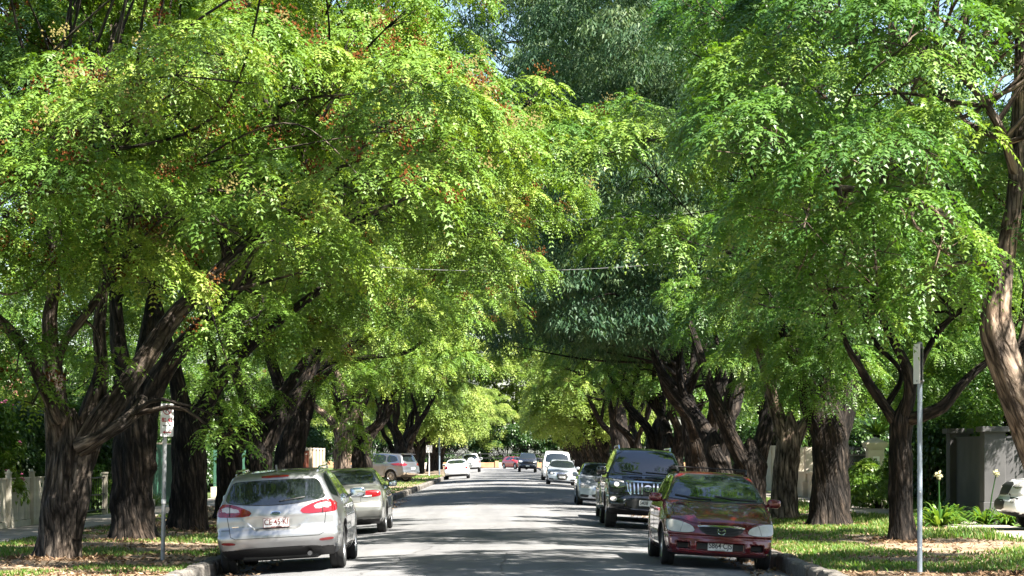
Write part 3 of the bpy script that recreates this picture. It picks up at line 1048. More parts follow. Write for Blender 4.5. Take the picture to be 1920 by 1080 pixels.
MID = []
for k, (sd, leaf, el) in enumerate([
        (21, 'leaf_left', [((0.8, 0, 6.9), (5.0, 4.2, 2.8)), ((0, 0, 8.8), (4.2, 4.0, 2.6)), ((3.2, 0, 6.0), (3.0, 3.4, 1.8))]),
        (22, 'leaf_left', [((1.2, 0, 7.3), (5.2, 4.0, 2.6)), ((0.6, 0, 9.0), (4.4, 4.0, 2.6)), ((-2.2, 0, 6.0), (2.8, 3.2, 2.0))]),
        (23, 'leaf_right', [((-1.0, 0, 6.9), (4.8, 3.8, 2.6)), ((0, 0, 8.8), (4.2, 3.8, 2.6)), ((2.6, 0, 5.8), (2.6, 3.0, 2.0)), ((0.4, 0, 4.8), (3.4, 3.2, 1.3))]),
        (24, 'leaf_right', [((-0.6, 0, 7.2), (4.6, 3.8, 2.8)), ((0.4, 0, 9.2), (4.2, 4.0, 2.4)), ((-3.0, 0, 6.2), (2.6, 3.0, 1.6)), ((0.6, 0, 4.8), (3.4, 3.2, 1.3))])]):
    r_ = np.random.default_rng(sd)
    MID.append(make_tree_meshes('mid_%d' % k, generic_limbs(r_, 0.36 + 0.04 * k, 1.7 + 0.2 * (k % 2), 0.5 if k < 2 else -0.5, 3, 3.0, 6.6), el, 'mid', M[leaf], M['bark'], sd,
                                n_lobes=85, lobe_r=0.95, per=24, shell=0.55, size=1.12, fruit=110 if k < 2 else 0, trunk_seg=28))
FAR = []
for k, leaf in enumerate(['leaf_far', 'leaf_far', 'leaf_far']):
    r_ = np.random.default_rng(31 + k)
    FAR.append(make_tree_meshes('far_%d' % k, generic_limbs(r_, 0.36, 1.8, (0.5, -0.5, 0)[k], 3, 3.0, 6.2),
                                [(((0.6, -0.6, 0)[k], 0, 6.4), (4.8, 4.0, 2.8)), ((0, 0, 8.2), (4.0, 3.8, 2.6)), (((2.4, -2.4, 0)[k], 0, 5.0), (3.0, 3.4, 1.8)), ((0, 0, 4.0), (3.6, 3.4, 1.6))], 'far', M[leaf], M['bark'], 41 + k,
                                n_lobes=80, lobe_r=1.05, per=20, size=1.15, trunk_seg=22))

# third and fourth on the left, third to fifth on the right: own trunks read from the photograph
D3 = 48.5
b3 = np.array(P(352, 993, D3)); b3[2] = VERGE_Z
t3 = trunk_only('left_third_trunk', [px_limb([(352, 1000, 38), (355, 950, 35), (356, 880, 34), (352, 820, 34), (351, 775, 18), (351, 750, 4)], b3, D3),
                                     px_limb([(342, 815, 22), (338, 750, 19), (326, 690, 15), (300, 600, 11), (280, 480, 7)], b3, D3),
                                     px_limb([(362, 815, 24), (388, 748, 20), (432, 680, 15), (490, 615, 11), (600, 520, 7)], b3, D3, [0, 0, -.2, -.5, -1])], 61, M['bark'])
plant_tree((t3, TL2[1], TL2[2]), 'street_tree', b3, 0.35, 'thick dark trunk right behind the parking sign pole, third in the left row', 'tree', 'street trees in the left row')
D4 = 57.0
b4 = np.array(P(430, 970, D4)); b4[2] = VERGE_Z
t4 = trunk_only('left_fourth_trunk', [px_limb([(428, 980, 28), (430, 920, 25), (430, 860, 25), (429, 815, 12), (429, 795, 3)], b4, D4),
                                      px_limb([(424, 850, 17), (415, 790, 14), (400, 700, 11), (380, 580, 7)], b4, D4),
                                      px_limb([(436, 850, 18), (470, 800, 16), (510, 770, 14), (545, 730, 12), (600, 650, 8)], b4, D4)], 62, M['bark'])
plant_tree((t4, TL1[1], TL1[2]), 'street_tree', b4, 0.5, 'dark trunk hidden behind the silver station wagon, fourth in the left row', 'tree', 'street trees in the left row')
D5 = 65.0
b5 = np.array(P(484, 958, D5)); b5[2] = VERGE_Z
t5 = trunk_only('left_fifth_trunk', [px_limb([(484, 965, 28), (484, 900, 26), (486, 850, 26), (489, 810, 12), (490, 790, 3)], b5, D5),
                                     px_limb([(484, 850, 17), (470, 790, 13), (450, 720, 10), (420, 600, 6)], b5, D5),
                                     px_limb([(494, 840, 20), (520, 790, 18), (555, 745, 15), (585, 690, 11), (620, 600, 6)], b5, D5)], 63, M['bark'])
plant_tree((t5, MID[1][1], None), 'street_tree', b5, 0.2, 'dark leaning trunk above the silver wagon roof, fifth in the left row', 'tree', 'street trees in the left row')
D6 = 74.0
b6 = np.array(P(540, 945, D6)); b6[2] = VERGE_Z
t6 = trunk_only('left_sixth_trunk', [px_limb([(535, 950, 30), (538, 890, 27), (545, 840, 27), (560, 790, 25), (568, 755, 12), (572, 735, 3)], b6, D6),
                                     px_limb([(566, 780, 22), (585, 725, 18), (622, 690, 15), (690, 645, 13), (762, 600, 11), (850, 560, 8), (960, 500, 5)], b6, D6, [0, 0, -.3, -.6, -1, -1.4, -2]),
                                     px_limb([(555, 800, 15), (530, 740, 13), (500, 660, 9), (470, 560, 6)], b6, D6),
                                     px_limb([(590, 720, 9), (650, 690, 6), (720, 672, 5), (790, 665, 4), (830, 640, 3)], b6, D6, [-.3, -.8, -1, -1, -1]),
                                     px_limb([(680, 650, 8), (700, 590, 6), (740, 500, 4)], b6, D6, [-.5, -.5, -.5])], 64, M['bark'])
plant_tree((t6, TL2[1], TL2[2]), 'street_tree', b6, -0.3, 'dark tree with one long limb sweeping over the street', 'tree', 'street trees in the left row')

DR3 = 51.5
br3 = np.array(P(1555, 985, DR3)); br3[2] = VERGE_Z
tr3 = trunk_only('right_third_trunk', [px_limb([(1556, 996, 42), (1557, 960, 39), (1557, 900, 36), (1556, 840, 36), (1552, 785, 34), (1550, 735, 20), (1550, 700, 4)], br3, DR3),
                                       px_limb([(1549, 860, 14), (1534, 795, 24), (1512, 740, 22), (1495, 690, 17), (1465, 630, 12), (1420, 540, 8)], br3, DR3),
                                       px_limb([(1563, 860, 14), (1577, 795, 24), (1592, 735, 22), (1602, 680, 17), (1612, 620, 12), (1640, 520, 8)], br3, DR3),
                                       px_limb([(1552, 790, 22), (1548, 720, 18), (1545, 640, 14), (1540, 540, 8)], br3, DR3)], 71, M['bark'])
plant_tree((tr3, TR1[1], None), 'street_tree', br3, 0.3, 'broad nearly black trunk behind the maroon car, third in the right row', 'tree', 'street trees in the right row', crown=(1.4, 0, -.1, .84))
DR4 = 56.6
br4 = np.array(P(1472, 973, DR4)); br4[2] = VERGE_Z
tr4 = trunk_only('right_fourth_trunk', [px_limb([(1470, 982, 27), (1470, 930, 26), (1474, 870, 25), (1480, 825, 24), (1481, 790, 12), (1481, 770, 3)], br4, DR4),
                                        px_limb([(1472, 830, 17), (1460, 785, 14), (1447, 740, 12), (1430, 680, 9), (1400, 580, 6)], br4, DR4),
                                        px_limb([(1488, 835, 14), (1505, 800, 12), (1520, 775, 10), (1530, 720, 8), (1540, 600, 5)], br4, DR4)], 72, M['bark_pale'])
plant_tree((tr4, MID[2][1], None), 'street_tree', br4, 0.0, 'ridged grey trunk beside the maroon car mirror, fourth in the right row', 'tree', 'street trees in the right row', crown=(2.6, 0, -.5, .84))
DR5 = 66.0
br5 = np.array(P(1408, 955, DR5)); br5[2] = VERGE_Z
tr5 = trunk_only('right_fifth_trunk', [px_limb([(1408, 965, 33), (1408, 910, 30), (1408, 870, 30), (1406, 840, 16), (1406, 822, 4)], br5, DR5),
                                       px_limb([(1398, 875, 19), (1368, 826, 16), (1348, 785, 15), (1325, 735, 12), (1305, 680, 10), (1270, 590, 6)], br5, DR5),
                                       px_limb([(1418, 870, 20), (1436, 815, 17), (1450, 760, 14), (1458, 700, 11), (1470, 600, 6)], br5, DR5)], 73, M['bark'])
plant_tree((tr5, TR2[1], None), 'street_tree', br5, 0.4, 'dark trunk forked in a wide V above the maroon car roof', 'tree', 'street trees in the right row', crown=(3.0, 0, -.3, .84))

# ---- tall blue green gums that close the gap between the rows
def gum_limbs(r, x0, h):
    L = [np.array([(0, 0, -0.2, 0.42), (x0 * 0.1, 0, 2.5, 0.36), (x0 * 0.3, 0.1, 5.0, 0.30), (x0 * 0.6, 0, h * 0.5, 0.22), (x0, 0, h * 0.8, 0.10)])]
    for k in range(6):
        a = r.uniform(0, 6.28)
        z0 = 4.5 + k * 1.6
        f = z0 / (h * 0.8)
        L.append(np.array([(x0 * f * 0.8, 0, z0, 0.14), (x0 * f + math.cos(a) * 1.4, math.sin(a) * 1.4, z0 + 1.6, 0.10), (x0 * f + math.cos(a) * 3.0, math.sin(a) * 3.0, z0 + 2.8, 0.05)]))
    return L


r_ = np.random.default_rng(91)
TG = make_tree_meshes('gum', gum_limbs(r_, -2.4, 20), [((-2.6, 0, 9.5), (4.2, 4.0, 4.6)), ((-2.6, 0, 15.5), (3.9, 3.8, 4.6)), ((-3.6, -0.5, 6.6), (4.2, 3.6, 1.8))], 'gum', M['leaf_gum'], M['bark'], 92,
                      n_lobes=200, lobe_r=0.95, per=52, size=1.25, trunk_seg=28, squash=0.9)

# ---- the rows going on, crowns and trunks shared between look-alikes
ordinal = ['', '', '', '', '', '', 'seventh', 'eighth', 'ninth', 'tenth', 'eleventh', 'twelfth']
left_far = [(101, -7.15, 0.1, 'grey trunked tree with a clear V fork above the silver sedan'), (111, -7.0, 2.2, 'dark trunk just right of the grey forked tree'),
            (121, -7.2, 4.0, 'dark trunk left of the silver SUV in the driveway'), (141, -6.6, 0.4, 'leaning trunk in front of the silver SUV in the driveway'),
            (152, -7.2, 5.0, 'dark trunk behind the silver SUV in the driveway'), (166, -7.0, 1.2, 'dark trunk behind the small white sign post')]
b7 = np.array((-7.15, 101.0, VERGE_Z))
t7 = trunk_only('left_seventh_trunk', [px_limb([(640, 925, 19), (641, 880, 17), (643, 835, 17), (646, 800, 12), (647, 785, 3)], b7, 101),
                                       px_limb([(640, 850, 9), (632, 805, 9), (610, 778, 7), (590, 760, 5), (560, 700, 3)], b7, 101),
                                       px_limb([(644, 840, 10), (648, 790, 10), (648, 755, 8), (638, 715, 6), (615, 670, 4)], b7, 101),
                                       px_limb([(648, 840, 10), (660, 795, 10), (672, 755, 8), (692, 715, 5), (720, 650, 3)], b7, 101)], 65, M['bark_pale'], 28)
for i, (d, x, rz, lab) in enumerate(left_far):
    me = MID[i % 2] if i else (t7, MID[0][1], None)
    plant_tree(me, 'street_tree', (x, d, VERGE_Z), rz if i else 0.0, lab, 'tree', 'street trees in the left row', 0.92 + 0.12 * rng.random() if i else 1.0)
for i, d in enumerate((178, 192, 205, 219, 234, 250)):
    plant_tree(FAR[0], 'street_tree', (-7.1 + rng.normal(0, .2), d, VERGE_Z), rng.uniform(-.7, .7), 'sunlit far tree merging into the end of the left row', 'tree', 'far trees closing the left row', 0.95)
right_far = [(75, 7.2, 0.0, 'dark trunk over the right half of the black four wheel drive roof'), (84, 7.3, 0.6, 'dark trunk above the middle of the black four wheel drive'),
             (95, 7.2, -0.4, 'many stemmed grey trunk above the left of the black four wheel drive'), (107, 7.3, 0.3, 'thick trunk leaning left over the silver hatchback'),
             (120, 7.2, -0.3, 'trunk rising directly above the silver hatchback'), (140, 7.2, 0.5, 'trunk with a pale stem right of the white van')]
for i, (d, x, rz, lab) in enumerate(right_far):
    me = MID[2 + i % 2] if i < 3 else MID[i % 2]
    if i < 2:
        me = (me[0], TG[1], None)
    elif i > 2:
        rz += math.pi
    plant_tree(me, 'street_tree', (x, d, VERGE_Z), rz, lab, 'tree', 'street trees in the right row', 0.92 + 0.14 * rng.random())
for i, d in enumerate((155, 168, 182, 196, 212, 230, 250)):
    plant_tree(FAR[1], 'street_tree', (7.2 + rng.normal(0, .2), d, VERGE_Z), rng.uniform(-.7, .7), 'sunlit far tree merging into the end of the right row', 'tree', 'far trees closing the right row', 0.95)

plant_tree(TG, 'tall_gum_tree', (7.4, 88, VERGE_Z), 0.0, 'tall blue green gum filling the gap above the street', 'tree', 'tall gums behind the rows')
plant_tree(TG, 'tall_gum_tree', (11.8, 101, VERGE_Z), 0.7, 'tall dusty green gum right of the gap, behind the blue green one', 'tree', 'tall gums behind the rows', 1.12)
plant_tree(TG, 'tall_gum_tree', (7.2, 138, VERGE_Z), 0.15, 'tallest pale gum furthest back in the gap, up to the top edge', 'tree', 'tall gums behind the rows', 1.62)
# ---- the rows go on beside and behind the camera, above and outside the picture
for i, (x, y, k, s, lab) in enumerate([(9.3, 17.0, 2, .95, 'tree of the right row standing before the picture, out of view'), (-11.5, 16, 0, .95, 'tree of the left row standing before the picture, out of view'),
                                       (7.6, 6, 3, .95, 'tree of the right row beside the camera, out of view'), (-7.8, 8, 1, .95, 'tree of the left row beside the camera, out of view'),
                                       (7.6, -9, 2, 1, 'tree of the right row behind the camera, out of view'), (-7.6, -8, 0, 1, 'tree of the left row behind the camera, out of view')]):
    plant_tree(MID[k], 'street_tree', (x, y, VERGE_Z), 0.3 * i - .6, lab, 'tree', 'street trees before the picture', s)
# ================================================================== vehicles
M['rubber'] = mat('tyre_rubber', (0.018, 0.018, 0.018), 0.85, vary=0.3, vscale=20)
M['black_trim'] = mat('black_plastic', (0.015, 0.015, 0.016), 0.55, vary=0.3)
M['gap'] = mat('panel_gap', (0.006, 0.006, 0.006), 0.9)
M['glass'] = mat('car_glass', (0.010, 0.014, 0.015), 0.015, spec=1.0, coat=0.6)
M['chrome'] = mat('chrome', (0.78, 0.78, 0.78), 0.12, metal=1.0)
M['alloy'] = mat('alloy_rim', (0.50, 0.50, 0.51), 0.3, metal=0.9, vary=0.2)
M['alloy_dark'] = mat('alloy_rim_dark', (0.12, 0.12, 0.125), 0.35, metal=0.8)
M['red_lens'] = mat('red_lamp_lens', (0.20, 0.004, 0.007), 0.08, spec=0.6, coat=1.0, vary=0.35, vscale=14)
M['clear_lens'] = mat('clear_lamp_lens', (0.52, 0.50, 0.49), 0.10, spec=0.8, coat=1.0, vary=0.55, vscale=12)
M['dull_lens'] = mat('clouded_headlamp_lens', (0.58, 0.57, 0.52), 0.30, spec=0.5, coat=0.6, vary=0.25, vscale=9)
M['amber_lens'] = mat('amber_lens', (0.6, 0.22, 0.02), 0.1, coat=1.0)
M['plate'] = mat('plate_white', (0.78, 0.77, 0.74), 0.45)
M['plate_rim'] = mat('plate_rim', (0.30, 0.29, 0.28), 0.5)
M['ink_maroon'] = mat('plate_ink_maroon', (0.16, 0.012, 0.012), 0.5)
M['ink_black'] = mat('plate_ink_black', (0.012, 0.012, 0.012), 0.5)
M['badge_blue'] = mat('badge_dark_blue', (0.012, 0.02, 0.05), 0.2, coat=1.0)


def paint(name, col, metal=0.0, rough=0.32, vary=0.06):
    return mat(name, col, rough, metal=metal, spec=0.5, coat=1.0, vary=vary, vscale=3.0)


M['p_silver'] = paint('silver_paint', (0.34, 0.34, 0.345), 0.7)
M['p_silver_warm'] = paint('warm_silver_paint', (0.25, 0.25, 0.235), 0.6)
M['p_silver_blue'] = paint('cool_silver_paint', (0.42, 0.46, 0.50), 0.5)
M['p_maroon'] = paint('maroon_paint', (0.115, 0.006, 0.010), 0.25, 0.22)
M['p_black'] = paint('black_paint', (0.005, 0.006, 0.0075), 0.0, 0.15)
M['p_white'] = paint('white_paint', (0.74, 0.75, 0.76), 0.0)
M['p_grey'] = paint('grey_paint', (0.15, 0.155, 0.165), 0.6)
M['p_navy'] = paint('dark_navy_paint', (0.012, 0.016, 0.03), 0.1)
M['p_red'] = paint('red_paint', (0.36, 0.02, 0.02), 0.1)


def smax(a, b, k):
    h = np.maximum(k - np.abs(a - b), 0) / k
    return np.maximum(a, b) + h * h * k * 0.25


def sstep(e0, e1, x):
    t = np.clip((x - e0) / (e1 - e0), 0, 1)
    return t * t * (3 - 2 * t)


def chaikin(pts, it=2, q=0.2, closed=True):
    p = [np.array(a, float) for a in pts]
    for _ in range(it):
        o = []
        n = len(p)
        for i in range(n if closed else n - 1):
            a, b = p[i], p[(i + 1) % n]
            o += [a * (1 - q) + b * q, a * q + b * (1 - q)]
        p = ([p[0]] + o + [p[-1]]) if not closed else o
    return np.array(p)


class CarShape:
    """A car body as the smooth meeting of a side outline, a cross profile and bowed ends, with wheel arches cut out."""

    def __init__(self, side, hw, wheels, wr, bow=(0.22, 0.15), crown=0.05, taper=(0.07, 0.06), k=0.07, flare=0.018, cuts=(), arch_gap=0.045):
        poly = chaikin(side, 2, 0.18)
        self.y0, self.y1 = poly[:, 0].min(), poly[:, 0].max()
        self.z0, self.z1 = poly[:, 1].min(), poly[:, 1].max()
        self.hz, self.hx = np.array([h[0] for h in hw]), np.array([h[1] for h in hw])
        self.W = self.hx.max()
        self.wheels, self.wr, self.bow, self.crown, self.taper, self.k, self.flare = wheels, wr, bow, crown, taper, k, flare
        self.ra = wr + arch_gap
        self.cuts = cuts
        self.res2 = 0.012
        gy = np.arange(self.y0 - 0.6, self.y1 + 0.6, self.res2)
        gz = np.arange(-0.3, self.z1 + 0.5, self.res2)
        Y, Z = np.meshgrid(gy, gz, indexing='ij')
        q = np.stack([Y.ravel(), Z.ravel()], 1)
        d2 = np.full(len(q), 1e9)
        ins = np.zeros(len(q), bool)
        n = len(poly)
        for i in range(n):
            a, b = poly[i], poly[(i + 1) % n]
            e = b - a
            w = q - a
            t = np.clip((w @ e) / (e @ e + 1e-12), 0, 1)
            d2 = np.minimum(d2, ((w - t[:, None] * e) ** 2).sum(1))
            c = (a[1] > q[:, 1]) != (b[1] > q[:, 1])
            xx = (b[0] - a[0]) * (q[:, 1] - a[1]) / (b[1] - a[1] + 1e-12) + a[0]
            ins ^= c & (q[:, 0] < xx)
        d = np.sqrt(d2)
        self.S = np.where(ins, -d, d).reshape(Y.shape)
        self.gy0, self.gz0 = gy[0], gz[0]

    def _side(self, y, z):
        u = np.clip((y - self.gy0) / self.res2, 0, self.S.shape[0] - 1.001)
        v = np.clip((z - self.gz0) / self.res2, 0, self.S.shape[1] - 1.001)
        i, j = u.astype(int), v.astype(int)
        a, b = u - i, v - j
        S = self.S
        return S[i, j] * (1 - a) * (1 - b) + S[i + 1, j] * a * (1 - b) + S[i, j + 1] * (1 - a) * b + S[i + 1, j + 1] * a * b

    def f(self, p):
        x, y, z = np.abs(p[:, 0]), p[:, 1], p[:, 2]
        t = np.clip(x / self.W, 0, 1.3) ** 2.5
        ye = y + t * (self.bow[0] * sstep(-0.1, self.y1, y) - self.bow[1] * sstep(0.1, -self.y0, -y))
        ze = z + self.crown * np.clip(x / self.W, 0, 1.2) ** 2 * sstep(0.45, 0.95, z)
        d1 = self._side(ye, ze)
        hw = np.interp(z, self.hz, self.hx)
        pf = 1 - self.taper[0] * sstep(0.9, self.y1, y) - self.taper[1] * sstep(0.9, -self.y0, -y)
        fl = 0
        for wy in self.wheels:
            rr = np.sqrt((y - wy) ** 2 + (z - self.wr) ** 2)
            fl = fl + self.flare * np.exp(-((rr - self.ra - 0.02) / 0.07) ** 2)
        d2 = (x - hw * pf - fl) * 0.92
        d = smax(d1, d2, self.k)
        for wy in self.wheels:
            rr = np.sqrt((y - wy) ** 2 + (z - self.wr) ** 2) - self.ra
            d = smax(d, -np.maximum(rr, (self.W - 0.30) - x), 0.02)
        for c in self.cuts:
            d = c(d, p, x, y, z)
        return d

    def grad(self, p, e=0.004):
        g = np.zeros_like(p)
        for i in range(3):
            h = np.zeros(3)
            h[i] = e
            g[:, i] = (self.f(p + h) - self.f(p - h)) / (2 * e)
        return g

    def normal(self, p):
        g = self.grad(p)
        return g / (np.linalg.norm(g, axis=1)[:, None] + 1e-9)

    def body(self, name, res, mats, matfn):
        lo = np.array([-self.W - 0.12, self.y0 - 0.1, self.z0 - 0.1])
        hi = np.array([self.W + 0.12, self.y1 + 0.1, self.z1 + 0.1])
        n = np.ceil((hi - lo) / res).astype(int)
        lo[0] = -n[0] * res / 2 + res * 0.25
        ax = [lo[i] + np.arange(n[i] + 1) * res for i in range(3)]
        G = np.stack(np.meshgrid(*ax, indexing='ij'), -1)
        val = self.f(G.reshape(-1, 3)).reshape(G.shape[:3])
        s = val < 0
        idx = -np.ones(n, dtype=int)
        acc = np.zeros((*n, 3))
        cnt = np.zeros(n)
        edges = []
        for axis in range(3):
            sl0 = [slice(None)] * 3; sl1 = [slice(None)] * 3
            sl0[axis] = slice(0, -1); sl1[axis] = slice(1, None)
            a, b = val[tuple(sl0)], val[tuple(sl1)]
            ch = (a < 0) != (b < 0)
            ii = np.argwhere(ch)
            t = a[ch] / (a[ch] - b[ch])
            pt = G[tuple(sl0)][ch].copy()
            pt[:, axis] += t * res
            o1, o2 = [k for k in range(3) if k != axis]
            for d1 in (0, -1):
                for d2 in (0, -1):
                    c = ii.copy()
                    c[:, o1] += d1; c[:, o2] += d2
                    ok = np.all((c >= 0) & (c < n), axis=1)
                    np.add.at(acc, tuple(c[ok].T), pt[ok])
                    np.add.at(cnt, tuple(c[ok].T), 1)
            edges.append((axis, ii, (a[ch] < 0)))
        act = np.argwhere(cnt > 0)
        idx[tuple(act.T)] = np.arange(len(act))
        V = acc[tuple(act.T)] / cnt[tuple(act.T)][:, None]
        for _ in range(4):
            g = self.grad(V)
            st = self.f(V)[:, None] * g / ((g * g).sum(1)[:, None] + 0.05)
            V = V - np.clip(st, -res * 0.5, res * 0.5)
        F = []
        for axis, ii, neg in edges:
            o1, o2 = [(1, 2), (2, 0), (0, 1)][axis]
            q = []
            okall = np.ones(len(ii), bool)
            for d1, d2 in ((0, 0), (-1, 0), (-1, -1), (0, -1)):
                c = ii.copy()
                c[:, o1] += d1; c[:, o2] += d2
                ok = np.all((c >= 0) & (c < n), axis=1)
                okall &= ok
                c = np.clip(c, 0, n - 1)
                q.append(idx[tuple(c.T)])
            q = np.stack(q, 1)
            q = np.where(neg[:, None], q, q[:, ::-1])
            F.append(q[okall])
        F = np.vstack(F)
        N = self.normal(V)
        cen = V[F].mean(1)
        mi = matfn(cen, N[F].mean(1)) if matfn else None
        return new_mesh(name, V, F, True, mats=mats, mat_index=mi, normals=N)

    # ---- pieces laid on the body
    def hit(self, q, side):
        """Points of the body under 2-D points q seen from front / rear / left / right / top."""
        q = np.asarray(q, float)
        n = len(q)
        if side == 'front':
            p = np.stack([q[:, 0], np.full(n, self.y1 + 0.3), q[:, 1]], 1); d = np.array([0, -1.0, 0])
        elif side == 'rear':
            p = np.stack([q[:, 0], np.full(n, self.y0 - 0.3), q[:, 1]], 1); d = np.array([0, 1.0, 0])
        elif side == 'right':
            p = np.stack([np.full(n, self.W + 0.3), q[:, 0], q[:, 1]], 1); d = np.array([-1.0, 0, 0])
        elif side == 'left':
            p = np.stack([np.full(n, -self.W - 0.3), q[:, 0], q[:, 1]], 1); d = np.array([1.0, 0, 0])
        else:
            p = np.stack([q[:, 0], q[:, 1], np.full(n, self.z1 + 0.3)], 1); d = np.array([0, 0, -1.0])
        for _ in range(90):
            p = p + d * np.clip(self.f(p) * 0.55, -0.05, 0.3)[:, None]
        return p

    def patch(self, name, poly, side, m, parent, off=0.004, rnd=1, step=0.045, skirt=0.02, bulge=0.0):
        poly = chaikin(poly, rnd, 0.22) if rnd else np.array(poly, float)
        b = []
        for i in range(len(poly)):
            a, c = poly[i], poly[(i + 1) % len(poly)]
            k = max(1, int(np.linalg.norm(c - a) / step))
            for t in range(k):
                b.append(a + (c - a) * t / k)
        b = np.array(b)
        lo, hi = b.min(0), b.max(0)
        gx, gz = np.meshgrid(np.arange(lo[0] + step / 2, hi[0], step), np.arange(lo[1] + step / 2, hi[1], step))
        g = np.stack([gx.ravel(), gz.ravel()], 1)
        ins = np.zeros(len(g), bool)
        md = np.full(len(g), 9.0)
        for i in range(len(b)):
            a, c = b[i], b[(i + 1) % len(b)]
            cr = (a[1] > g[:, 1]) != (c[1] > g[:, 1])
            ins ^= cr & (g[:, 0] < (c[0] - a[0]) * (g[:, 1] - a[1]) / (c[1] - a[1] + 1e-12) + a[0])
            md = np.minimum(md, np.linalg.norm(g - a, axis=1))
        g = g[ins & (md > step * 0.45)]
        pts = [Vector(x) for x in np.vstack([b, g])]
        nb = len(b)
        v2, _, fc, _, _, _ = delaunay_2d_cdt(pts, [(i, (i + 1) % nb) for i in range(nb)], [], 1, 1e-6)
        q = np.array([(v.x, v.y) for v in v2])
        p = self.hit(q, side)
        N = self.normal(p)
        if bulge:
            dist = np.min(np.linalg.norm(q[:, None] - b[None], axis=2), axis=1)
            o = off + bulge * (1 - np.exp(-dist / 0.03))
        else:
            o = np.full(len(p), off)
        pv = p + N * o[:, None]
        fc = np.array([list(f) for f in fc if len(f) == 3])
        e = {}
        for t in fc:
            for i in range(3):
                a, c = t[i], t[(i + 1) % 3]
                e[(a, c)] = 1
        bd = [(a, c) for (a, c) in e if (c, a) not in e]
        bi = sorted({x for ed in bd for x in ed})
        mp = {x: len(pv) + i for i, x in enumerate(bi)}
        sv = p[bi] - N[bi] * skirt
        sf = np.array([(c, a, mp[a], mp[c]) for a, c in bd])
        # orientation: faces must look outwards
        fn = np.cross(pv[fc[:, 1]] - pv[fc[:, 0]], pv[fc[:, 2]] - pv[fc[:, 0]])
        if (fn * N[fc[:, 0]]).sum() < 0:
            fc = fc[:, ::-1]
            sf = sf[:, ::-1]
        me = new_mesh(name, np.vstack([pv, sv]), [fc, sf], True, mats=[m], normals=np.vstack([N, N[bi]]))
        return obj(name, me, parent)

    def line(self, name, pts, side, m, parent, w=0.010, off=0.0025, closed=False, rnd=0, raise_=0.0):
        """A narrow strip following a line on the body: a panel gap, a trim line, a wiper."""
        p = chaikin(pts, rnd, 0.2, closed) if rnd else np.array(pts, float)
        if closed:
            p = np.vstack([p, p[:1]])
        d = []
        for a, c in zip(p[:-1], p[1:]):
            k = max(1, int(np.linalg.norm(c - a) / 0.05))
            d += [a + (c - a) * t / k for t in range(k)]
        d.append(p[-1])
        d = np.array(d)
        t = np.gradient(d, axis=0)
        t /= np.linalg.norm(t, axis=1)[:, None] + 1e-9
        nrm = np.stack([-t[:, 1], t[:, 0]], 1) * w / 2
        A, B = self.hit(d + nrm, side), self.hit(d - nrm, side)
        NA, NB = self.normal(A), self.normal(B)
        V = np.vstack([A + NA * (off + raise_), B + NB * (off + raise_), A - NA * 0.01, B - NB * 0.01])
        n = len(d)
        i = np.arange(n - 1)
        F = np.vstack([np.stack([i, i + 1, n + i + 1, n + i], 1), np.stack([i, 2 * n + i, 2 * n + i + 1, i + 1], 1), np.stack([n + i, n + i + 1, 3 * n + i + 1, 3 * n + i], 1)])
        return obj(name, new_mesh(name, V, F, False, mats=[m]), parent)

    def spot(self, x, z, side):
        p = self.hit(np.array([[x, z]]), side)
        return p[0], self.normal(p)[0]


def mirror_poly(p):
    return [(-x, z) for x, z in p][::-1]


def superell(c, s, e=0.6, nu=18, nv=10, rz=0.0):
    V, F = [], []
    pw = lambda a: math.copysign(abs(a) ** e, a)
    for j in range(nv + 1):
        ph = -math.pi / 2 + math.pi * j / nv
        for i in range(nu):
            th = 2 * math.pi * i / nu
            x = s[0] * pw(math.cos(ph)) * pw(math.cos(th))
            y = s[1] * pw(math.cos(ph)) * pw(math.sin(th))
            z = s[2] * pw(math.sin(ph))
            V.append((c[0] + x * math.cos(rz) - y * math.sin(rz), c[1] + x * math.sin(rz) + y * math.cos(rz), c[2] + z))
    for j in range(nv):
        for i in range(nu):
            k = (i + 1) % nu
            F.append((j * nu + i, j * nu + k, (j + 1) * nu + k, (j + 1) * nu + i))
    return V, F


_WHEEL = {}


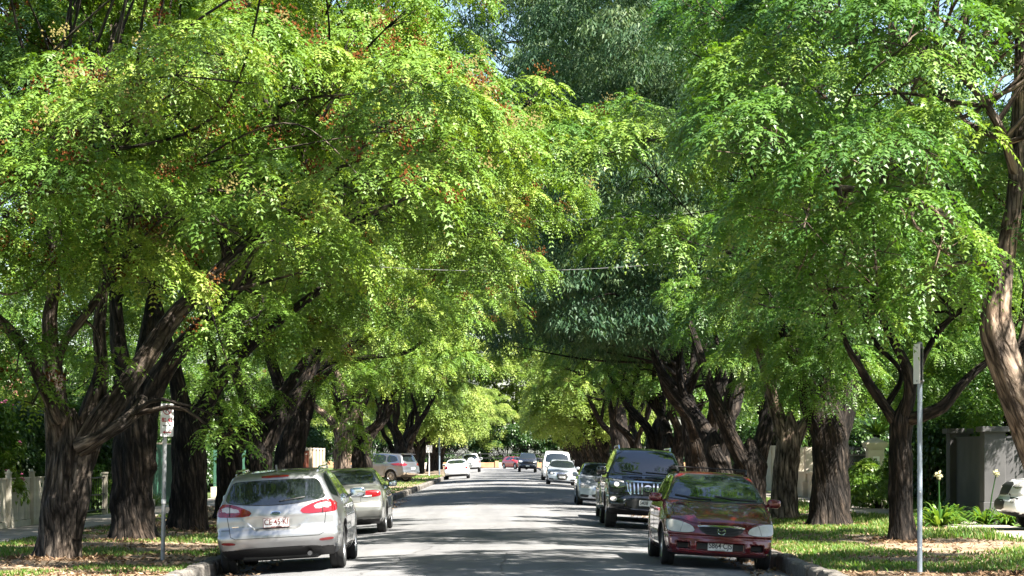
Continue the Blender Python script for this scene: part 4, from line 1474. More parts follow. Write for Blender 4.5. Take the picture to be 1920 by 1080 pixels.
def wheel_meshes(r, w, style):
    key = (r, w, style)
    if key in _WHEEL:
        return _WHEEL[key]
    rr = r * (0.66 if style != 'suv' else 0.62)
    prof = [(rr, -w * 0.42), (rr + 0.02, -w * 0.48), (r * 0.90, -w * 0.5), (r * 0.975, -w * 0.43), (r, -w * 0.30), (r, -w * 0.08), (r - 0.008, -w * 0.07), (r - 0.008, w * 0.07), (r, w * 0.08),
            (r, w * 0.30), (r * 0.975, w * 0.43), (r * 0.90, w * 0.5), (rr + 0.02, w * 0.48), (rr, w * 0.42)]
    ty = MB().lathe(prof, 36, 'x', cap=False).mesh('wheel', M['rubber'], True)
    mb = MB()
    for s in (1,):
        mb.lathe([(rr + 0.004, w * 0.44), (rr - 0.012, w * 0.455), (rr - 0.022, w * 0.40), (rr - 0.03, w * 0.10), (rr - 0.03, -w * 0.4), (rr + 0.004, -w * 0.42)], 36, 'x', cap=False)
        n = {'ten': 10, 'five': 5, 'suv': 6, 'cover': 7}[style]
        for k in range(n):
            a = 2 * math.pi * k / n
            wd = {'ten': 0.022, 'five': 0.055, 'suv': 0.05, 'cover': 0.075}[style]
            ca, sa = math.cos(a), math.sin(a)
            V = []
            for rad, ww in ((0.03, wd * 1.1), (rr - 0.015, wd * 0.8)):
                for sx in (-1, 1):
                    for xx in (w * 0.30, w * 0.42 if rad < 0.1 else w * 0.40):
                        V.append((xx, rad * ca - sx * ww / 2 * sa, rad * sa + sx * ww / 2 * ca))
            mb.add(V, [(1, 3, 7, 5), (0, 4, 6, 2), (0, 1, 5, 4), (2, 6, 7, 3), (0, 2, 3, 1), (4, 5, 7, 6)])
        mb.lathe([(0.001, w * 0.43), (0.05, w * 0.43), (0.06, w * 0.40), (0.06, w * 0.2)], 20, 'x')
    rim = mb.mesh('rim', M['alloy'], True)
    disc = MB().lathe([(0.001, w * 0.13), (rr - 0.03, w * 0.12), (rr - 0.03, -w * 0.3), (0.001, -w * 0.3)], 24, 'x').mesh('brake_disc', M['alloy_dark'])
    _WHEEL[key] = (ty, rim, disc)
    return _WHEEL[key]


def text_mesh(s, size, m, name='lettering', depth=0.0015, bold=0.0, sx=1.0):
    cu = bpy.data.curves.new('t', 'FONT')
    cu.body = s
    cu.size = size
    cu.extrude = depth
    cu.offset = bold
    cu.align_x = 'CENTER'
    cu.align_y = 'CENTER'
    o = bpy.data.objects.new('t', cu)
    COL.objects.link(o)
    dg = bpy.context.evaluated_depsgraph_get()
    me = bpy.data.meshes.new_from_object(o.evaluated_get(dg))
    bpy.data.objects.remove(o)
    me.name = name
    for v in me.vertices:
        v.co.x *= sx
    me.materials.clear()
    me.materials.append(m)
    return me


def number_plate(sh, car, x, z, side, text, ink, w=0.372, h=0.134, sub=None, rx=0.0, fill=0.91):
    p, n = sh.spot(x, z, side)
    s = 1 if side == 'front' else -1
    rot = (math.radians(90) + rx, 0, math.pi if side == 'front' else 0)
    pl = MB().prism([(-w / 2 + .008, -h / 2), (w / 2 - .008, -h / 2), (w / 2, -h / 2 + .008), (w / 2, h / 2 - .008), (w / 2 - .008, h / 2), (-w / 2 + .008, h / 2), (-w / 2, h / 2 - .008), (-w / 2, -h / 2 + .008)], -0.03, 0.004, 'xy')
    plate = pl.build('number_plate', M['plate'], car, loc=(x, p[1] + s * 0.022, z), rot=rot)
    fr = MB()
    for sg in (-1, 1):
        fr.box((0, sg * (h / 2 - 0.003), 0.003), (w, 0.006, 0.006)).box((sg * (w / 2 - 0.003), 0, 0.003), (0.006, h - 0.012, 0.006))
    fr.build('plate_frame', ink if ink is M['ink_maroon'] else M['plate_rim'], plate)
    if not text.strip():
        return plate
    t = text_mesh(text, h * 0.86, ink, bold=0.0012, sx=0.86)
    xs = np.array([v.co.x for v in t.vertices])
    k = (w * fill) / (xs.max() - xs.min())
    for v in t.vertices:
        v.co.x *= k
    obj('lettering', t, plate, loc=(-w * (0.91 - fill) / 2, 0.008 if sub else 0, 0.0055))
    if sub:
        obj('lettering', text_mesh(sub, h * 0.13, ink, bold=0.0003), plate, loc=(0, -h * 0.39, 0.0055))
    return plate


def put_car(name, label, cat, loc, rz, roll, group='cars parked along the kerb'):
    c = empty(name, loc, rz)
    c.rotation_euler = (0, roll, rz)
    tag(c, label, cat, group)
    return c


def wheels_for(sh, car, w=0.205, style='five', mat_rim=None):
    ty, rim, disc = wheel_meshes(sh.wr, w, style)
    for wy in sh.wheels:
        for s in (-1, 1):
            o = obj('wheel', ty, car, loc=(s * (sh.W - w / 2 - 0.035), wy, sh.wr), rot=(0, 0, 0 if s > 0 else math.pi))
            obj('rim', rim, o)
            obj('brake_disc', disc, o)


def door_mirrors(sh, car, y, z, m, s=(0.10, 0.055, 0.075), out=0.10):
    for sg in (-1, 1):
        p, n = sh.spot(y, z - 0.06, 'right' if sg > 0 else 'left')
        x = p[0] + sg * out
        V, F = superell((x, y, z), s, 0.55)
        mb = MB(); mb.add(V, F)
        mb.bar((p[0] - sg * 0.03, y, z - 0.05), (x - sg * 0.04, y, z - 0.03), 0.022, 8)
        o = mb.build('door_mirror', m, car, True)
        V, F = superell((x, y - s[1] * 0.86, z), (s[0] * 0.86, 0.012, s[2] * 0.82), 0.5)
        mb = MB(); mb.add(V, F)
        mb.build('mirror_glass', M['mirror'], o, True)


M['mirror'] = mat('mirror_glass', (0.55, 0.6, 0.66), 0.04, metal=1.0)


def body_mats(sill, wy, sh, extra=None):
    """Paint everywhere, black underneath and inside the wheel arches."""
    def fn(c, n):
        mi = np.zeros(len(c), int)
        mi[(n[:, 2] < -0.8) & (c[:, 2] < sill + 0.25)] = 1
        mi[c[:, 2] < sill] = 1
        for w in sh.wheels:
            rr = np.sqrt((c[:, 1] - w) ** 2 + (c[:, 2] - sh.wr) ** 2)
            mi[(rr < sh.ra + 0.012) & (np.abs(n[:, 0]) < 0.55)] = 1
            mi[(rr < sh.ra - 0.02)] = 1
        if extra is not None:
            mi = extra(c, n, mi)
        return mi
    return fn


def oval(cx, cz, a, b, n=20):
    return [(cx + a * math.cos(2 * math.pi * i / n), cz + b * math.sin(2 * math.pi * i / n)) for i in range(n)]


def ring_badge(sh, car, cx, cz, a, b, side, m, name='badge', w=0.012, raise_=0.006):
    return sh.line(name, oval(cx, cz, a, b, 24), side, m, car, w=w, closed=True, off=0.004, raise_=raise_)


def side_glass(sh, car, windows, seal=True):
    for sd in ('left', 'right'):
        for poly in windows:
            g = sh.patch('side_window', poly, sd, M['glass'], car, off=0.004, rnd=1, step=0.08)
            if seal:
                sh.line('window_seal', poly, sd, M['black_trim'], g, w=0.022, off=0.003, closed=True, rnd=1)


def gaps(sh, car, lines, name='panel_gap', w=0.008):
    for side, pts in lines:
        sh.line(name, pts, side, M['gap'], car, w=w, off=0.002)


def handles(sh, car, pts, m):
    for sd in ('left', 'right'):
        for y, z in pts:
            p, n = sh.spot(y, z, sd)
            s = 1 if sd == 'right' else -1
            MB().box((p[0] + s * 0.018, y, z), (0.022, 0.19, 0.03), bevel=0.008).build('door_handle', m, car, True)
# ---- shapes
HW_LOW = [(0.15, 0.78), (0.34, 0.89), (0.55, 0.925), (0.76, 0.93), (0.92, 0.905), (1.0, 0.865), (1.20, 0.765), (1.42, 0.655), (1.52, 0.60)]
SH_WAGON = CarShape([(-2.16, .30), (-2.34, .36), (-2.41, .48), (-2.405, .60), (-2.36, .665), (-2.345, .70), (-2.34, .84), (-2.285, 1.02), (-2.13, 1.30), (-2.08, 1.40), (-1.95, 1.455), (-1.0, 1.495), (-.2, 1.50), (.25, 1.46),
                     (.6, 1.33), (1.1, 1.07), (1.28, .985), (1.7, .93), (2.15, .82), (2.32, .72), (2.41, .58), (2.42, .42), (2.36, .28), (2.2, .20), (1.9, .18), (-1.9, .20)],
                    HW_LOW, (1.43, -1.42), 0.335, (0.24, 0.17))
SH_SMALL = CarShape([(-2.0, .28), (-2.1, .36), (-2.12, .5), (-2.1, .68), (-2.0, .9), (-1.78, 1.26), (-1.62, 1.37), (-1.0, 1.425), (0, 1.43), (.3, 1.40), (.62, 1.265), (1.02, 1.015), (1.15, .965), (1.5, .90), (1.86, .79), (2.0, .71),
                     (2.07, .61), (2.105, .53), (2.115, .42), (2.13, .33), (2.10, .24), (1.95, .19), (1.7, .17), (-1.8, .17)],
                    [(.15, .72), (.3, .815), (.5, .845), (.7, .853), (.86, .835), (.95, .79), (1.15, .695), (1.36, .60), (1.44, .55)], (1.30, -1.31), 0.30, (0.26, 0.18), taper=(0.08, 0.06))
SH_SEDAN = CarShape([(-2.2, .26), (-2.34, .34), (-2.385, .48), (-2.375, .60), (-2.32, .67), (-2.30, .72), (-2.285, .90), (-2.22, .985), (-1.78, 1.03), (-1.62, 1.06), (-1.08, 1.33), (-.75, 1.40), (0, 1.42), (.25, 1.39), (.65, 1.24), (1.1, 1.0),
                     (1.25, .95), (1.7, .90), (2.15, .78), (2.3, .68), (2.38, .52), (2.36, .32), (2.25, .2), (1.9, .17), (-1.9, .19)],
                    [(.15, .76), (.34, .865), (.55, .888), (.75, .89), (.92, .865), (.99, .82), (1.2, .70), (1.36, .60), (1.44, .55)], (1.38, -1.30), 0.315, (0.22, 0.14))
SH_BIG = CarShape([(-2.2, .40), (-2.38, .48), (-2.42, .62), (-2.40, .74), (-2.36, .80), (-2.35, 1.1), (-2.27, 1.5), (-2.14, 1.76), (-1.95, 1.82), (-.8, 1.86), (.2, 1.85), (.5, 1.79), (.82, 1.57), (1.20, 1.21), (1.33, 1.165), (1.75, 1.14), (2.10, 1.075),
                   (2.22, 1.0), (2.28, .86), (2.32, .74), (2.40, .66), (2.42, .54), (2.38, .44), (2.2, .36), (1.95, .30), (-1.9, .32)],
                  [(.3, .80), (.45, .90), (.7, .925), (1.0, .93), (1.13, .915), (1.22, .875), (1.5, .77), (1.78, .67), (1.88, .62)], (1.47, -1.32), 0.385, (0.20, 0.10), taper=(0.05, 0.03), flare=0.03)
SH_VAN = CarShape([(-2.35, .35), (-2.45, .5), (-2.45, 1.0), (-2.38, 1.8), (-2.25, 1.93), (0, 1.98), (.9, 1.94), (1.2, 1.80), (1.75, 1.2), (1.95, 1.1), (2.3, .92), (2.42, .75), (2.45, .45), (2.35, .28), (2.1, .22), (-2.1, .24)],
                  [(.22, .84), (.5, .93), (1.0, .945), (1.15, .92), (1.5, .85), (1.9, .76), (1.99, .72)], (1.5, -1.5), 0.33, (0.28, 0.08))
SH_CROSS = CarShape([(-2.1, .40), (-2.30, .46), (-2.35, .6), (-2.31, .72), (-2.29, .95), (-2.21, 1.15), (-1.98, 1.54), (-1.82, 1.63), (-1.2, 1.68), (-.2, 1.71), (.2, 1.68), (.55, 1.52), (1.1, 1.14), (1.25, 1.08), (1.7, 1.02), (2.1, .92), (2.27, .8),
                     (2.33, .6), (2.33, .4), (2.2, .27), (1.9, .23), (-1.9, .26)],
                    [(.22, .80), (.4, .88), (.65, .905), (.95, .905), (1.08, .88), (1.16, .84), (1.4, .74), (1.6, .66), (1.72, .6)], (1.35, -1.32), 0.35, (0.22, 0.14), flare=0.025)
CX = 3.17
ROLL = 0.019 * CX


def road_loc(x, y):
    return (x, y, road_z(x))


# ---------------------------------------------------------------- silver station wagon, left, seen from behind
def silver_wagon():
    sh = SH_WAGON
    recess = [(-.47, .80), (.47, .80), (.30, .655), (-.30, .655)]

    def cut(d, p, x, y, z):
        # plate niche pressed into the tailgate
        e = np.maximum(np.maximum((x - (.30 + (z - .66) * 1.15)) * .7, z - .805), .655 - z)
        return smax(d, -np.maximum(e, y + 2.325), 0.03)

    def cut2(d, p, x, y, z):
        # step under the shoulder crease
        return d + 0.010 * np.exp(-((z - .60) / .035) ** 2) * (y < 0)
    sh.cuts = (cut, cut2)
    car = put_car('station_wagon', 'silver station wagon seen from behind, plate CE 45 KI', 'car', road_loc(-3.22, 35.05), math.radians(0.4), -ROLL)
    fn = body_mats(.20, None, sh)
    obj('body', sh.body('wagon_body', .029, [M['p_silver'], M['black_trim']], fn), car)
    wheels_for(sh, car, .215, 'five')
    # glass
    rw = [(-.55, 1.335), (.55, 1.335), (.62, 1.30), (.715, 1.10), (.69, 1.045), (.35, 1.0), (0, .985), (-.35, 1.0), (-.69, 1.045), (-.715, 1.10), (-.62, 1.30)]
    g = sh.patch('rear_window', rw, 'rear', M['glass'], car, rnd=1)
    sh.line('window_seal', rw, 'rear', M['black_trim'], g, w=.02, closed=True, rnd=1)
    side_glass(sh, car, [[(1.0, 1.0), (.98, 1.08), (.35, 1.40), (.0, 1.425), (-.02, 1.0)], [(-.10, 1.0), (-.10, 1.43), (-1.0, 1.42), (-1.05, 1.03)],
                         [(-1.13, 1.03), (-1.10, 1.415), (-1.75, 1.37), (-2.0, 1.16), (-1.95, 1.09)]])
    ws = [(-.60, 1.41), (.60, 1.41), (.76, 1.06), (.4, 1.02), (-.4, 1.02), (-.76, 1.06)]
    sh.patch('windscreen', ws, 'front', M['glass'], car)
    # lamps: wrap round the corners, red border, clear middle
    for s in (1, -1):
        tl = [(.335, .895), (.47, .965), (.64, 1.025), (.755, 1.035), (.845, .985), (.865, .865), (.80, .845), (.40, .835)]
        cl = [(.43, .900), (.55, .955), (.66, .990), (.74, .995), (.80, .955), (.808, .905), (.60, .888)]
        if s < 0:
            tl, cl = mirror_poly(tl), mirror_poly(cl)
        o = sh.patch('tail_lamp', tl, 'rear', M['red_lens'], car, off=.006, step=.03, bulge=.010)
        sh.patch('clear_lens', cl, 'rear', M['clear_lens'], o, off=.012, step=.03, bulge=.008)
        sh.line('lamp_divider', [(s * .655, 1.02), (s * .665, .845)], 'rear', M['gap'], o, w=.008, off=.02)
        rf = [(s * .60, .475), (s * .80, .49), (s * .80, .452), (s * .60, .438)]
        sh.patch('bumper_reflector', rf, 'rear', M['red_lens'], car, off=.005, step=.03, rnd=2)
    sh.patch('brake_lamp', [(-.20, 1.400), (.20, 1.400), (.19, 1.372), (-.19, 1.372)], 'rear', M['red_lens'], car, off=.012, step=.03)
    # lower bumper insert, exhaust
    sh.patch('bumper_insert', [(-.55, .385), (.55, .385), (.66, .325), (.62, .29), (-.62, .29), (-.66, .325)], 'rear', M['black_trim'], car, off=.006, step=.05)
    MB().bar((.45, -2.34, .27), (.45, -1.9, .28), .032, 12).build('exhaust_pipe', M['alloy_dark'], car, True)
    MB().box((0, -1.2, .24), (1.1, 1.6, .10), bevel=.03).build('underbody', M['black_trim'], car)
    # panel gaps
    gaps(sh, car, [('rear', [(-.735, 1.06), (-.70, .80), (-.665, .56), (-.60, .525), (.60, .525), (.665, .56), (.70, .80), (.735, 1.06)]),
                   ('rear', [(-.84, .66), (-.68, .655)]), ('rear', [(.84, .66), (.68, .655)])])
    for sd in ('left', 'right'):
        gaps(sh, car, [(sd, [(1.05, .98), (1.08, .7), (1.02, .30)]), (sd, [(-.06, 1.0), (-.06, .30)]), (sd, [(-1.08, 1.02), (-1.12, .75), (-.98, .52), (-.95, .30)]), (sd, [(1.0, .30), (-.95, .30)])])
    sh.line('crease_trim', [(-1.0, .74), (1.0, .73)], 'right', M['chrome'], car, w=.006)
    handles(sh, car, [(.12, .86), (-.92, .88)], M['p_silver'])
    door_mirrors(sh, car, .92, 1.06, M['p_silver'], (.125, .06, .085), .13)
    for s in (-1, 1):
        mb = MB()
        for a, b in (((.60, .15, 1.475), (.605, 0, 1.51)), ((.605, 0, 1.51), (.60, -1.55, 1.495)), ((.60, -1.55, 1.495), (.59, -1.75, 1.44))):
            mb.bar((s * a[0], a[1], a[2]), (s * b[0], b[1], b[2]), .016, 8)
        mb.build('roof_rail', M['chrome'], car, True)
    mb = MB()
    mb.prism([(-1.80, 1.475), (-1.84, 1.55), (-1.80, 1.56), (-1.66, 1.48)], .012, -.012, 'yz')
    mb.build('roof_aerial', M['p_silver'], car)
    # badges and plate
    p, n = sh.spot(0, .875, 'rear')
    bd = sh.patch('badge', oval(0, .868, .068, .027), 'rear', M['badge_blue'], car, off=.008, step=.02, rnd=0)
    sh.line('badge_rim', oval(0, .868, .068, .027, 28), 'rear', M['chrome'], bd, w=.007, closed=True, off=.010)
    obj('lettering', text_mesh('Ford', .042, M['chrome']), bd, loc=(0, p[1] - .016, .866), rot=(math.radians(83), 0, 0))
    p, n = sh.spot(-.58, .70, 'rear')
    MB().box((-.56, p[1] - .004, .70), (.16, .008, .012)).build('model_badge', M['chrome'], car)
    number_plate(sh, car, 0, .735, 'rear', 'CE·45·KI', M['ink_maroon'], sub='SOUTH AUSTRALIA')
    sh.line('rear_wiper', [(.05, 1.03), (.42, 1.075)], 'rear', M['black_trim'], car, w=.014, raise_=.012)
    return car


silver_wagon()


# ---------------------------------------------------------------- silver sedan ahead of it
def sedan(name, label, loc, rz, roll, paint_m, res, front=False):
    sh = SH_SEDAN
    car = put_car(name, label, 'car', loc, rz, roll)
    obj('body', sh.body(name + '_body', res, [paint_m, M['black_trim']], body_mats(.22, None, sh)), car)
    wheels_for(sh, car, .20, 'cover')
    MB().box((0, -.2, .24), (1.1, 3.2, .10), bevel=.03).build('underbody', M['black_trim'], car)
    rw = [(-.55, 1.345), (.55, 1.345), (.70, 1.085), (.30, 1.07), (-.30, 1.07), (-.70, 1.085)]
    g = sh.patch('rear_window', rw, 'rear', M['glass'], car)
    sh.line('window_seal', rw, 'rear', M['black_trim'], g, w=.022, closed=True, rnd=1)
    sh.patch('windscreen', [(-.56, 1.345), (.56, 1.345), (.74, 1.03), (.4, 1.0), (-.4, 1.0), (-.74, 1.03)], 'front', M['glass'], car)
    side_glass(sh, car, [[(.98, .985), (.95, 1.05), (.30, 1.335), (-.02, 1.345), (-.04, .985)], [(-.12, .985), (-.12, 1.345), (-.75, 1.32), (-1.25, 1.06), (-1.22, 1.0)]])
    for s in (1, -1):
        tl = [(.40, .915), (.66, .925), (.80, .905), (.81, .80), (.66, .785), (.40, .79)]
        o = sh.patch('tail_lamp', tl if s > 0 else mirror_poly(tl), 'rear', M['red_lens'], car, off=.006, step=.04, bulge=.006)
        rv = [(s * .42, .825), (s * .42, .795), (s * .62, .795), (s * .62, .825)]
        sh.patch('clear_lens', rv, 'rear', M['clear_lens'], o, off=.014, rnd=0, step=.04)
        hl = [(.40, .68), (.60, .70), (.79, .71), (.80, .60), (.62, .585), (.42, .585)]
        sh.patch('headlamp', hl if s > 0 else mirror_poly(hl), 'front', M['clear_lens'], car, off=.006, step=.04, bulge=.008)
    sh.patch('grille', [(-.34, .665), (.34, .665), (.30, .585), (-.30, .585)], 'front', M['black_trim'], car, off=.005)
    sh.patch('lower_intake', [(-.55, .37), (.55, .37), (.52, .27), (-.52, .27)], 'front', M['black_trim'], car, off=.005)
    gaps(sh, car, [('rear', [(-.78, .99), (-.76, .93), (-.39, .93), (-.385, .69), (.385, .69), (.39, .93), (.76, .93), (.78, .99)]), ('rear', [(-.80, .69), (.80, .69)])])
    for sd in ('left', 'right'):
        gaps(sh, car, [(sd, [(1.0, .97), (1.02, .7), (.98, .28)]), (sd, [(-.08, .98), (-.08, .28)]), (sd, [(-1.0, .98), (-1.05, .75), (-.9, .5), (-.88, .28)])])
        sh.line('side_moulding', [(-.85, .52), (.95, .52)], sd, M['black_trim'], car, w=.04, off=.008)
    handles(sh, car, [(.08, .82), (-.86, .83)], paint_m)
    door_mirrors(sh, car, .86, 1.02, M['black_trim'] if not front else paint_m)
    number_plate(sh, car, 0, .80 if not front else .44, 'rear' if not front else 'front', ' ', M['ink_black'])
    return car


sedan('sedan', 'silver sedan parked ahead of the silver station wagon', road_loc(-3.38, 50.75), 0.004, -ROLL, M['p_silver_warm'], .036)


# ---------------------------------------------------------------- maroon car, right, seen from the front
def maroon_car():
    sh = SH_SMALL

    def hood(d, p, x, y, z):
        # two soft ridges run back from the grille corners over the bonnet
        k = sstep(1.1, 1.4, y) * sstep(.55, .75, z)
        return d - 0.010 * k * np.exp(-((x - (.34 + (2.0 - y) * .28)) / .05) ** 2) + .006 * k * (x < (.33 + (2.0 - y) * .28))

    def bumper(d, p, x, y, z):
        k = sstep(1.4, 1.8, y)
        d = d + .012 * k * np.exp(-((z - .475) / .02) ** 2)
        e = np.maximum(x - .36, np.maximum(z - .385, .275 - z))         # middle opening
        d = smax(d, -np.maximum(e, 2.02 - y), .02)
        e = np.maximum(np.abs(x - .545) - .095, np.maximum(z - .375, .285 - z))  # fog openings
        return smax(d, -np.maximum(e, 1.90 - y), .02)
    sh.cuts = (hood, bumper)
    car = put_car('hatchback_car', 'maroon car with a roof rack facing the camera, plate S864 CJS', 'car', road_loc(3.17, 36.0), math.pi + 0.006, -ROLL)

    def extra(c, n, mi):
        a = np.abs(c[:, 0])
        mi[(a < .345) & (c[:, 2] < .38) & (c[:, 2] > .28) & (c[:, 1] > 1.9) & (c[:, 1] < 2.085)] = 1
        mi[(np.abs(a - .545) < .085) & (c[:, 2] < .37) & (c[:, 2] > .29) & (c[:, 1] > 1.8) & (c[:, 1] < 2.03)] = 1
        return mi
    obj('body', sh.body('maroon_body', .027, [M['p_maroon'], M['black_trim']], body_mats(.195, None, sh, extra)), car)
    wheels_for(sh, car, .195, 'five')
    MB().box((0, -.1, .22), (1.0, 3.0, .10), bevel=.03).build('underbody', M['black_trim'], car)
    ws = [(-.535, 1.365), (0, 1.385), (.535, 1.365), (.735, 1.03), (.70, 1.005), (.35, .985), (0, .98), (-.35, .985), (-.70, 1.005), (-.735, 1.03)]
    g = sh.patch('windscreen', ws, 'front', M['glass'], car, step=.05)
    sh.line('window_seal', ws, 'front', M['black_trim'], g, w=.024, closed=True, rnd=1)
    sh.line('wiper', [(-.62, 1.02), (-.25, 1.025), (.02, 1.06)], 'front', M['black_trim'], car, w=.016, raise_=.014)
    sh.line('wiper', [(.08, 1.005), (.35, 1.015), (.62, 1.05)], 'front', M['black_trim'], car, w=.016, raise_=.014)
    sh.patch('rear_window', [(-.52, 1.36), (.52, 1.36), (.66, 1.0), (-.66, 1.0)], 'rear', M['glass'], car)
    side_glass(sh, car, [[(.93, .965), (.90, 1.03), (.28, 1.355), (-.05, 1.37), (-.07, .965)], [(-.15, .965), (-.15, 1.37), (-.8, 1.36), (-.95, 1.0)], [(-1.03, 1.0), (-.9, 1.355), (-1.45, 1.31), (-1.65, 1.08)]])
    for s in (1, -1):
        hl = [(.385, .545), (.43, .625), (.60, .685), (.775, .700), (.80, .66), (.795, .555), (.72, .525), (.50, .520)]
        o = sh.patch('headlamp', hl if s > 0 else mirror_poly(hl), 'front', M['dull_lens'], car, off=.006, step=.03, bulge=.012)
        sh.line('lamp_edge', hl if s > 0 else mirror_poly(hl), 'front', M['gap'], o, w=.010, closed=True, rnd=1, off=.004)
        dv = [(s * .555, .66), (s * .60, .53)]
        sh.line('lamp_divider', dv, 'front', M['clear_lens'], o, w=.008, off=.020)
        sh.patch('tail_lamp', [(s * .55, .95), (s * .76, .95), (s * .79, .75), (s * .55, .78)], 'rear', M['red_lens'], car, off=.006)
    gr = [(-.345, .615), (-.2, .625), (0, .628), (.2, .625), (.345, .615), (.30, .545), (.20, .500), (0, .488), (-.20, .500), (-.30, .545)]
    o = sh.patch('grille', gr, 'front', M['black_trim'], car, off=.004, step=.035)
    for z in (.595, .572, .549, .526):
        sh.line('grille_bar', [(-.30 + (.6 - z) * .9, z), (.30 - (.6 - z) * .9, z)], 'front', M['gap'], o, w=.008, off=.010)
    ch = [(-.355, .632), (-.2, .643), (0, .646), (.2, .643), (.355, .632), (.345, .612), (.2, .620), (0, .622), (-.2, .620), (-.345, .612)]
    sh.patch('chrome_strip', ch, 'front', M['chrome'], car, off=.012, step=.03)
    # winged emblem inside an oval ring
    b = ring_badge(sh, car, 0, .560, .058, .046, 'front', M['chrome'], w=.011)
    sh.line('badge_wing', [(-.050, .574), (-.026, .570), (0, .546), (.026, .570), (.050, .574)], 'front', M['chrome'], b, w=.010, off=.010, rnd=1)
    sh.line('badge_wing', [(-.036, .530), (-.028, .566)], 'front', M['chrome'], b, w=.008, off=.010)
    sh.line('badge_wing', [(.036, .530), (.028, .566)], 'front', M['chrome'], b, w=.008, off=.010)
    gaps(sh, car, [('front', [(-.80, .73), (-.60, .712), (-.40, .662), (0, .668), (.40, .662), (.60, .712), (.80, .73)])])
    gaps(sh, car, [('top', [(.64, 1.05), (.70, 1.4), (.68, 1.72)]), ('top', [(-.64, 1.05), (-.70, 1.4), (-.68, 1.72)])])
    for sd in ('left', 'right'):
        gaps(sh, car, [(sd, [(.98, .95), (1.0, .7), (.94, .26)]), (sd, [(-.11, .96), (-.11, .26)]), (sd, [(-.98, .97), (-1.0, .75), (-.88, .5), (-.86, .26)])])
        sh.line('side_moulding', [(-.82, .48), (.90, .48)], sd, M['p_maroon'], car, w=.04, off=.010)
    handles(sh, car, [(.06, .80), (-.85, .81)], M['p_maroon'])
    door_mirrors(sh, car, .80, 1.00, M['p_maroon'], (.105, .055, .07), .115)
    for s in (-1, 1):
        mb = MB()
        for a, bb in (((.53, .12, 1.40), (.545, -.02, 1.465)), ((.545, -.02, 1.465), (.545, -1.35, 1.455)), ((.545, -1.35, 1.455), (.53, -1.5, 1.39))):
            mb.bar((s * a[0], a[1], a[2]), (s * bb[0], bb[1], bb[2]), .018, 8)
        mb.build('roof_rail', M['rubber'], car, True)
    for y in (-.15, -.95):
        MB().box((0, y, 1.485), (1.14, .05, .022), bevel=.008).build('roof_bar', M['rubber'], car, True)
    number_plate(sh, car, 0, .335, 'front', 'S864·CJS', M['ink_black'], sub='SOUTH AUSTRALIA', rx=0)
    sh.line('bumper_lip', [(-.74, .245), (-.3, .235), (.3, .235), (.74, .245)], 'front', M['p_maroon'], car, w=.03, off=.02)
    return car


maroon_car()


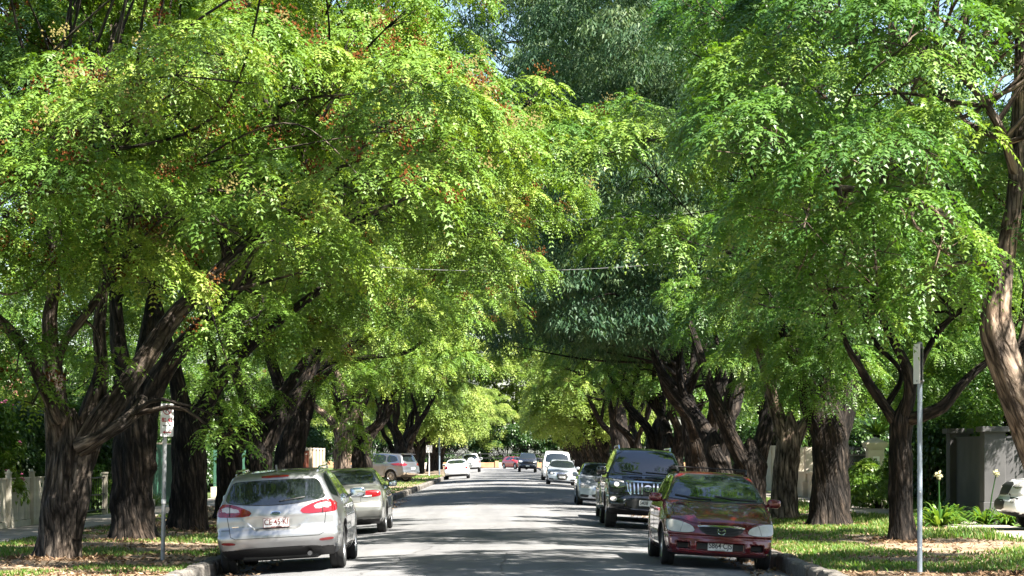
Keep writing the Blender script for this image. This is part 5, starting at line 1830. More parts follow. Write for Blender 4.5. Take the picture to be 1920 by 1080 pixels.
# ---------------------------------------------------------------- black four wheel drive behind it
def big_4wd(name, label, loc, rz, roll, paint_m, res, spare=False, rear_plate=None, front_plate=None, emblem=True, group='cars parked along the kerb'):
    sh = SH_BIG

    def nose(d, p, x, y, z):
        k = sstep(1.6, 2.0, y)
        d = d + .014 * k * np.exp(-((z - .76) / .03) ** 2)
        e = np.maximum(x - .50, np.maximum(z - .70, .46 - z))
        return smax(d, -np.maximum(e, 2.33 - y), .03) if emblem else d
    sh.cuts = (nose,)
    car = put_car(name, label, 'car', loc, rz, roll, group)
    obj('body', sh.body(name + '_body', res, [paint_m, M['black_trim']], body_mats(.40, None, sh)), car)
    wheels_for(sh, car, .26, 'suv')
    MB().box((0, -.1, .38), (1.2, 3.4, .14), bevel=.03).build('underbody', M['black_trim'], car)
    ws = [(-.62, 1.77), (0, 1.79), (.62, 1.77), (.80, 1.27), (.4, 1.235), (-.4, 1.235), (-.80, 1.27)]
    g = sh.patch('windscreen', ws, 'front', M['glass'], car)
    sh.line('window_seal', ws, 'front', M['black_trim'], g, w=.026, closed=True, rnd=1)
    sh.line('wiper', [(-.55, 1.27), (.0, 1.29)], 'front', M['black_trim'], car, w=.018, raise_=.014)
    sh.line('wiper', [(.08, 1.26), (.55, 1.30)], 'front', M['black_trim'], car, w=.018, raise_=.014)
    rw = [(-.60, 1.72), (.60, 1.72), (.72, 1.25), (-.72, 1.25)]
    sh.patch('rear_window', rw, 'rear', M['glass'], car)
    side_glass(sh, car, [[(1.02, 1.20), (1.0, 1.28), (.45, 1.72), (.10, 1.75), (.08, 1.20)], [(0, 1.20), (0, 1.755), (-.95, 1.755), (-1.0, 1.20)], [(-1.1, 1.22), (-1.08, 1.75), (-1.85, 1.70), (-2.0, 1.30)]])
    for s in (1, -1):
        hl = [(.50, .955), (.54, 1.055), (.72, 1.085), (.86, 1.09), (.88, 1.02), (.84, .93), (.66, .90)]
        o = sh.patch('headlamp', hl if s > 0 else mirror_poly(hl), 'front', M['glass'] if emblem else M['clear_lens'], car, off=.006, step=.035, bulge=.01)
        sh.line('lamp_trim', [(s * .54, 1.05), (s * .72, 1.08), (s * .86, 1.085)], 'front', M['clear_lens'], o, w=.035, off=.014)
        sh.patch('lamp_projector', oval(s * .70, .985, .055, .05), 'front', M['clear_lens'], o, off=.022, rnd=0, step=.03)
        sh.line('lamp_trim', [(s * .52, .955), (s * .66, .915), (s * .82, .935)], 'front', M['chrome'], o, w=.016, off=.014)
        fg = oval(s * .76, .66, .075, .05)
        sh.patch('fog_lamp', fg, 'front', M['clear_lens'], car, off=.006, rnd=0, step=.03)
        sh.patch('tail_lamp', [(s * .74, 1.18), (s * .90, 1.16), (s * .90, .88), (s * .76, .88)], 'rear', M['red_lens'], car, off=.006, step=.05)
        sh.line('bumper_crease', [(s * .45, .80), (s * .60, .72), (s * .90, .70)], 'front', M['black_trim'], car, w=.03, off=.004)
    gr = [(-.47, 1.045), (.47, 1.045), (.43, .85), (.36, .775), (-.36, .775), (-.43, .85)]
    o = sh.patch('grille', gr, 'front', M['black_trim'], car, off=.005, step=.04)
    if emblem:
        for k in range(10):
            x = -.405 + .09 * k
            if abs(x) > .07:
                sh.patch('grille_bar', [(x - .016, 1.03), (x + .016, 1.03), (x * .93 + .016, .80), (x * .93 - .016, .80)], 'front', M['chrome'], o, off=.022, rnd=0, step=.06)
        sh.line('grille_surround', [(-.50, 1.06), (.50, 1.06)], 'front', M['chrome'], o, w=.03, off=.022)
        sh.line('grille_surround', [(-.48, 1.05), (-.44, .85), (-.37, .77)], 'front', M['chrome'], o, w=.02, off=.016)
        sh.line('grille_surround', [(.48, 1.05), (.44, .85), (.37, .77)], 'front', M['chrome'], o, w=.02, off=.016)
        b = sh.patch('badge', oval(0, .925, .095, .07), 'front', M['badge_blue'], o, off=.026, rnd=0, step=.03)
        sh.line('badge_ring', oval(0, .925, .088, .062, 24), 'front', M['chrome'], o, w=.012, closed=True, off=.032)
        sh.line('badge_ring', oval(0, .925, .034, .058, 20), 'front', M['chrome'], o, w=.010, closed=True, off=.032)
        sh.line('badge_ring', oval(0, .945, .064, .026, 20), 'front', M['chrome'], o, w=.010, closed=True, off=.032)
        mb = MB()
        mb.prism([(-.33, 0), (.33, 0), (.24, .028), (-.24, .028)], 1.55, 1.95, 'xz')
        mb.build('bonnet_scoop', paint_m, car, loc=(0, 0, 1.115))
    sh.patch('lower_intake', [(-.48, .69), (.48, .69), (.44, .47), (-.44, .47)], 'front', M['black_trim'], car, off=.004)
    gaps(sh, car, [('front', [(-.88, 1.125), (-.5, 1.095), (.5, 1.095), (.88, 1.125)]), ('rear', [(-.80, 1.2), (-.78, .80), (.78, .80), (.80, 1.2)])])
    for sd in ('left', 'right'):
        gaps(sh, car, [(sd, [(1.06, 1.18), (1.08, .8), (1.0, .46)]), (sd, [(.04, 1.2), (.04, .46)]), (sd, [(-1.04, 1.2), (-1.06, .95), (-.92, .7), (-.88, .46)])])
        s = 1 if sd == 'right' else -1
        MB().box((s * .93, .03, .42), (.14, 1.75, .05), bevel=.015).build('side_step', M['black_trim'], car)
    handles(sh, car, [(.16, 1.05), (-.88, 1.06)], M['chrome'] if emblem else paint_m)
    door_mirrors(sh, car, .92, 1.28, paint_m, (.115, .07, .11), .14)
    for s in (-1, 1):
        mb = MB()
        for a, bb in (((.60, .25, 1.80), (.61, .08, 1.885)), ((.61, .08, 1.885), (.61, -1.75, 1.875)), ((.61, -1.75, 1.875), (.60, -1.95, 1.78))):
            mb.bar((s * a[0], a[1], a[2]), (s * bb[0], bb[1], bb[2]), .02, 8)
        mb.build('roof_rail', M['chrome'] if emblem else M['black_trim'], car, True)
    if spare:
        mb = MB()
        mb.lathe([(.01, 0), (.30, 0), (.355, .03), (.37, .08), (.37, .22)], 32, 'y')
        for i in range(len(mb.V)):
            x, y, z = mb.V[i]
            mb.V[i] = (x + .04, -2.60 + y, z + 1.06)
        mb.build('spare_wheel_cover', paint_m, car, True)
    if front_plate:
        number_plate(sh, car, 0, .60, 'front', front_plate, M['ink_black'], fill=0.5)
    if rear_plate:
        number_plate(sh, car, -.5, .62, 'rear', rear_plate, M['ink_black'])
    return car


big_4wd('four_wheel_drive', 'black four wheel drive with chrome barred grille behind the maroon car', road_loc(3.20, 54.15), math.pi, -ROLL, M['p_black'], .036, front_plate='S408')
sedan('sedan', 'silver sedan mostly hidden behind the black four wheel drive', road_loc(3.33, 60.6), math.pi, -ROLL, M['p_silver_warm'], .05, True)


# ---------------------------------------------------------------- hatchbacks further up on the right
def hatch(name, label, loc, paint_m, res, rings, rz=math.pi, roll=-ROLL, group='cars parked along the kerb'):
    sh = SH_SMALL
    sh.cuts = ()
    car = put_car(name, label, 'car', loc, rz, roll, group)
    obj('body', sh.body(name + '_body', res, [paint_m, M['black_trim']], body_mats(.19, None, sh)), car)
    wheels_for(sh, car, .2, 'five')
    MB().box((0, -.1, .22), (1.0, 3.0, .10), bevel=.03).build('underbody', M['black_trim'], car)
    ws = [(-.535, 1.365), (.535, 1.365), (.735, 1.03), (.35, .985), (-.35, .985), (-.735, 1.03)]
    g = sh.patch('windscreen', ws, 'front', M['glass'], car)
    sh.line('window_seal', ws, 'front', M['black_trim'], g, w=.03, closed=True, rnd=1)
    sh.patch('rear_window', [(-.52, 1.36), (.52, 1.36), (.66, 1.0), (-.66, 1.0)], 'rear', M['glass'], car)
    side_glass(sh, car, [[(.93, .965), (.90, 1.03), (.28, 1.355), (-.05, 1.37), (-.07, .965)], [(-.15, .965), (-.15, 1.37), (-.8, 1.36), (-1.15, 1.0)]], False)
    for s in (1, -1):
        hl = [(.40, .60), (.44, .665), (.62, .705), (.77, .715), (.80, .66), (.78, .585), (.55, .575)]
        o = sh.patch('headlamp', hl if s > 0 else mirror_poly(hl), 'front', M['glass'] if rings else M['clear_lens'], car, off=.006, step=.05, bulge=.008)
        sh.patch('clear_lens', oval(s * .60, .64, .10, .035), 'front', M['clear_lens'], o, off=.018, rnd=0, step=.05)
        fg = [(s * .45, .36), (s * .72, .38), (s * .74, .29), (s * .47, .27)]
        sh.patch('fog_lamp_opening', fg, 'front', M['black_trim'], car, off=.005, step=.05)
        sh.patch('tail_lamp', [(s * .55, .95), (s * .76, .95), (s * .79, .72), (s * .55, .75)], 'rear', M['red_lens'], car, off=.006)
    if rings:
        gr = [(-.30, .67), (.30, .67), (.31, .50), (.22, .28), (-.22, .28), (-.31, .50)]
    else:
        gr = [(-.30, .625), (.30, .625), (.22, .54), (-.22, .54)]
    o = sh.patch('grille', gr, 'front', M['black_trim'], car, off=.005, step=.05)
    sh.line('grille_surround', gr, 'front', M['chrome'], o, w=.018, closed=True, rnd=1, off=.008)
    if rings:
        for k in range(4):
            sh.line('badge_ring', oval(-.105 + .07 * k, .60, .042, .042, 18), 'front', M['chrome'], o, w=.011, closed=True, off=.014)
    else:
        sh.patch('lower_intake', [(-.36, .40), (.36, .40), (.34, .28), (-.34, .28)], 'front', M['black_trim'], car, off=.005)
    number_plate(sh, car, 0, .46, 'front', ' ', M['ink_black'])
    door_mirrors(sh, car, .80, 1.00, paint_m)
    gaps(sh, car, [('front', [(-.80, .74), (-.5, .715), (.5, .715), (.80, .74)])])
    return car


hatch('hatchback_car', 'silver hatchback beyond the black four wheel drive, its front corner showing', road_loc(3.22, 77.4), M['p_silver_blue'], .045, False)
hatch('hatchback_car', 'silver car with four linked rings on the grille, in front of the white van', road_loc(3.22, 130.3), M['p_silver_blue'], .055, True)


# ---------------------------------------------------------------- white van behind it
def van():
    sh = SH_VAN
    car = put_car('van', 'white high roofed van parked behind the ringed silver car', 'van', road_loc(3.35, 150), math.pi, -ROLL, 'cars parked along the kerb')
    obj('body', sh.body('van_body', .06, [M['p_white'], M['black_trim']], body_mats(.26, None, sh)), car)
    wheels_for(sh, car, .22, 'cover')
    sh.patch('windscreen', [(-.66, 1.80), (.66, 1.80), (.80, 1.22), (.4, 1.17), (-.4, 1.17), (-.80, 1.22)], 'front', M['glass'], car, step=.08)
    side_glass(sh, car, [[(1.45, 1.25), (1.05, 1.75), (.45, 1.78), (.45, 1.22)], [(.30, 1.22), (.30, 1.78), (-.9, 1.78), (-.9, 1.22)]], False)
    for s in (1, -1):
        hl = [(.50, .90), (.72, .99), (.86, 1.0), (.84, .82), (.60, .80)]
        sh.patch('headlamp', hl if s > 0 else mirror_poly(hl), 'front', M['clear_lens'], car, off=.006, step=.06)
    sh.patch('grille', [(-.42, .88), (.42, .88), (.38, .76), (-.38, .76)], 'front', M['black_trim'], car)
    sh.patch('lower_intake', [(-.6, .48), (.6, .48), (.55, .34), (-.55, .34)], 'front', M['black_trim'], car)
    number_plate(sh, car, 0, .60, 'front', ' ', M['ink_black'])
    door_mirrors(sh, car, 1.35, 1.30, M['black_trim'], (.11, .07, .15), .16)


van()
big_4wd('four_wheel_drive', 'dark four wheel drive far up the street, driving towards the camera', road_loc(2.25, 222), math.pi, -.03, M['p_navy'], .09, emblem=False, front_plate=' ', group='vehicles far up the street')
sh_far = hatch('hatchback_car', 'small red car at the far end, left of the dark four wheel drive', road_loc(1.3, 262), M['p_red'], .10, False, rz=math.pi + .5, group='vehicles far up the street')


# ---------------------------------------------------------------- white sedan and white four wheel drive far on the left
def white_sedan():
    sh = SH_SEDAN
    car = put_car('sedan', 'white sedan with red tail lamps, parked past the driveway on the left', 'car', road_loc(-3.28, 162.5), 0, -ROLL)
    obj('body', sh.body('white_sedan_body', .06, [M['p_white'], M['black_trim']], body_mats(.24, None, sh)), car)
    wheels_for(sh, car, .2, 'five')
    sh.patch('rear_window', [(-.55, 1.345), (.55, 1.345), (.70, 1.085), (-.70, 1.085)], 'rear', M['glass'], car, step=.08)
    side_glass(sh, car, [[(.98, .985), (.95, 1.05), (.30, 1.335), (-.02, 1.345), (-.04, .985)], [(-.12, .985), (-.12, 1.345), (-.75, 1.32), (-1.25, 1.06), (-1.22, 1.0)]], False)
    for s in (1, -1):
        sh.patch('tail_lamp', [(s * .60, .95), (s * .83, .94), (s * .83, .72), (s * .62, .72)], 'rear', M['red_lens'], car, off=.006, step=.06)
    sh.patch('bumper_insert', [(-.75, .34), (.75, .34), (.7, .24), (-.7, .24)], 'rear', M['black_trim'], car, off=.006)
    sh.patch('badge', oval(0, .88, .05, .04), 'rear', M['chrome'], car, off=.008, rnd=0, step=.04)
    number_plate(sh, car, 0, .60, 'rear', ' ', M['ink_black'])
    door_mirrors(sh, car, .86, 1.02, M['p_white'])


SH_SEDAN.cuts = ()
white_sedan()
big_4wd('four_wheel_drive', 'white four wheel drive with a covered spare wheel on its back door', road_loc(-3.15, 222), 0, -ROLL, M['p_white'], .08, spare=True, emblem=False, rear_plate=' ')


# ---------------------------------------------------------------- silver SUV across the driveway
def suv():
    sh = SH_CROSS
    car = put_car('suv', 'silver SUV parked across the grass in a driveway on the left', 'car', (-7.25, 134.6, 0.02), math.radians(58), 0.0, 'cars parked along the kerb')
    obj('body', sh.body('suv_body', .05, [M['p_grey'], M['black_trim']], body_mats(.33, None, sh)), car)
    wheels_for(sh, car, .225, 'ten')
    sh.patch('rear_window', [(-.56, 1.56), (.56, 1.56), (.70, 1.18), (-.70, 1.18)], 'rear', M['glass'], car)
    sh.patch('windscreen', [(-.60, 1.60), (.60, 1.60), (.76, 1.14), (-.76, 1.14)], 'front', M['glass'], car)
    wins = [[(1.0, 1.12), (.4, 1.55), (.05, 1.60), (.03, 1.10)], [(-.05, 1.10), (-.05, 1.60), (-.9, 1.58), (-.95, 1.12)], [(-1.03, 1.12), (-1.0, 1.575), (-1.55, 1.52), (-1.85, 1.22)]]
    side_glass(sh, car, wins, False)
    for sd in ('left', 'right'):
        sh.line('chrome_strip', [(1.0, 1.10), (-1.0, 1.09), (-1.85, 1.18), (-1.6, 1.52), (-.9, 1.61), (.1, 1.63)], sd, M['chrome'], car, w=.025, off=.006)
        gaps(sh, car, [(sd, [(.0, 1.1), (.0, .4)]), (sd, [(-1.0, 1.1), (-1.02, .9), (-.9, .6), (-.86, .4)])], w=.014)
        sh.line('sill_trim', [(-.85, .34), (.9, .34)], sd, M['chrome'], car, w=.03, off=.012)
    for s in (1, -1):
        tl = [(.42, 1.02), (.70, 1.12), (.875, 1.10), (.88, .95), (.72, .93)]
        sh.patch('tail_lamp', tl if s > 0 else mirror_poly(tl), 'rear', M['red_lens'], car, off=.008, step=.04)
        sd = 'right' if s > 0 else 'left'
        sh.patch('tail_lamp', [(-1.75, 1.0), (-2.12, 1.09), (-2.14, .96), (-2.0, .94)], sd, M['red_lens'], car, off=.008, step=.04)
        sh.patch('chrome_strip', [(s * .68, .62), (s * .80, .62), (s * .80, .45), (s * .70, .45)], 'rear', M['chrome'], car, off=.008, step=.05)
    sh.patch('bumper_insert', [(-.6, .60), (.6, .60), (.56, .44), (-.56, .44)], 'rear', M['chrome'], car, off=.008)
    MB().prism([(-2.12, 1.62), (-1.85, 1.67), (-1.80, 1.63), (-2.10, 1.585)], .55, -.55, 'yz').build('roof_spoiler', M['p_grey'], car)
    handles(sh, car, [(.10, .98), (-.85, .99)], M['p_grey'])
    number_plate(sh, car, 0, .80, 'rear', ' ', M['ink_black'])
    door_mirrors(sh, car, .85, 1.16, M['p_grey'])


suv()
# nose of a white four wheel drive standing in the driveway at the right edge
big_4wd('four_wheel_drive', 'white four wheel drive nosing out of the driveway at the right edge', (12.65, 47.6, 0.0), math.radians(90), 0.0, M['p_white'], .06, emblem=False, group='cars in driveways')
# ================================================================== gardens, fences, walls, signs
M['cream'] = mat('cream_paint', (0.56, 0.50, 0.40), 0.7, vary=0.25, vscale=4, bump=0.15)
M['paling'] = mat('cream_paling', (0.62, 0.57, 0.47), 0.75, vary=0.3, vscale=5, bump=0.2)
M['render_grey'] = mat('grey_render', (0.105, 0.102, 0.104), 0.85, vary=0.35, vscale=1.3, bump=0.25, bscale=60)
M['render_dark'] = mat('dark_grey_cap', (0.085, 0.085, 0.09), 0.8, vary=0.15, vscale=2)
M['fence_green'] = mat('green_steel', (0.035, 0.10, 0.065), 0.5, vary=0.2)
M['fence_pale'] = mat('pale_steel', (0.55, 0.56, 0.50), 0.55, vary=0.15)
M['iron'] = mat('black_iron', (0.014, 0.014, 0.015), 0.5)
M['post_green'] = mat('dark_green_post', (0.018, 0.035, 0.028), 0.5)
M['galv'] = mat('galvanised_steel', (0.40, 0.41, 0.42), 0.45, metal=0.6, vary=0.35, vscale=9)
M['pole_blue'] = mat('blue_grey_pole', (0.26, 0.31, 0.37), 0.5, metal=0.35, vary=0.25, vscale=7)
M['sign_white'] = mat('sign_white', (0.74, 0.73, 0.73), 0.4)
M['sign_red'] = mat('sign_red', (0.36, 0.012, 0.03), 0.45)
M['sign_back'] = mat('sign_back_metal', (0.30, 0.31, 0.32), 0.45, metal=0.5, vary=0.2)
M['brick'] = mat('red_brick', (0.34, 0.10, 0.055), 0.85, vary=0.5, vscale=7, bump=0.3)
M['timber'] = mat('timber_paling', (0.34, 0.24, 0.14), 0.85, vary=0.5, vscale=4)
M['orange_stone'] = mat('sandstone', (0.50, 0.27, 0.14), 0.85, vary=0.35, vscale=2)
M['roof_tile'] = mat('roof_tile', (0.20, 0.085, 0.05), 0.8, vary=0.4, vscale=6)
M['roof_iron'] = mat('roof_iron', (0.34, 0.35, 0.36), 0.5, vary=0.2)
M['house_wall'] = mat('house_wall', (0.52, 0.46, 0.38), 0.85, vary=0.25, vscale=1.5)
M['house_glass'] = mat('house_glass', (0.02, 0.025, 0.03), 0.05, spec=0.8)
M['white_trim'] = mat('white_trim', (0.72, 0.71, 0.68), 0.6)
M['bin_green'] = mat('bin_green', (0.02, 0.05, 0.03), 0.5, vary=0.2)
M['wire'] = mat('wire', (0.20, 0.20, 0.205), 0.6)
M['pink'] = mat('pink_petal', (0.55, 0.12, 0.24), 0.6, vary=0.3, vscale=30)
M['cream_flower'] = mat('cream_flower', (0.62, 0.58, 0.34), 0.7, vary=0.3, vscale=40)

# ---- shrubs, hedges, garden trees
def bush_meshes(key, ells, leaf, seed, n_lobes=26, lobe_r=0.42, per=150, size=1.5, kind='bush'):
    r = np.random.default_rng(seed)
    C, R = sample_lobes(ells, n_lobes, lobe_r, r, 0.4)
    cc = np.mean([e[0] for e in ells], axis=0)
    pos, dr, tint = lobes_to_rosettes(C, R, per, cc, r, 0.9)
    fol = leaf_mesh(key + '_foliage', kind, pos, dr, tint, size * r.uniform(0.7, 1.3, len(pos)), leaf, r)
    VV, FF, BB, off = [], [], [], 0
    for li, c in enumerate(C):
        base = np.array([c[0] * 0.15, c[1] * 0.15, 0])
        V, F, B = tube(crom(np.array([[*base, 0.03], [*(base * 0.5 + c * 0.5 + r.normal(0, .06, 3)), 0.018], [*c, 0.006]]), 0.3), 4, li)
        VV.append(V); FF.append(F + off); BB.append(B); off += len(V)
    st = new_mesh(key + '_stems', np.vstack(VV), np.vstack(FF), True, {'bark': ('FLOAT_VECTOR', np.vstack(BB))}, [M['bark']])
    return st, fol, pos


def plant_bush(ms, name, loc, rz, label, cat='shrub', group=None, scale=1.0, sz=None):
    t = empty(name, loc, rz)
    t.scale = (scale, scale, sz or scale)
    tag(t, label, cat, group)
    obj('stems', ms[0], t)
    obj('foliage', ms[1], t, kind='stuff')
    return t


BUSH = [bush_meshes('bush_a', [((0, 0, 1.0), (1.1, 1.0, 1.0)), ((0.5, 0.2, 1.7), (0.8, 0.8, 0.7))], M['leaf_garden'], 201),
        bush_meshes('bush_b', [((0, 0, 1.3), (1.2, 1.1, 1.25))], M['leaf_hedge'], 202, size=1.6),
        bush_meshes('bush_c', [((0, 0, 0.55), (1.0, 0.8, 0.55))], M['leaf_garden'], 203, n_lobes=18, lobe_r=0.32)]
HEDGE = bush_meshes('hedge', [((0, 0, 1.2), (0.7, 2.4, 1.2)), ((0, -1.2, 2.0), (0.7, 1.2, 0.8)), ((0, 1.2, 1.9), (0.7, 1.2, 0.9))], M['leaf_hedge'], 204, n_lobes=60, lobe_r=0.45, per=95, size=1.9)
GARD = []
for k in range(2):
    r_ = np.random.default_rng(210 + k)
    GARD.append(make_tree_meshes('garden_%d' % k, generic_limbs(r_, 0.16, 1.2, 0.0, 4, 2.0, 4.6), [((0, 0, 3.4), (2.9, 2.8, 2.3)), ((0.4, 0, 5.0), (2.4, 2.4, 1.7)), ((-0.6, 0.3, 2.4), (2.4, 2.4, 1.2))],
                                'mid', M['leaf_garden'], M['bark'], 220 + k, n_lobes=60, lobe_r=0.85, per=17, trunk_seg=14))

bl = plant_bush(BUSH[0], 'rose_bush', (-11.9, 50.0, 0), 0.4, 'leafy green shrub with pink flowers behind the cream paling fence', 'shrub', None, 1.05)
mb = MB()
r_ = np.random.default_rng(5)
pf = BUSH[0][2]
for k in r_.choice(len(pf), 34, replace=False):
    for q in range(4):
        c = pf[k] * 1.03 + r_.normal(0, .03, 3)
        V, F = superell(c, (.035, .035, .022), 1.0, 6, 4)
        mb.add(V, F)
mb.build('flowers', M['pink'], bl, kind='stuff')
plant_bush(BUSH[0], 'garden_shrub', (-12.2, 46.2, 0), 2.0, 'green shrub behind the left end of the cream paling fence', 'shrub', None, 1.15)
plant_bush(BUSH[1], 'garden_shrub', (-12.4, 53.5, 0), 1.0, 'dark shrub behind the cream fence, right of the pink flowers', 'shrub', None, 1.1)
plant_bush(BUSH[0], 'garden_shrub', (-13.3, 59.5, 0), 4.0, 'bright leafy shrub behind the black metal gate', 'shrub', None, 1.1)
plant_bush(BUSH[1], 'garden_shrub', (-12.6, 57.3, 0), 0.0, 'dark shrub beside the gate post on the left', 'shrub', None, 1.15)
plant_bush(BUSH[2], 'garden_shrub', (-11.7, 63.8, 0), 0.0, 'low green shrub at the foot of the hedge left of the cream gate pillar', 'shrub', None, 1.2)
for i, (x, y, s, lab) in enumerate([(-15.5, 48, 1.15, 'leafy garden tree behind the cream paling fence'), (-16.5, 57, 1.25, 'leafy garden tree behind the black metal gate'),
                                    (-14.8, 66, 1.15, 'leafy garden tree behind the cream gate pillar'), (-14.6, 78, 1.2, 'leafy garden tree behind the green steel fence'),
                                    (-15.5, 92, 1.2, 'garden tree behind the iron fence on the left'), (-16, 108, 1.3, 'garden tree left of the red brick wall'),
                                    (-16, 132, 1.2, 'garden tree behind the timber paling fence'), (-17, 150, 1.4, 'garden tree behind the silver SUV')]):
    plant_tree(GARD[i % 2], 'garden_tree', (x, y, 0), i * 1.3, lab, 'tree', 'garden trees on the left', s)
for i, (x, y, s, lab) in enumerate([(14.8, 60.5, 1.15, 'leafy garden tree behind the grey rendered wall'), (15.4, 55.0, 1.0, 'leafy garden tree over the right end of the grey wall'), (15.4, 71, 1.15, 'leafy garden tree behind the cream gate pillar on the right'),
                                    (15.2, 84, 1.2, 'garden tree behind the black iron railing on the right'), (15.5, 98, 1.2, 'garden tree behind the cream plinth wall'),
                                    (15, 114, 1.2, 'garden tree behind the pale steel fence'), (16, 132, 1.3, 'garden tree behind the trunks above the silver hatchback'), (17, 152, 1.4, 'garden tree behind the white van'),
                                    (18.5, 48.0, 1.1, 'leafy garden tree at the right edge beyond the driveway')]):
    plant_tree(GARD[(i + 1) % 2], 'garden_tree', (x, y, 0), i * 2.1, lab, 'tree', 'garden trees on the right', s)
plant_bush(HEDGE, 'hedge', (11.95, 62.2, 0), 0.0, 'dark tall hedge between the grey wall and the cream gate pillar', 'hedge')
plant_bush(HEDGE, 'hedge', (12.4, 79, 0), 0.0, 'dark hedge behind the black iron railing on the right', 'hedge')
plant_bush(HEDGE, 'hedge', (-12.4, 88, 0), 0.0, 'dark hedge behind the iron fence on the left', 'hedge')
plant_bush(HEDGE, 'hedge', (-12.3, 66.5, 0), 0.0, 'dark hedge left of the cream gate pillar on the left', 'hedge', None, 1.1)
for i, (y, lab) in enumerate([(100, 'dark hedge beyond the iron fence on the left'), (111, 'dark hedge before the red brick wall'), (146, 'dark hedge behind the silver SUV in the driveway')]):
    plant_bush(HEDGE, 'hedge', (-12.6, y, 0), 0.0, lab, 'hedge', None, 1.15)
for i, (y, lab) in enumerate([(106, 'dark hedge behind the right row, past the pale steel fence'), (118, 'dark hedge behind the trunks above the silver hatchback'), (136, 'dark hedge behind the trunk right of the white van')]):
    plant_bush(HEDGE, 'hedge', (12.4, y, 0), 0.0, lab, 'hedge', None, 1.15)

# ---- strap leaved plants
def strap_mesh(key, n, L, w, seed, up=0.9, droop=1.0, m=None):
    r = np.random.default_rng(seed)
    VV, FF, TT, off = [], [], [], 0
    for k in range(n):
        az = r.uniform(0, 6.28)
        l = L * r.uniform(0.65, 1.15)
        el = np.clip(r.normal(up, 0.28), 0.2, 1.5)
        d = np.array([math.cos(az) * math.cos(el), math.sin(az) * math.cos(el), math.sin(el)])
        s = np.array([-math.sin(az), math.cos(az), 0])
        o = np.array([math.cos(az), math.sin(az), 0]) * r.uniform(0, 0.10) * L
        t = np.linspace(0, 1, 6)
        c = o + d * (l * t)[:, None] + np.array([0, 0, -1.0]) * (droop * l * 0.55 * t ** 2.2)[:, None]
        ww = w * np.array([.7, 1, 1, .85, .55, .06])[:, None]
        nrm = np.cross(np.gradient(c, axis=0), s)
        nrm /= np.linalg.norm(nrm, axis=1)[:, None] + 1e-9
        VV.append(np.concatenate([c - s * ww / 2, c + s * ww / 2]))
        i = np.arange(5)
        FF.append(np.stack([i, i + 1, i + 7, i + 6], 1) + off)
        TT.append(np.full(12, np.clip(r.normal(0.5, 0.24), 0, 1)))
        off += 12
    return new_mesh(key, np.vstack(VV), np.vstack(FF), True, {'tint': ('FLOAT', np.concatenate(TT))}, [m or M['strap']])


AGA = [strap_mesh('agapanthus_leaves_%d' % k, 120, 0.72, 0.042, 300 + k) for k in range(3)]
SPIKY = strap_mesh('spiky_leaves', 110, 0.85, 0.055, 310, up=0.55, droop=0.35)
TUSS = strap_mesh('tussock_blades', 240, 0.95, 0.014, 311, up=1.05, droop=1.1, m=M['grass'])


def agapanthus(loc, k, label, flower=None, s=1.0):
    t = empty('agapanthus', loc, random.uniform(0, 6))
    t.scale = (s, s, s)
    tag(t, label, 'plant', 'strap leaved plants along the walls')
    obj('leaves', AGA[k % 3], t, kind='stuff')
    if flower:
        x, y, h = flower
        mb = MB()
        mb.bar((x * .2, y * .2, 0), (x * .6, y * .6, h * .6), .012, 6).bar((x * .6, y * .6, h * .6), (x, y, h), .010, 6)
        st = mb.build('flower_stalk', M['strap'], t)
        mb = MB()
        r = np.random.default_rng(9)
        for q in range(46):
            d = r.normal(size=3)
            d /= np.linalg.norm(d)
            mb.bar((x, y, h), tuple(np.array((x, y, h)) + d * r.uniform(.045, .08) + np.array((0, 0, .01))), .003, 4, .009)
        mb.build('flower_head', M['cream_flower'], st)


agapanthus((11.35, 61.5, 0), 0, 'strap leaved clump at the foot of the cream gate pillar on the right', s=1.6)
agapanthus((10.95, 58.9, 0), 1, 'strap leaved clump left of the slim forked trunk', s=1.5)
agapanthus(P(1762, 0, 50.5)[:1] + (50.5, 0.0), 2, 'sunlit strap leaved clump with one pale flower head, left of the grey wall', (0.05, -0.05, 0.72), 1.6)
agapanthus((10.15, 51.6, 0), 0, 'strap leaved clump just left of the grey corner pillar', s=1.35)
agapanthus((10.75, 51.2, 0), 1, 'strap leaved clump with a tall pale flower stalk before the grey pillar', (-0.15, -0.1, 0.88), 1.35)
agapanthus((11.2, 51.0, 0), 2, 'strap leaved clump at the foot of the grey wall, right of the flower stalk', s=1.35)
agapanthus((11.75, 50.9, 0), 0, 'strap leaved clump beside the white car nose at the right edge', s=1.3)
t = empty('spiky_palm', (11.9, 73.5, 0))
tag(t, 'spiky yellow green palm rising above the cream gate pillar', 'plant')
MB().bar((0, 0, 0), (0.05, 0, 2.3), .12, 10, .10).build('stem', M['bark'], t)
o = obj('leaves', SPIKY, t, loc=(0.05, 0, 2.25), kind='stuff'); o.scale = (1.3,) * 3
t = empty('spiky_palm', (13.0, 59.0, 0))
tag(t, 'spiky palm crown showing above the grey rendered wall', 'plant')
MB().bar((0, 0, 0), (-0.05, 0, 2.6), .12, 10, .10).build('stem', M['bark'], t)
o = obj('leaves', SPIKY, t, loc=(-0.05, 0, 2.6), kind='stuff'); o.scale = (1.2,) * 3
t = empty('tussock_plant', (-10.75, 70.2, 0))
tag(t, 'pale arching tussock grass beside the cream gate pillar on the left', 'plant')
obj('leaves', TUSS, t, kind='stuff')

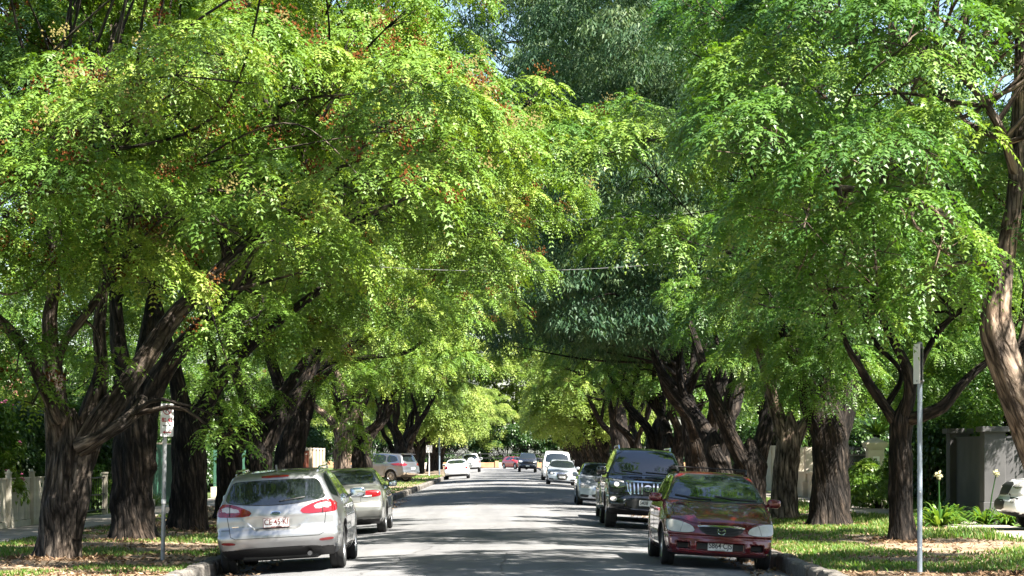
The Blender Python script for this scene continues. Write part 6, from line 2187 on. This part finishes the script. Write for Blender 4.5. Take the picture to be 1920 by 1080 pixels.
# ---- left boundary: cream palings, gate, pillar, steel fence, iron fence, brick wall, timber palings
XF = -10.72
f = empty('paling_fence', (XF, 42, 0))
tag(f, 'cream vertical paling fence low beside the left footpath', 'fence')
pm = MB().box((0, 0, 0.62), (0.022, 0.112, 0.92)).mesh('paling', M['paling'])
y = 0.0
while y < 15.0:
    obj('paling', pm, f, loc=(random.gauss(0, .003), y, random.gauss(0, .006)))
    y += 0.122
for z in (0.35, 0.9):
    MB().box((-0.035, 7.4, z), (0.045, 15.0, 0.075)).build('rail', M['paling'], f)
MB().box((0.012, 7.4, 1.09), (0.075, 15.1, 0.025)).build('top_rail', M['paling'], f)
MB().box((0.01, 7.4, 0.08), (0.05, 15.0, 0.14)).build('plinth_board', M['paling'], f)
ppm = MB().box((0, 0, 0.60), (0.11, 0.11, 1.2)).box((0, 0, 1.215), (0.14, 0.14, 0.03)).box((0, 0, 1.26), (0.09, 0.09, 0.06), taper=0.25).mesh('post', M['paling'])
for y in (0.0, 2.45, 4.9, 7.35, 9.8, 12.25, 14.7):
    obj('post', ppm, f, loc=(0.045, y + .06, 0))

f = empty('metal_gate', (XF, 57.3, 0))
tag(f, 'black metal rail gate between cream posts left of the second trunk', 'gate')
for y in (0.0, 4.3):
    MB().box((0, y, 0.55), (0.13, 0.13, 1.1)).box((0, y, 1.12), (0.17, 0.17, 0.04)).build('gate_post', M['cream'], f)
for z in (0.15, 0.55, 1.0):
    MB().bar((0, .08, z), (0, 4.22, z), .022, 8).build('rail', M['iron'], f)
for k in range(12):
    MB().bar((0, .2 + k * .35, .15), (0, .2 + k * .35, 1.0), .010, 6).build('bar', M['iron'], f)

def pillar(name, loc, s, h, m, cap, label, cap_m=None, sign=False):
    p = empty(name, loc)
    tag(p, label, 'pillar')
    mb = MB()
    mb.box((0, 0, h / 2), (s, s, h), bevel=0.012).box((0, 0, 0.13), (s + .12, s + .12, .26), bevel=.015)
    mb.build('shaft', m, p)
    mb = MB()
    if cap == 'point':
        mb.box((0, 0, h + .03), (s + .06, s + .06, .06)).box((0, 0, h + .10), (s + .16, s + .16, .08)).box((0, 0, h + .17), (s + .22, s + .22, .06)).box((0, 0, h + .285), (s + .16, s + .16, .17), taper=0.12)
    else:
        mb.box((0, 0, h + .055), (s + .14, s + .14, .11), bevel=.008)
    mb.build('cap', cap_m or m, p)
    return p


pillar('gate_pillar', (-10.85, 69.3, 0), .42, 1.62, M['cream'], 'point', 'cream gate pillar seen left of the parking sign pole')
f = empty('steel_fence', (-11.1, 72.5, 0))
tag(f, 'dark green ribbed steel fence behind the third trunk on the left', 'fence')
pan = []
V, F = [], []
nr = 16
for k in range(nr * 2 + 1):
    yy = 2.35 * k / (nr * 2)
    xx = 0.025 if (k // 1) % 2 else 0.0
    V += [(xx, yy, 0.05), (xx, yy, 1.95)]
    if k:
        F.append((2 * k - 2, 2 * k, 2 * k + 1, 2 * k - 1))
panm = new_mesh('fence_panel', V, F, mats=[M['fence_green']])
for k in range(5):
    obj('fence_panel', panm, f, loc=(0, k * 2.38, 0))
    MB().box((0, k * 2.38, 1.0), (.07, .06, 2.0)).build('post', M['fence_green'], f)
MB().box((0, 5.95, 1.97), (.06, 11.9, .05)).build('top_rail', M['cream'], f)
f = empty('iron_fence', (-10.9, 86, 0))
tag(f, 'iron bar fence seen between the third and fourth trunks on the left', 'fence')
MB().box((0, 6, .2), (.2, 12, .4)).build('plinth_wall', M['cream'], f)
bm_ = MB().bar((0, 0, .4), (0, 0, 1.7), .011, 6).bar((0, 0, 1.7), (0, 0, 1.8), .016, 6, .001).mesh('bar', M['fence_green'])
for k in range(90):
    obj('bar', bm_, f, loc=(0, .1 + k * .133, 0))
for z in (.55, 1.55):
    MB().box((0, 6, z), (.03, 12, .03)).build('rail', M['fence_green'], f)

f = empty('brick_wall', (-10.75, 117.5, 0))
tag(f, 'red brick front wall with pale cappings, left behind the parked sedan', 'wall')
MB().box((0, 3.2, .80), (.23, 6.4, 1.6)).build('wall_panel', M['brick'], f)
for k in range(4):
    MB().box((0, k * 2.13, .92), (.36, .36, 1.84), bevel=.01).build('pier', M['brick'], f)
    MB().box((0, k * 2.13, 1.89), (.46, .46, .10), bevel=.02).build('pier_cap', M['cream'], f)
for k in range(3):
    MB().box((0, k * 2.13 + 1.065, 1.64), (.30, 1.70, .07)).build('capping', M['cream'], f)
f = empty('timber_fence', (-10.8, 125, 0))
tag(f, 'pale timber paling fence right of the red brick wall', 'fence')
pm = MB().box((0, 0, .95), (.03, .13, 1.9)).mesh('paling', M['timber'])
for k in range(80):
    obj('paling', pm, f, loc=(random.gauss(0, .006), k * .15, random.gauss(0, .02)))
for k in range(6):
    MB().box((.07, k * 2.35, 1.0), (.12, .12, 2.0)).build('post', M['cream'], f)
MB().box((.02, 5.9, 1.95), (.10, 12.0, .06)).build('top_rail', M['cream'], f)

# ---- right boundary
XR = 11.42
f = empty('rendered_wall', (XR, 53.6, 0))
tag(f, 'grey rendered garden wall with a corner pillar at the right', 'wall')
MB().box((4.2, 0.16, 1.0), (7.9, .22, 2.0)).build('return_wall', M['render_grey'], f)
MB().box((0.02, 2.1, 1.0), (.22, 3.7, 2.0)).build('street_wall', M['render_grey'], f)
MB().box((4.2, 0.16, 2.02), (7.86, .28, .05)).build('coping', M['render_dark'], f)
MB().box((0.02, 2.1, 2.02), (.28, 3.66, .05)).build('coping', M['render_dark'], f)
for yy in (0.0, 4.1):
    MB().box((0, yy, 1.07), (.50, .50, 2.14), bevel=.01).box((0, yy, .25), (.54, .54, .5), bevel=.01).build('pillar', M['render_grey'], f)
    MB().box((0, yy, 2.20), (.66, .66, .13), bevel=.012).build('pillar_cap', M['render_grey'], f)
for k in range(4):
    MB().box((.25, 5.3 + k * 1.3, .55), (.10, .10, 1.1)).build('timber_post', M['timber'], f)

pl = pillar('gate_pillar', (XR, 70.6, 0), .50, 1.78, M['cream'], 'point', 'cream gate pillar with a pyramid cap and number tiles on the right')
MB().box((0, -.257, 1.42), (.20, .02, .27)).build('ornament_tile', M['white_trim'], pl)
MB().prism([(-.05, 1.33), (.05, 1.33), (.0, 1.52)], -.270, -.262, 'xz').build('ornament', M['render_dark'], pl)
MB().box((0, -.257, .98), (.17, .02, .13)).build('number_tile', M['white_trim'], pl)
f = empty('iron_railing', (XR, 71.2, 0))
tag(f, 'black iron railing with spear tops left of the cream gate pillar', 'railing')
MB().box((0, 3.6, .30), (.26, 7.2, .6)).build('plinth_wall', M['cream'], f)
MB().box((0, 3.6, .63), (.34, 7.2, .07)).build('plinth_coping', M['cream'], f)
bmi_ = MB().bar((0, 0, .4), (0, 0, 1.7), .010, 6).bar((0, 0, 1.7), (0, 0, 1.8), .016, 6, .001).mesh('bar', M['iron'])
for k in range(34):
    obj('bar', bmi_, f, loc=(0, .12 + k * .21, .1))
for z in (.75, 1.1, 1.6):
    MB().box((0, 3.6, z), (.03, 7.2, .03)).build('rail', M['iron'], f)
f = empty('plinth_wall', (XR, 79.5, 0))
tag(f, 'cream stepped front wall between the black trunk and the ridged trunk', 'wall')
MB().box((0, 4.5, .45), (.28, 9.0, .9)).build('wall_panel', M['cream'], f)
MB().box((0, 4.5, .94), (.38, 9.0, .08)).build('coping', M['cream'], f)
for k in range(4):
    MB().box((0, k * 3.0, .95), (.42, .42, 1.9), bevel=.01).build('pier', M['cream'], f)
    MB().box((-.02, k * 3.0, .3), (.62, .62, .6), bevel=.015).build('pier_base', M['cream'], f)
f = empty('steel_fence', (XR, 90.5, 0))
tag(f, 'pale steel fence with a dark green post right of the maroon car roof', 'fence')
panm2 = new_mesh('fence_panel', V, F, mats=[M['fence_pale']])
for k in range(9):
    obj('fence_panel', panm2, f, loc=(0, k * 2.38, 0), rot=(0, 0, 0))
    MB().box((-.03, k * 2.38, 1.0), (.05, .05, 2.0)).build('post', M['fence_pale'], f)
MB().box((0, 10.7, 1.97), (.06, 21.4, .05)).build('top_rail', M['fence_pale'], f)
gp = empty('garden_post', (XR - .5, 91.0, 0))
tag(gp, 'dark green garden post standing before the pale steel fence', 'post')
MB().bar((0, 0, 0), (0, 0, 1.35), .05, 12).build('shaft', M['post_green'], gp, True)
MB().lathe([(.05, 1.35), (.075, 1.37), (.06, 1.42), (.085, 1.48), (.05, 1.56), (.01, 1.60)], 14).build('finial', M['post_green'], gp, True)

# ---- houses glimpsed behind the gardens
def cottage(loc, rz, w, dpt, label, roof):
    h = empty('cottage', loc, rz)
    tag(h, label, 'house')
    wall = MB().box((0, 0, 1.6), (w, dpt, 3.2)).build('wall', M['house_wall'], h)
    hx, hy = w / 2 + .5, dpt / 2 + .5
    mb = MB()
    mb.add([(-hx, -hy, 3.2), (hx, -hy, 3.2), (hx, hy, 3.2), (-hx, hy, 3.2), (-hx + hy * .9, 0, 5.6), (hx - hy * .9, 0, 5.6), (-hx, -hy, 3.05), (hx, -hy, 3.05), (hx, hy, 3.05), (-hx, hy, 3.05)],
           [(0, 1, 5, 4), (1, 2, 5), (2, 3, 4, 5), (3, 0, 4), (6, 7, 1, 0), (7, 8, 2, 1), (8, 9, 3, 2), (9, 6, 0, 3), (9, 8, 7, 6)])
    rf = mb.build('roof', roof, h)
    MB().box((w * .25, .6, 5.6), (.7, .7, 1.6)).build('chimney', M['brick'], rf)
    y = -dpt / 2
    for x in (-w * .3, w * .3):
        wi = MB().box((x, y - .012, 1.7), (1.3, .05, 1.6)).build('window', M['white_trim'], h)
        for s in (-1, 1):
            MB().box((x + s * .3, y - .045, 1.7), (.52, .03, 1.42)).build('pane', M['house_glass'], wi)
    d = MB().box((0, y - .012, 1.08), (1.0, .05, 2.14)).build('door', M['post_green'], h)
    MB().box((.38, y - .06, 1.05), (.05, .06, .14)).build('handle', M['chrome'], d)
    for k in range(4):
        MB().box((-w / 2 + .2 + k * (w - .4) / 3, y - 1.7, 1.35), (.13, .13, 2.7)).build('veranda_post', M['white_trim'], h)
    mb = MB()
    mb.add([(-hx, y, 3.0), (hx, y, 3.0), (hx, y - 2.0, 2.65), (-hx, y - 2.0, 2.65), (-hx, y, 2.92), (hx, y, 2.92), (hx, y - 2.0, 2.57), (-hx, y - 2.0, 2.57)],
           [(0, 1, 2, 3), (7, 6, 5, 4), (3, 2, 6, 7), (0, 3, 7, 4), (1, 0, 4, 5), (2, 1, 5, 6)])
    mb.build('veranda_roof', M['roof_iron'], h)


cottage((-23, 66, 0), math.radians(90), 13, 9, 'cream cottage behind the garden trees on the left', M['roof_iron'])
cottage((-22, 102, 0), math.radians(90), 13, 9, 'cream cottage deep behind the iron fence on the left', M['roof_tile'])
cottage((-20.5, 158, 0), math.radians(90), 13, 9, 'white posted veranda house behind the silver SUV', M['roof_iron'])
cottage((23, 72, 0), math.radians(-90), 13, 9, 'cream cottage behind the cream gate pillar garden', M['roof_tile'])
cottage((22.5, 104, 0), math.radians(-90), 13, 9, 'tiled cottage behind the pale steel fence', M['roof_tile'])

# ---- parking sign on the left
s0 = empty('parking_sign', (-5.18, 34.8, 0.0))
s0.rotation_euler = (0, 0.018, 0)
tag(s0, 'white no parking sign with red lettering on a galvanised post', 'sign')
MB().bar((0, 0, 0), (0, 0, 2.38), .032, 16).build('post', M['galv'], s0, True)
MB().lathe([(.036, .86), (.040, .87), (.040, .92), (.036, .93)], 16).build('post_band', M['sign_white'], s0, True)
MB().box((0, -.035, 1.80), (.075, .012, .03)).box((0, -.035, 2.30), (.075, .012, .03)).build('bracket', M['galv'], s0)
plate = MB().prism([(-.10, -.25), (.10, -.25), (.11, -.24), (.11, .24), (.10, .25), (-.10, .25), (-.11, .24), (-.11, -.24)], -.003, .003, 'xz').build('sign_plate', M['sign_white'], s0, loc=(.035, -.055, 2.13), rot=(0, 0, math.radians(36)))


def sign_text(s, size, x, z, m=None, bold=0.001):
    obj('lettering', text_mesh(s, size, m or M['sign_red'], bold=bold), plate, loc=(x, -.0048, z), rot=(math.radians(90), 0, 0))


def ring_xz(cx, cz, r1, r2, n=32):
    V = [(cx + r * math.cos(2 * math.pi * i / n), 0, cz + r * math.sin(2 * math.pi * i / n)) for r in (r1, r2) for i in range(n)]
    F = [(i, (i + 1) % n, n + (i + 1) % n, n + i) for i in range(n)]
    return V, F


mb = MB()
V_, F_ = ring_xz(0, .155, .076, .062)
mb.add([(x, -.0045, z) for x, y, z in V_], F_)
mb.add([(-.055, -.0049, .195), (-.043, -.0049, .206), (.053, -.0049, .112), (.041, -.0049, .101)], [(0, 1, 2, 3)])
mb.build('prohibition_ring', M['sign_red'], plate)
sign_text('P', .125, 0, .155, M['ink_black'], .003)
sign_text('8', .085, -.070, .0, None, .003)
sign_text('15', .036, -.034, .018)
sign_text('AM', .030, -.032, -.020)
sign_text('4', .085, .030, .0, None, .003)
sign_text('15', .036, .068, .018)
sign_text('PM', .030, .068, -.020)
sign_text('MON - FRI', .030, 0, -.085, M['ink_black'])
mb = MB()
mb.add([(-.075, -.0046, -.185), (-.03, -.0046, -.160), (-.03, -.0046, -.177), (.07, -.0046, -.177), (.07, -.0046, -.193), (-.03, -.0046, -.193), (-.03, -.0046, -.210)], [(0, 6, 5, 4, 3, 2, 1)])
mb.build('arrow', M['sign_red'], plate)

# ---- blue grey pole on the right with its sign seen edge on
s1 = empty('sign_pole', (5.62, 31.0, 0.0))
tag(s1, 'blue grey steel pole with a sign seen edge on, on the right verge', 'sign')
MB().bar((0, 0, -.05), (0, 0, 3.10), .034, 18).build('post', M['pole_blue'], s1, True)
MB().lathe([(.036, 3.09), (.036, 3.12), (.012, 3.13)], 16).build('post_cap', M['galv'], s1, True)
MB().prism([(-.11, -.27), (.11, -.27), (.11, .27), (-.11, .27)], -.003, .003, 'xz').build('sign_plate', M['sign_white'], s1, loc=(-.045, -.02, 2.83), rot=(0, 0, math.radians(-78)))
MB().prism([(-.11, -.27), (.11, -.27), (.11, .27), (-.11, .27)], -.003, .003, 'xz').build('sign_plate', M['sign_back'], s1, loc=(.038, -.02, 2.83), rot=(0, 0, math.radians(-100)))
for z in (2.60, 3.05):
    MB().box((0, -.02, z), (.10, .07, .028), bevel=.006).build('bracket', M['galv'], s1)
for z in (1.1, .35):
    MB().bar((0, -.030, z), (0, -.040, z), .008, 8).build('bolt', M['sign_white'], s1)

s2 = empty('street_sign', (-5.55, 170, 0.0))
tag(s2, 'thin white post with a small sign past the driveway on the left', 'sign')
MB().bar((0, 0, 0), (0, 0, 2.2), .045, 10).build('post', M['sign_white'], s2, True)
MB().box((0, -.06, 2.05), (.45, .02, .55)).build('sign_plate', M['sign_white'], s2)
s3 = empty('pole', (-5.1, 181, 0.0))
tag(s3, 'plain grey pole just behind the white sign post on the left', 'pole')
MB().bar((0, 0, 0), (0, 0, 2.9), .06, 10).build('shaft', M['pole_blue'], s3, True)
MB().lathe([(.06, 2.9), (.075, 2.92), (.075, 2.96), (.01, 2.98)], 10).build('cap', M['galv'], s3, True)

# ---- wheelie bin on the right verge
b = empty('wheelie_bin', (4.95, 126.0, 0.02))
tag(b, 'dark green wheelie bin on the verge right of the ringed silver car', 'bin')
MB().box((0, 0, .52), (.46, .52, .92), taper=1.18).build('bin_body', M['bin_green'], b)
MB().box((0, 0, 1.01), (.60, .68, .06), bevel=.02).build('lid', M['bin_green'], b)
for s in (-1, 1):
    MB().lathe([(.02, -.03), (.10, -.03), (.10, .03), (.02, .03)], 16, 'x', c=(s * .24, .24, .10)).build('wheel', M['rubber'], b)

# ---- service wires crossing the street
def wire(a, b, sag, label):
    a, b = np.array(a), np.array(b)
    t = np.linspace(0, 1, 24)[:, None]
    c = a * (1 - t) + b * t
    c[:, 2] -= (4 * sag * t * (1 - t))[:, 0]
    V, F, _ = tube(np.hstack([c, np.full((24, 1), .005)]), 6)
    o = obj('service_wire', new_mesh('service_wire', V, F, True, mats=[M['wire']]))
    tag(o, label, 'wire', 'service wires over the street')


wire(P(640, 268, 72), P(1560, 182, 72), .12, 'topmost thin wire crossing the dark gap between the canopies')
wire(P(560, 432, 66), P(1640, 372, 66), .14, 'middle thin wire crossing the dark gap between the canopies')
wire(P(640, 495, 47.5), P(1500, 462, 47.5), .30, 'lowest thin wire sagging across the gap between the canopies')

# ---- far end of the street
f = empty('end_wall', (0, 288, 0))
tag(f, 'low sandstone wall closing the far end of the street', 'wall')
for k in range(12):
    x = -24 + k * 4.2
    MB().box((x, random.uniform(-.1, .1), .32), (4.0, .4, .64), bevel=.03).build('wall_panel', M['orange_stone'] if k % 3 else M['house_wall'], f)
    MB().box((x + 2.1, 0, .42), (.5, .5, .84), bevel=.03).build('pier', M['orange_stone'], f)
f = empty('rail_fence', (0, 294, 0))
tag(f, 'grey rail fence behind the low wall at the far end', 'fence')
for z in (.6, 1.2, 1.75):
    MB().box((0, 0, z), (60, .08, .10)).build('rail', M['iron'], f)
for k in range(21):
    MB().box((-30 + k * 3, 0, .95), (.12, .12, 1.9)).build('post', M['iron'], f)
far_labels = ['pale far tree closing the end of the street, leftmost of the row', 'pale far tree left of centre closing the end of the street', 'pale far tree in the centre closing the end of the street',
              'pale far tree right of centre closing the end of the street', 'pale far tree closing the end of the street, rightmost of the row']
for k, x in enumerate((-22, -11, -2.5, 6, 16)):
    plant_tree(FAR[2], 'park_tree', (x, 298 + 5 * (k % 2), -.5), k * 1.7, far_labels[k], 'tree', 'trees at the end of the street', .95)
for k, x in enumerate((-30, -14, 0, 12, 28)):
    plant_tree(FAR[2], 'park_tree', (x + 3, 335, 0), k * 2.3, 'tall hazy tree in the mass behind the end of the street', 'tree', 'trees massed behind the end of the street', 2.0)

for k, x in enumerate((-26, -17, -8.5, 0.5, 9, 18, 27)):
    t_ = plant_bush(HEDGE, 'park_hedge', (x, 296.5, 0), math.pi / 2, 'dark hedge massed behind the rail fence at the far end', 'hedge', 'hedges behind the far rail fence', 2.0)

plant_bush(BUSH[2], 'garden_shrub', (10.95, 66.5, 0), 0.6, 'low leafy shrub spilling over the path before the cream gate pillar', 'shrub', None, 1.15)
plant_bush(BUSH[0], 'garden_shrub', (11.35, 64.3, 0), 1.9, 'leafy shrub right of the cream gate pillar, behind the slim forked trunk', 'shrub', None, .62)
agapanthus((10.35, 54.6, 0), 1, 'strap leaved clump just right of the blue grey pole', s=1.5)
# ================================================================== grass and fallen leaves
def grass_patch(name, x0, x1, y0, y1, n, h, seed, thr, label, tall=None, dry=0.0):
    r = np.random.default_rng(seed)
    x = r.uniform(x0, x1, n * 3)
    y = y0 + (y1 - y0) * r.uniform(0, 1, n * 3) ** 1.5
    d = fbm(np.stack([x * 0.55 + seed, y * 0.40, 0 * x], 1), 3) + 0.10 * (vnoise(np.stack([x * 4, y * 4, 0 * x], 1)) - .5)
    keep = d > thr + r.uniform(-.05, .05, len(x))
    x, y, d = x[keep][:n], y[keep][:n], d[keep][:n]
    n = len(x)
    hh = h * r.uniform(0.5, 1.3, n) * (0.7 + 1.6 * np.clip(d - thr, 0, .4))
    if tall is not None:
        hh = hh * tall(x, y)
    z = 0.0 + 0.045 * 2 * (fbm(np.stack([x * 1.1, y * 1.1, 0 * x + 3], 1), 3) - 0.5) - .01
    az = r.uniform(0, 6.28, n)
    w = 0.007 + 0.004 * r.uniform(0, 1, n) + 0.00012 * y
    lean = r.uniform(0.1, 0.9, n) * hh
    b = np.stack([x, y, z], 1)
    s = np.stack([-np.sin(az), np.cos(az), 0 * az], 1) * w[:, None]
    dv = np.stack([np.cos(az), np.sin(az), 0 * az], 1)
    m_ = b + dv * (lean * .3)[:, None] + np.array([0, 0, 1.0]) * (hh * .6)[:, None]
    t = b + dv * lean[:, None] + np.array([0, 0, 1.0]) * hh[:, None]
    V = np.stack([b - s, b + s, m_ + s * .7, m_ - s * .7, t], 1).reshape(-1, 3)
    o = np.arange(n)[:, None] * 5
    Q = np.hstack([o, o + 1, o + 2, o + 3])
    T = np.hstack([o + 3, o + 2, o + 4])
    tint = np.clip(r.normal(0.42 + dry, 0.2, n), 0, 1)
    dryb = r.uniform(0, 1, n) < (0.12 + dry)
    tint[dryb] = np.clip(r.normal(0.85, .1, dryb.sum()), 0, 1)
    me = new_mesh(name, V, [Q, T], False, {'tint': ('FLOAT', np.repeat(tint, 5))}, [M['grass']])
    ob = obj(name, me, kind='stuff')
    tag(ob, label, 'grass')
    return ob


grass_patch('grass', -9.0, -4.5, 30, 75, 21000, .08, 3, .54, 'patchy green grass on the left verge', dry=.10)
grass_patch('grass', 4.5, 9.6, 30, 80, 34000, .085, 8, .495, 'green grass on the right verge, tall near the footpath', tall=lambda x, y: 1 + 1.3 * sstep(7.2, 9.2, x), dry=.08)
grass_patch('grass', -9.0, -4.6, 75, 180, 9000, .10, 5, .45, 'sunlit far grass on the left verge', dry=.05)
grass_patch('grass', 4.6, 9.6, 75, 180, 9000, .10, 6, .45, 'sunlit far grass on the right verge', dry=.05)


def litter(name, x0, x1, y0, y1, n, seed, label, z=lambda x, y: 0 * x):
    r = np.random.default_rng(seed)
    x = r.uniform(x0, x1, n)
    y = y0 + (y1 - y0) * r.uniform(0, 1, n) ** 1.6
    zz = z(x, y) + r.uniform(.004, .02, n)
    a = r.uniform(0, 6.28, n)
    L = r.uniform(.025, .07, n)
    u = np.stack([np.cos(a), np.sin(a), r.normal(0, .35, n)], 1) * L[:, None]
    v = np.stack([-np.sin(a), np.cos(a), r.normal(0, .35, n)], 1) * (L * r.uniform(.2, .45, n))[:, None]
    c = np.stack([x, y, zz], 1)
    V = np.stack([c - u, c + v, c + u, c - v], 1).reshape(-1, 3)
    tint = np.repeat(np.clip(r.normal(.5, .25, n), 0, 1), 4)
    ob = obj(name, new_mesh(name, V, np.arange(4 * n).reshape(-1, 4), False, {'tint': ('FLOAT', tint)}, [M['litter']]), kind='stuff')
    tag(ob, label, 'leaf litter')


vz = lambda x, y: 0.09 * (fbm(np.stack([x * 1.1, y * 1.1, 0 * x + 3], 1), 3) - 0.5)
litter('fallen_leaves', -9.0, -4.4, 30, 75, 13000, 1, 'dry brown fallen leaves on the left verge', vz)
litter('fallen_leaves', 4.4, 9.6, 30, 75, 11000, 2, 'dry brown fallen leaves on the right verge', vz)
litter('fallen_leaves', 3.5, 4.25, 30, 90, 1600, 3, 'dry leaves gathered in the right gutter', lambda x, y: -.0095 * x * x + .004)
litter('fallen_leaves', -4.25, -3.5, 30, 90, 1600, 4, 'dry leaves gathered in the left gutter', lambda x, y: -.0095 * x * x + .004)


# drifts of leaves and bark against the trunk feet
def drift(bases, seed, label):
    r = np.random.default_rng(seed)
    X, Y = [], []
    for (bx, by, rad) in bases:
        a = r.uniform(0, 6.28, 420)
        q = rad * (0.95 + 1.1 * r.uniform(0, 1, 420) ** 1.8)
        X.append(bx + np.cos(a) * q)
        Y.append(by + np.sin(a) * q)
    x, y = np.concatenate(X), np.concatenate(Y)
    n = len(x)
    z = vz(x, y) + r.uniform(.01, .05, n)
    a = r.uniform(0, 6.28, n)
    L = r.uniform(.03, .085, n)
    u = np.stack([np.cos(a), np.sin(a), r.normal(0, .5, n)], 1) * L[:, None]
    v = np.stack([-np.sin(a), np.cos(a), r.normal(0, .5, n)], 1) * (L * r.uniform(.15, .4, n))[:, None]
    c = np.stack([x, y, z], 1)
    V = np.stack([c - u, c + v, c + u, c - v], 1).reshape(-1, 3)
    ob = obj('leaf_drift', new_mesh('leaf_drift', V, np.arange(4 * n).reshape(-1, 4), False, {'tint': ('FLOAT', np.repeat(np.clip(r.normal(.35, .2, n), 0, 1), 4))}, [M['litter']]), kind='stuff')
    tag(ob, label, 'leaf litter')


drift([(b1[0], b1[1], .5), (b2[0], b2[1], .5), (b3[0], b3[1], .45), (b4[0], b4[1], .4)], 71, 'brown leaves and bark drifted round the left trunk feet')
drift([(br1[0], br1[1], .45), (br2[0], br2[1], .3), (br3[0], br3[1], .55), (br4[0], br4[1], .4)], 72, 'brown leaves and bark drifted round the right trunk feet')
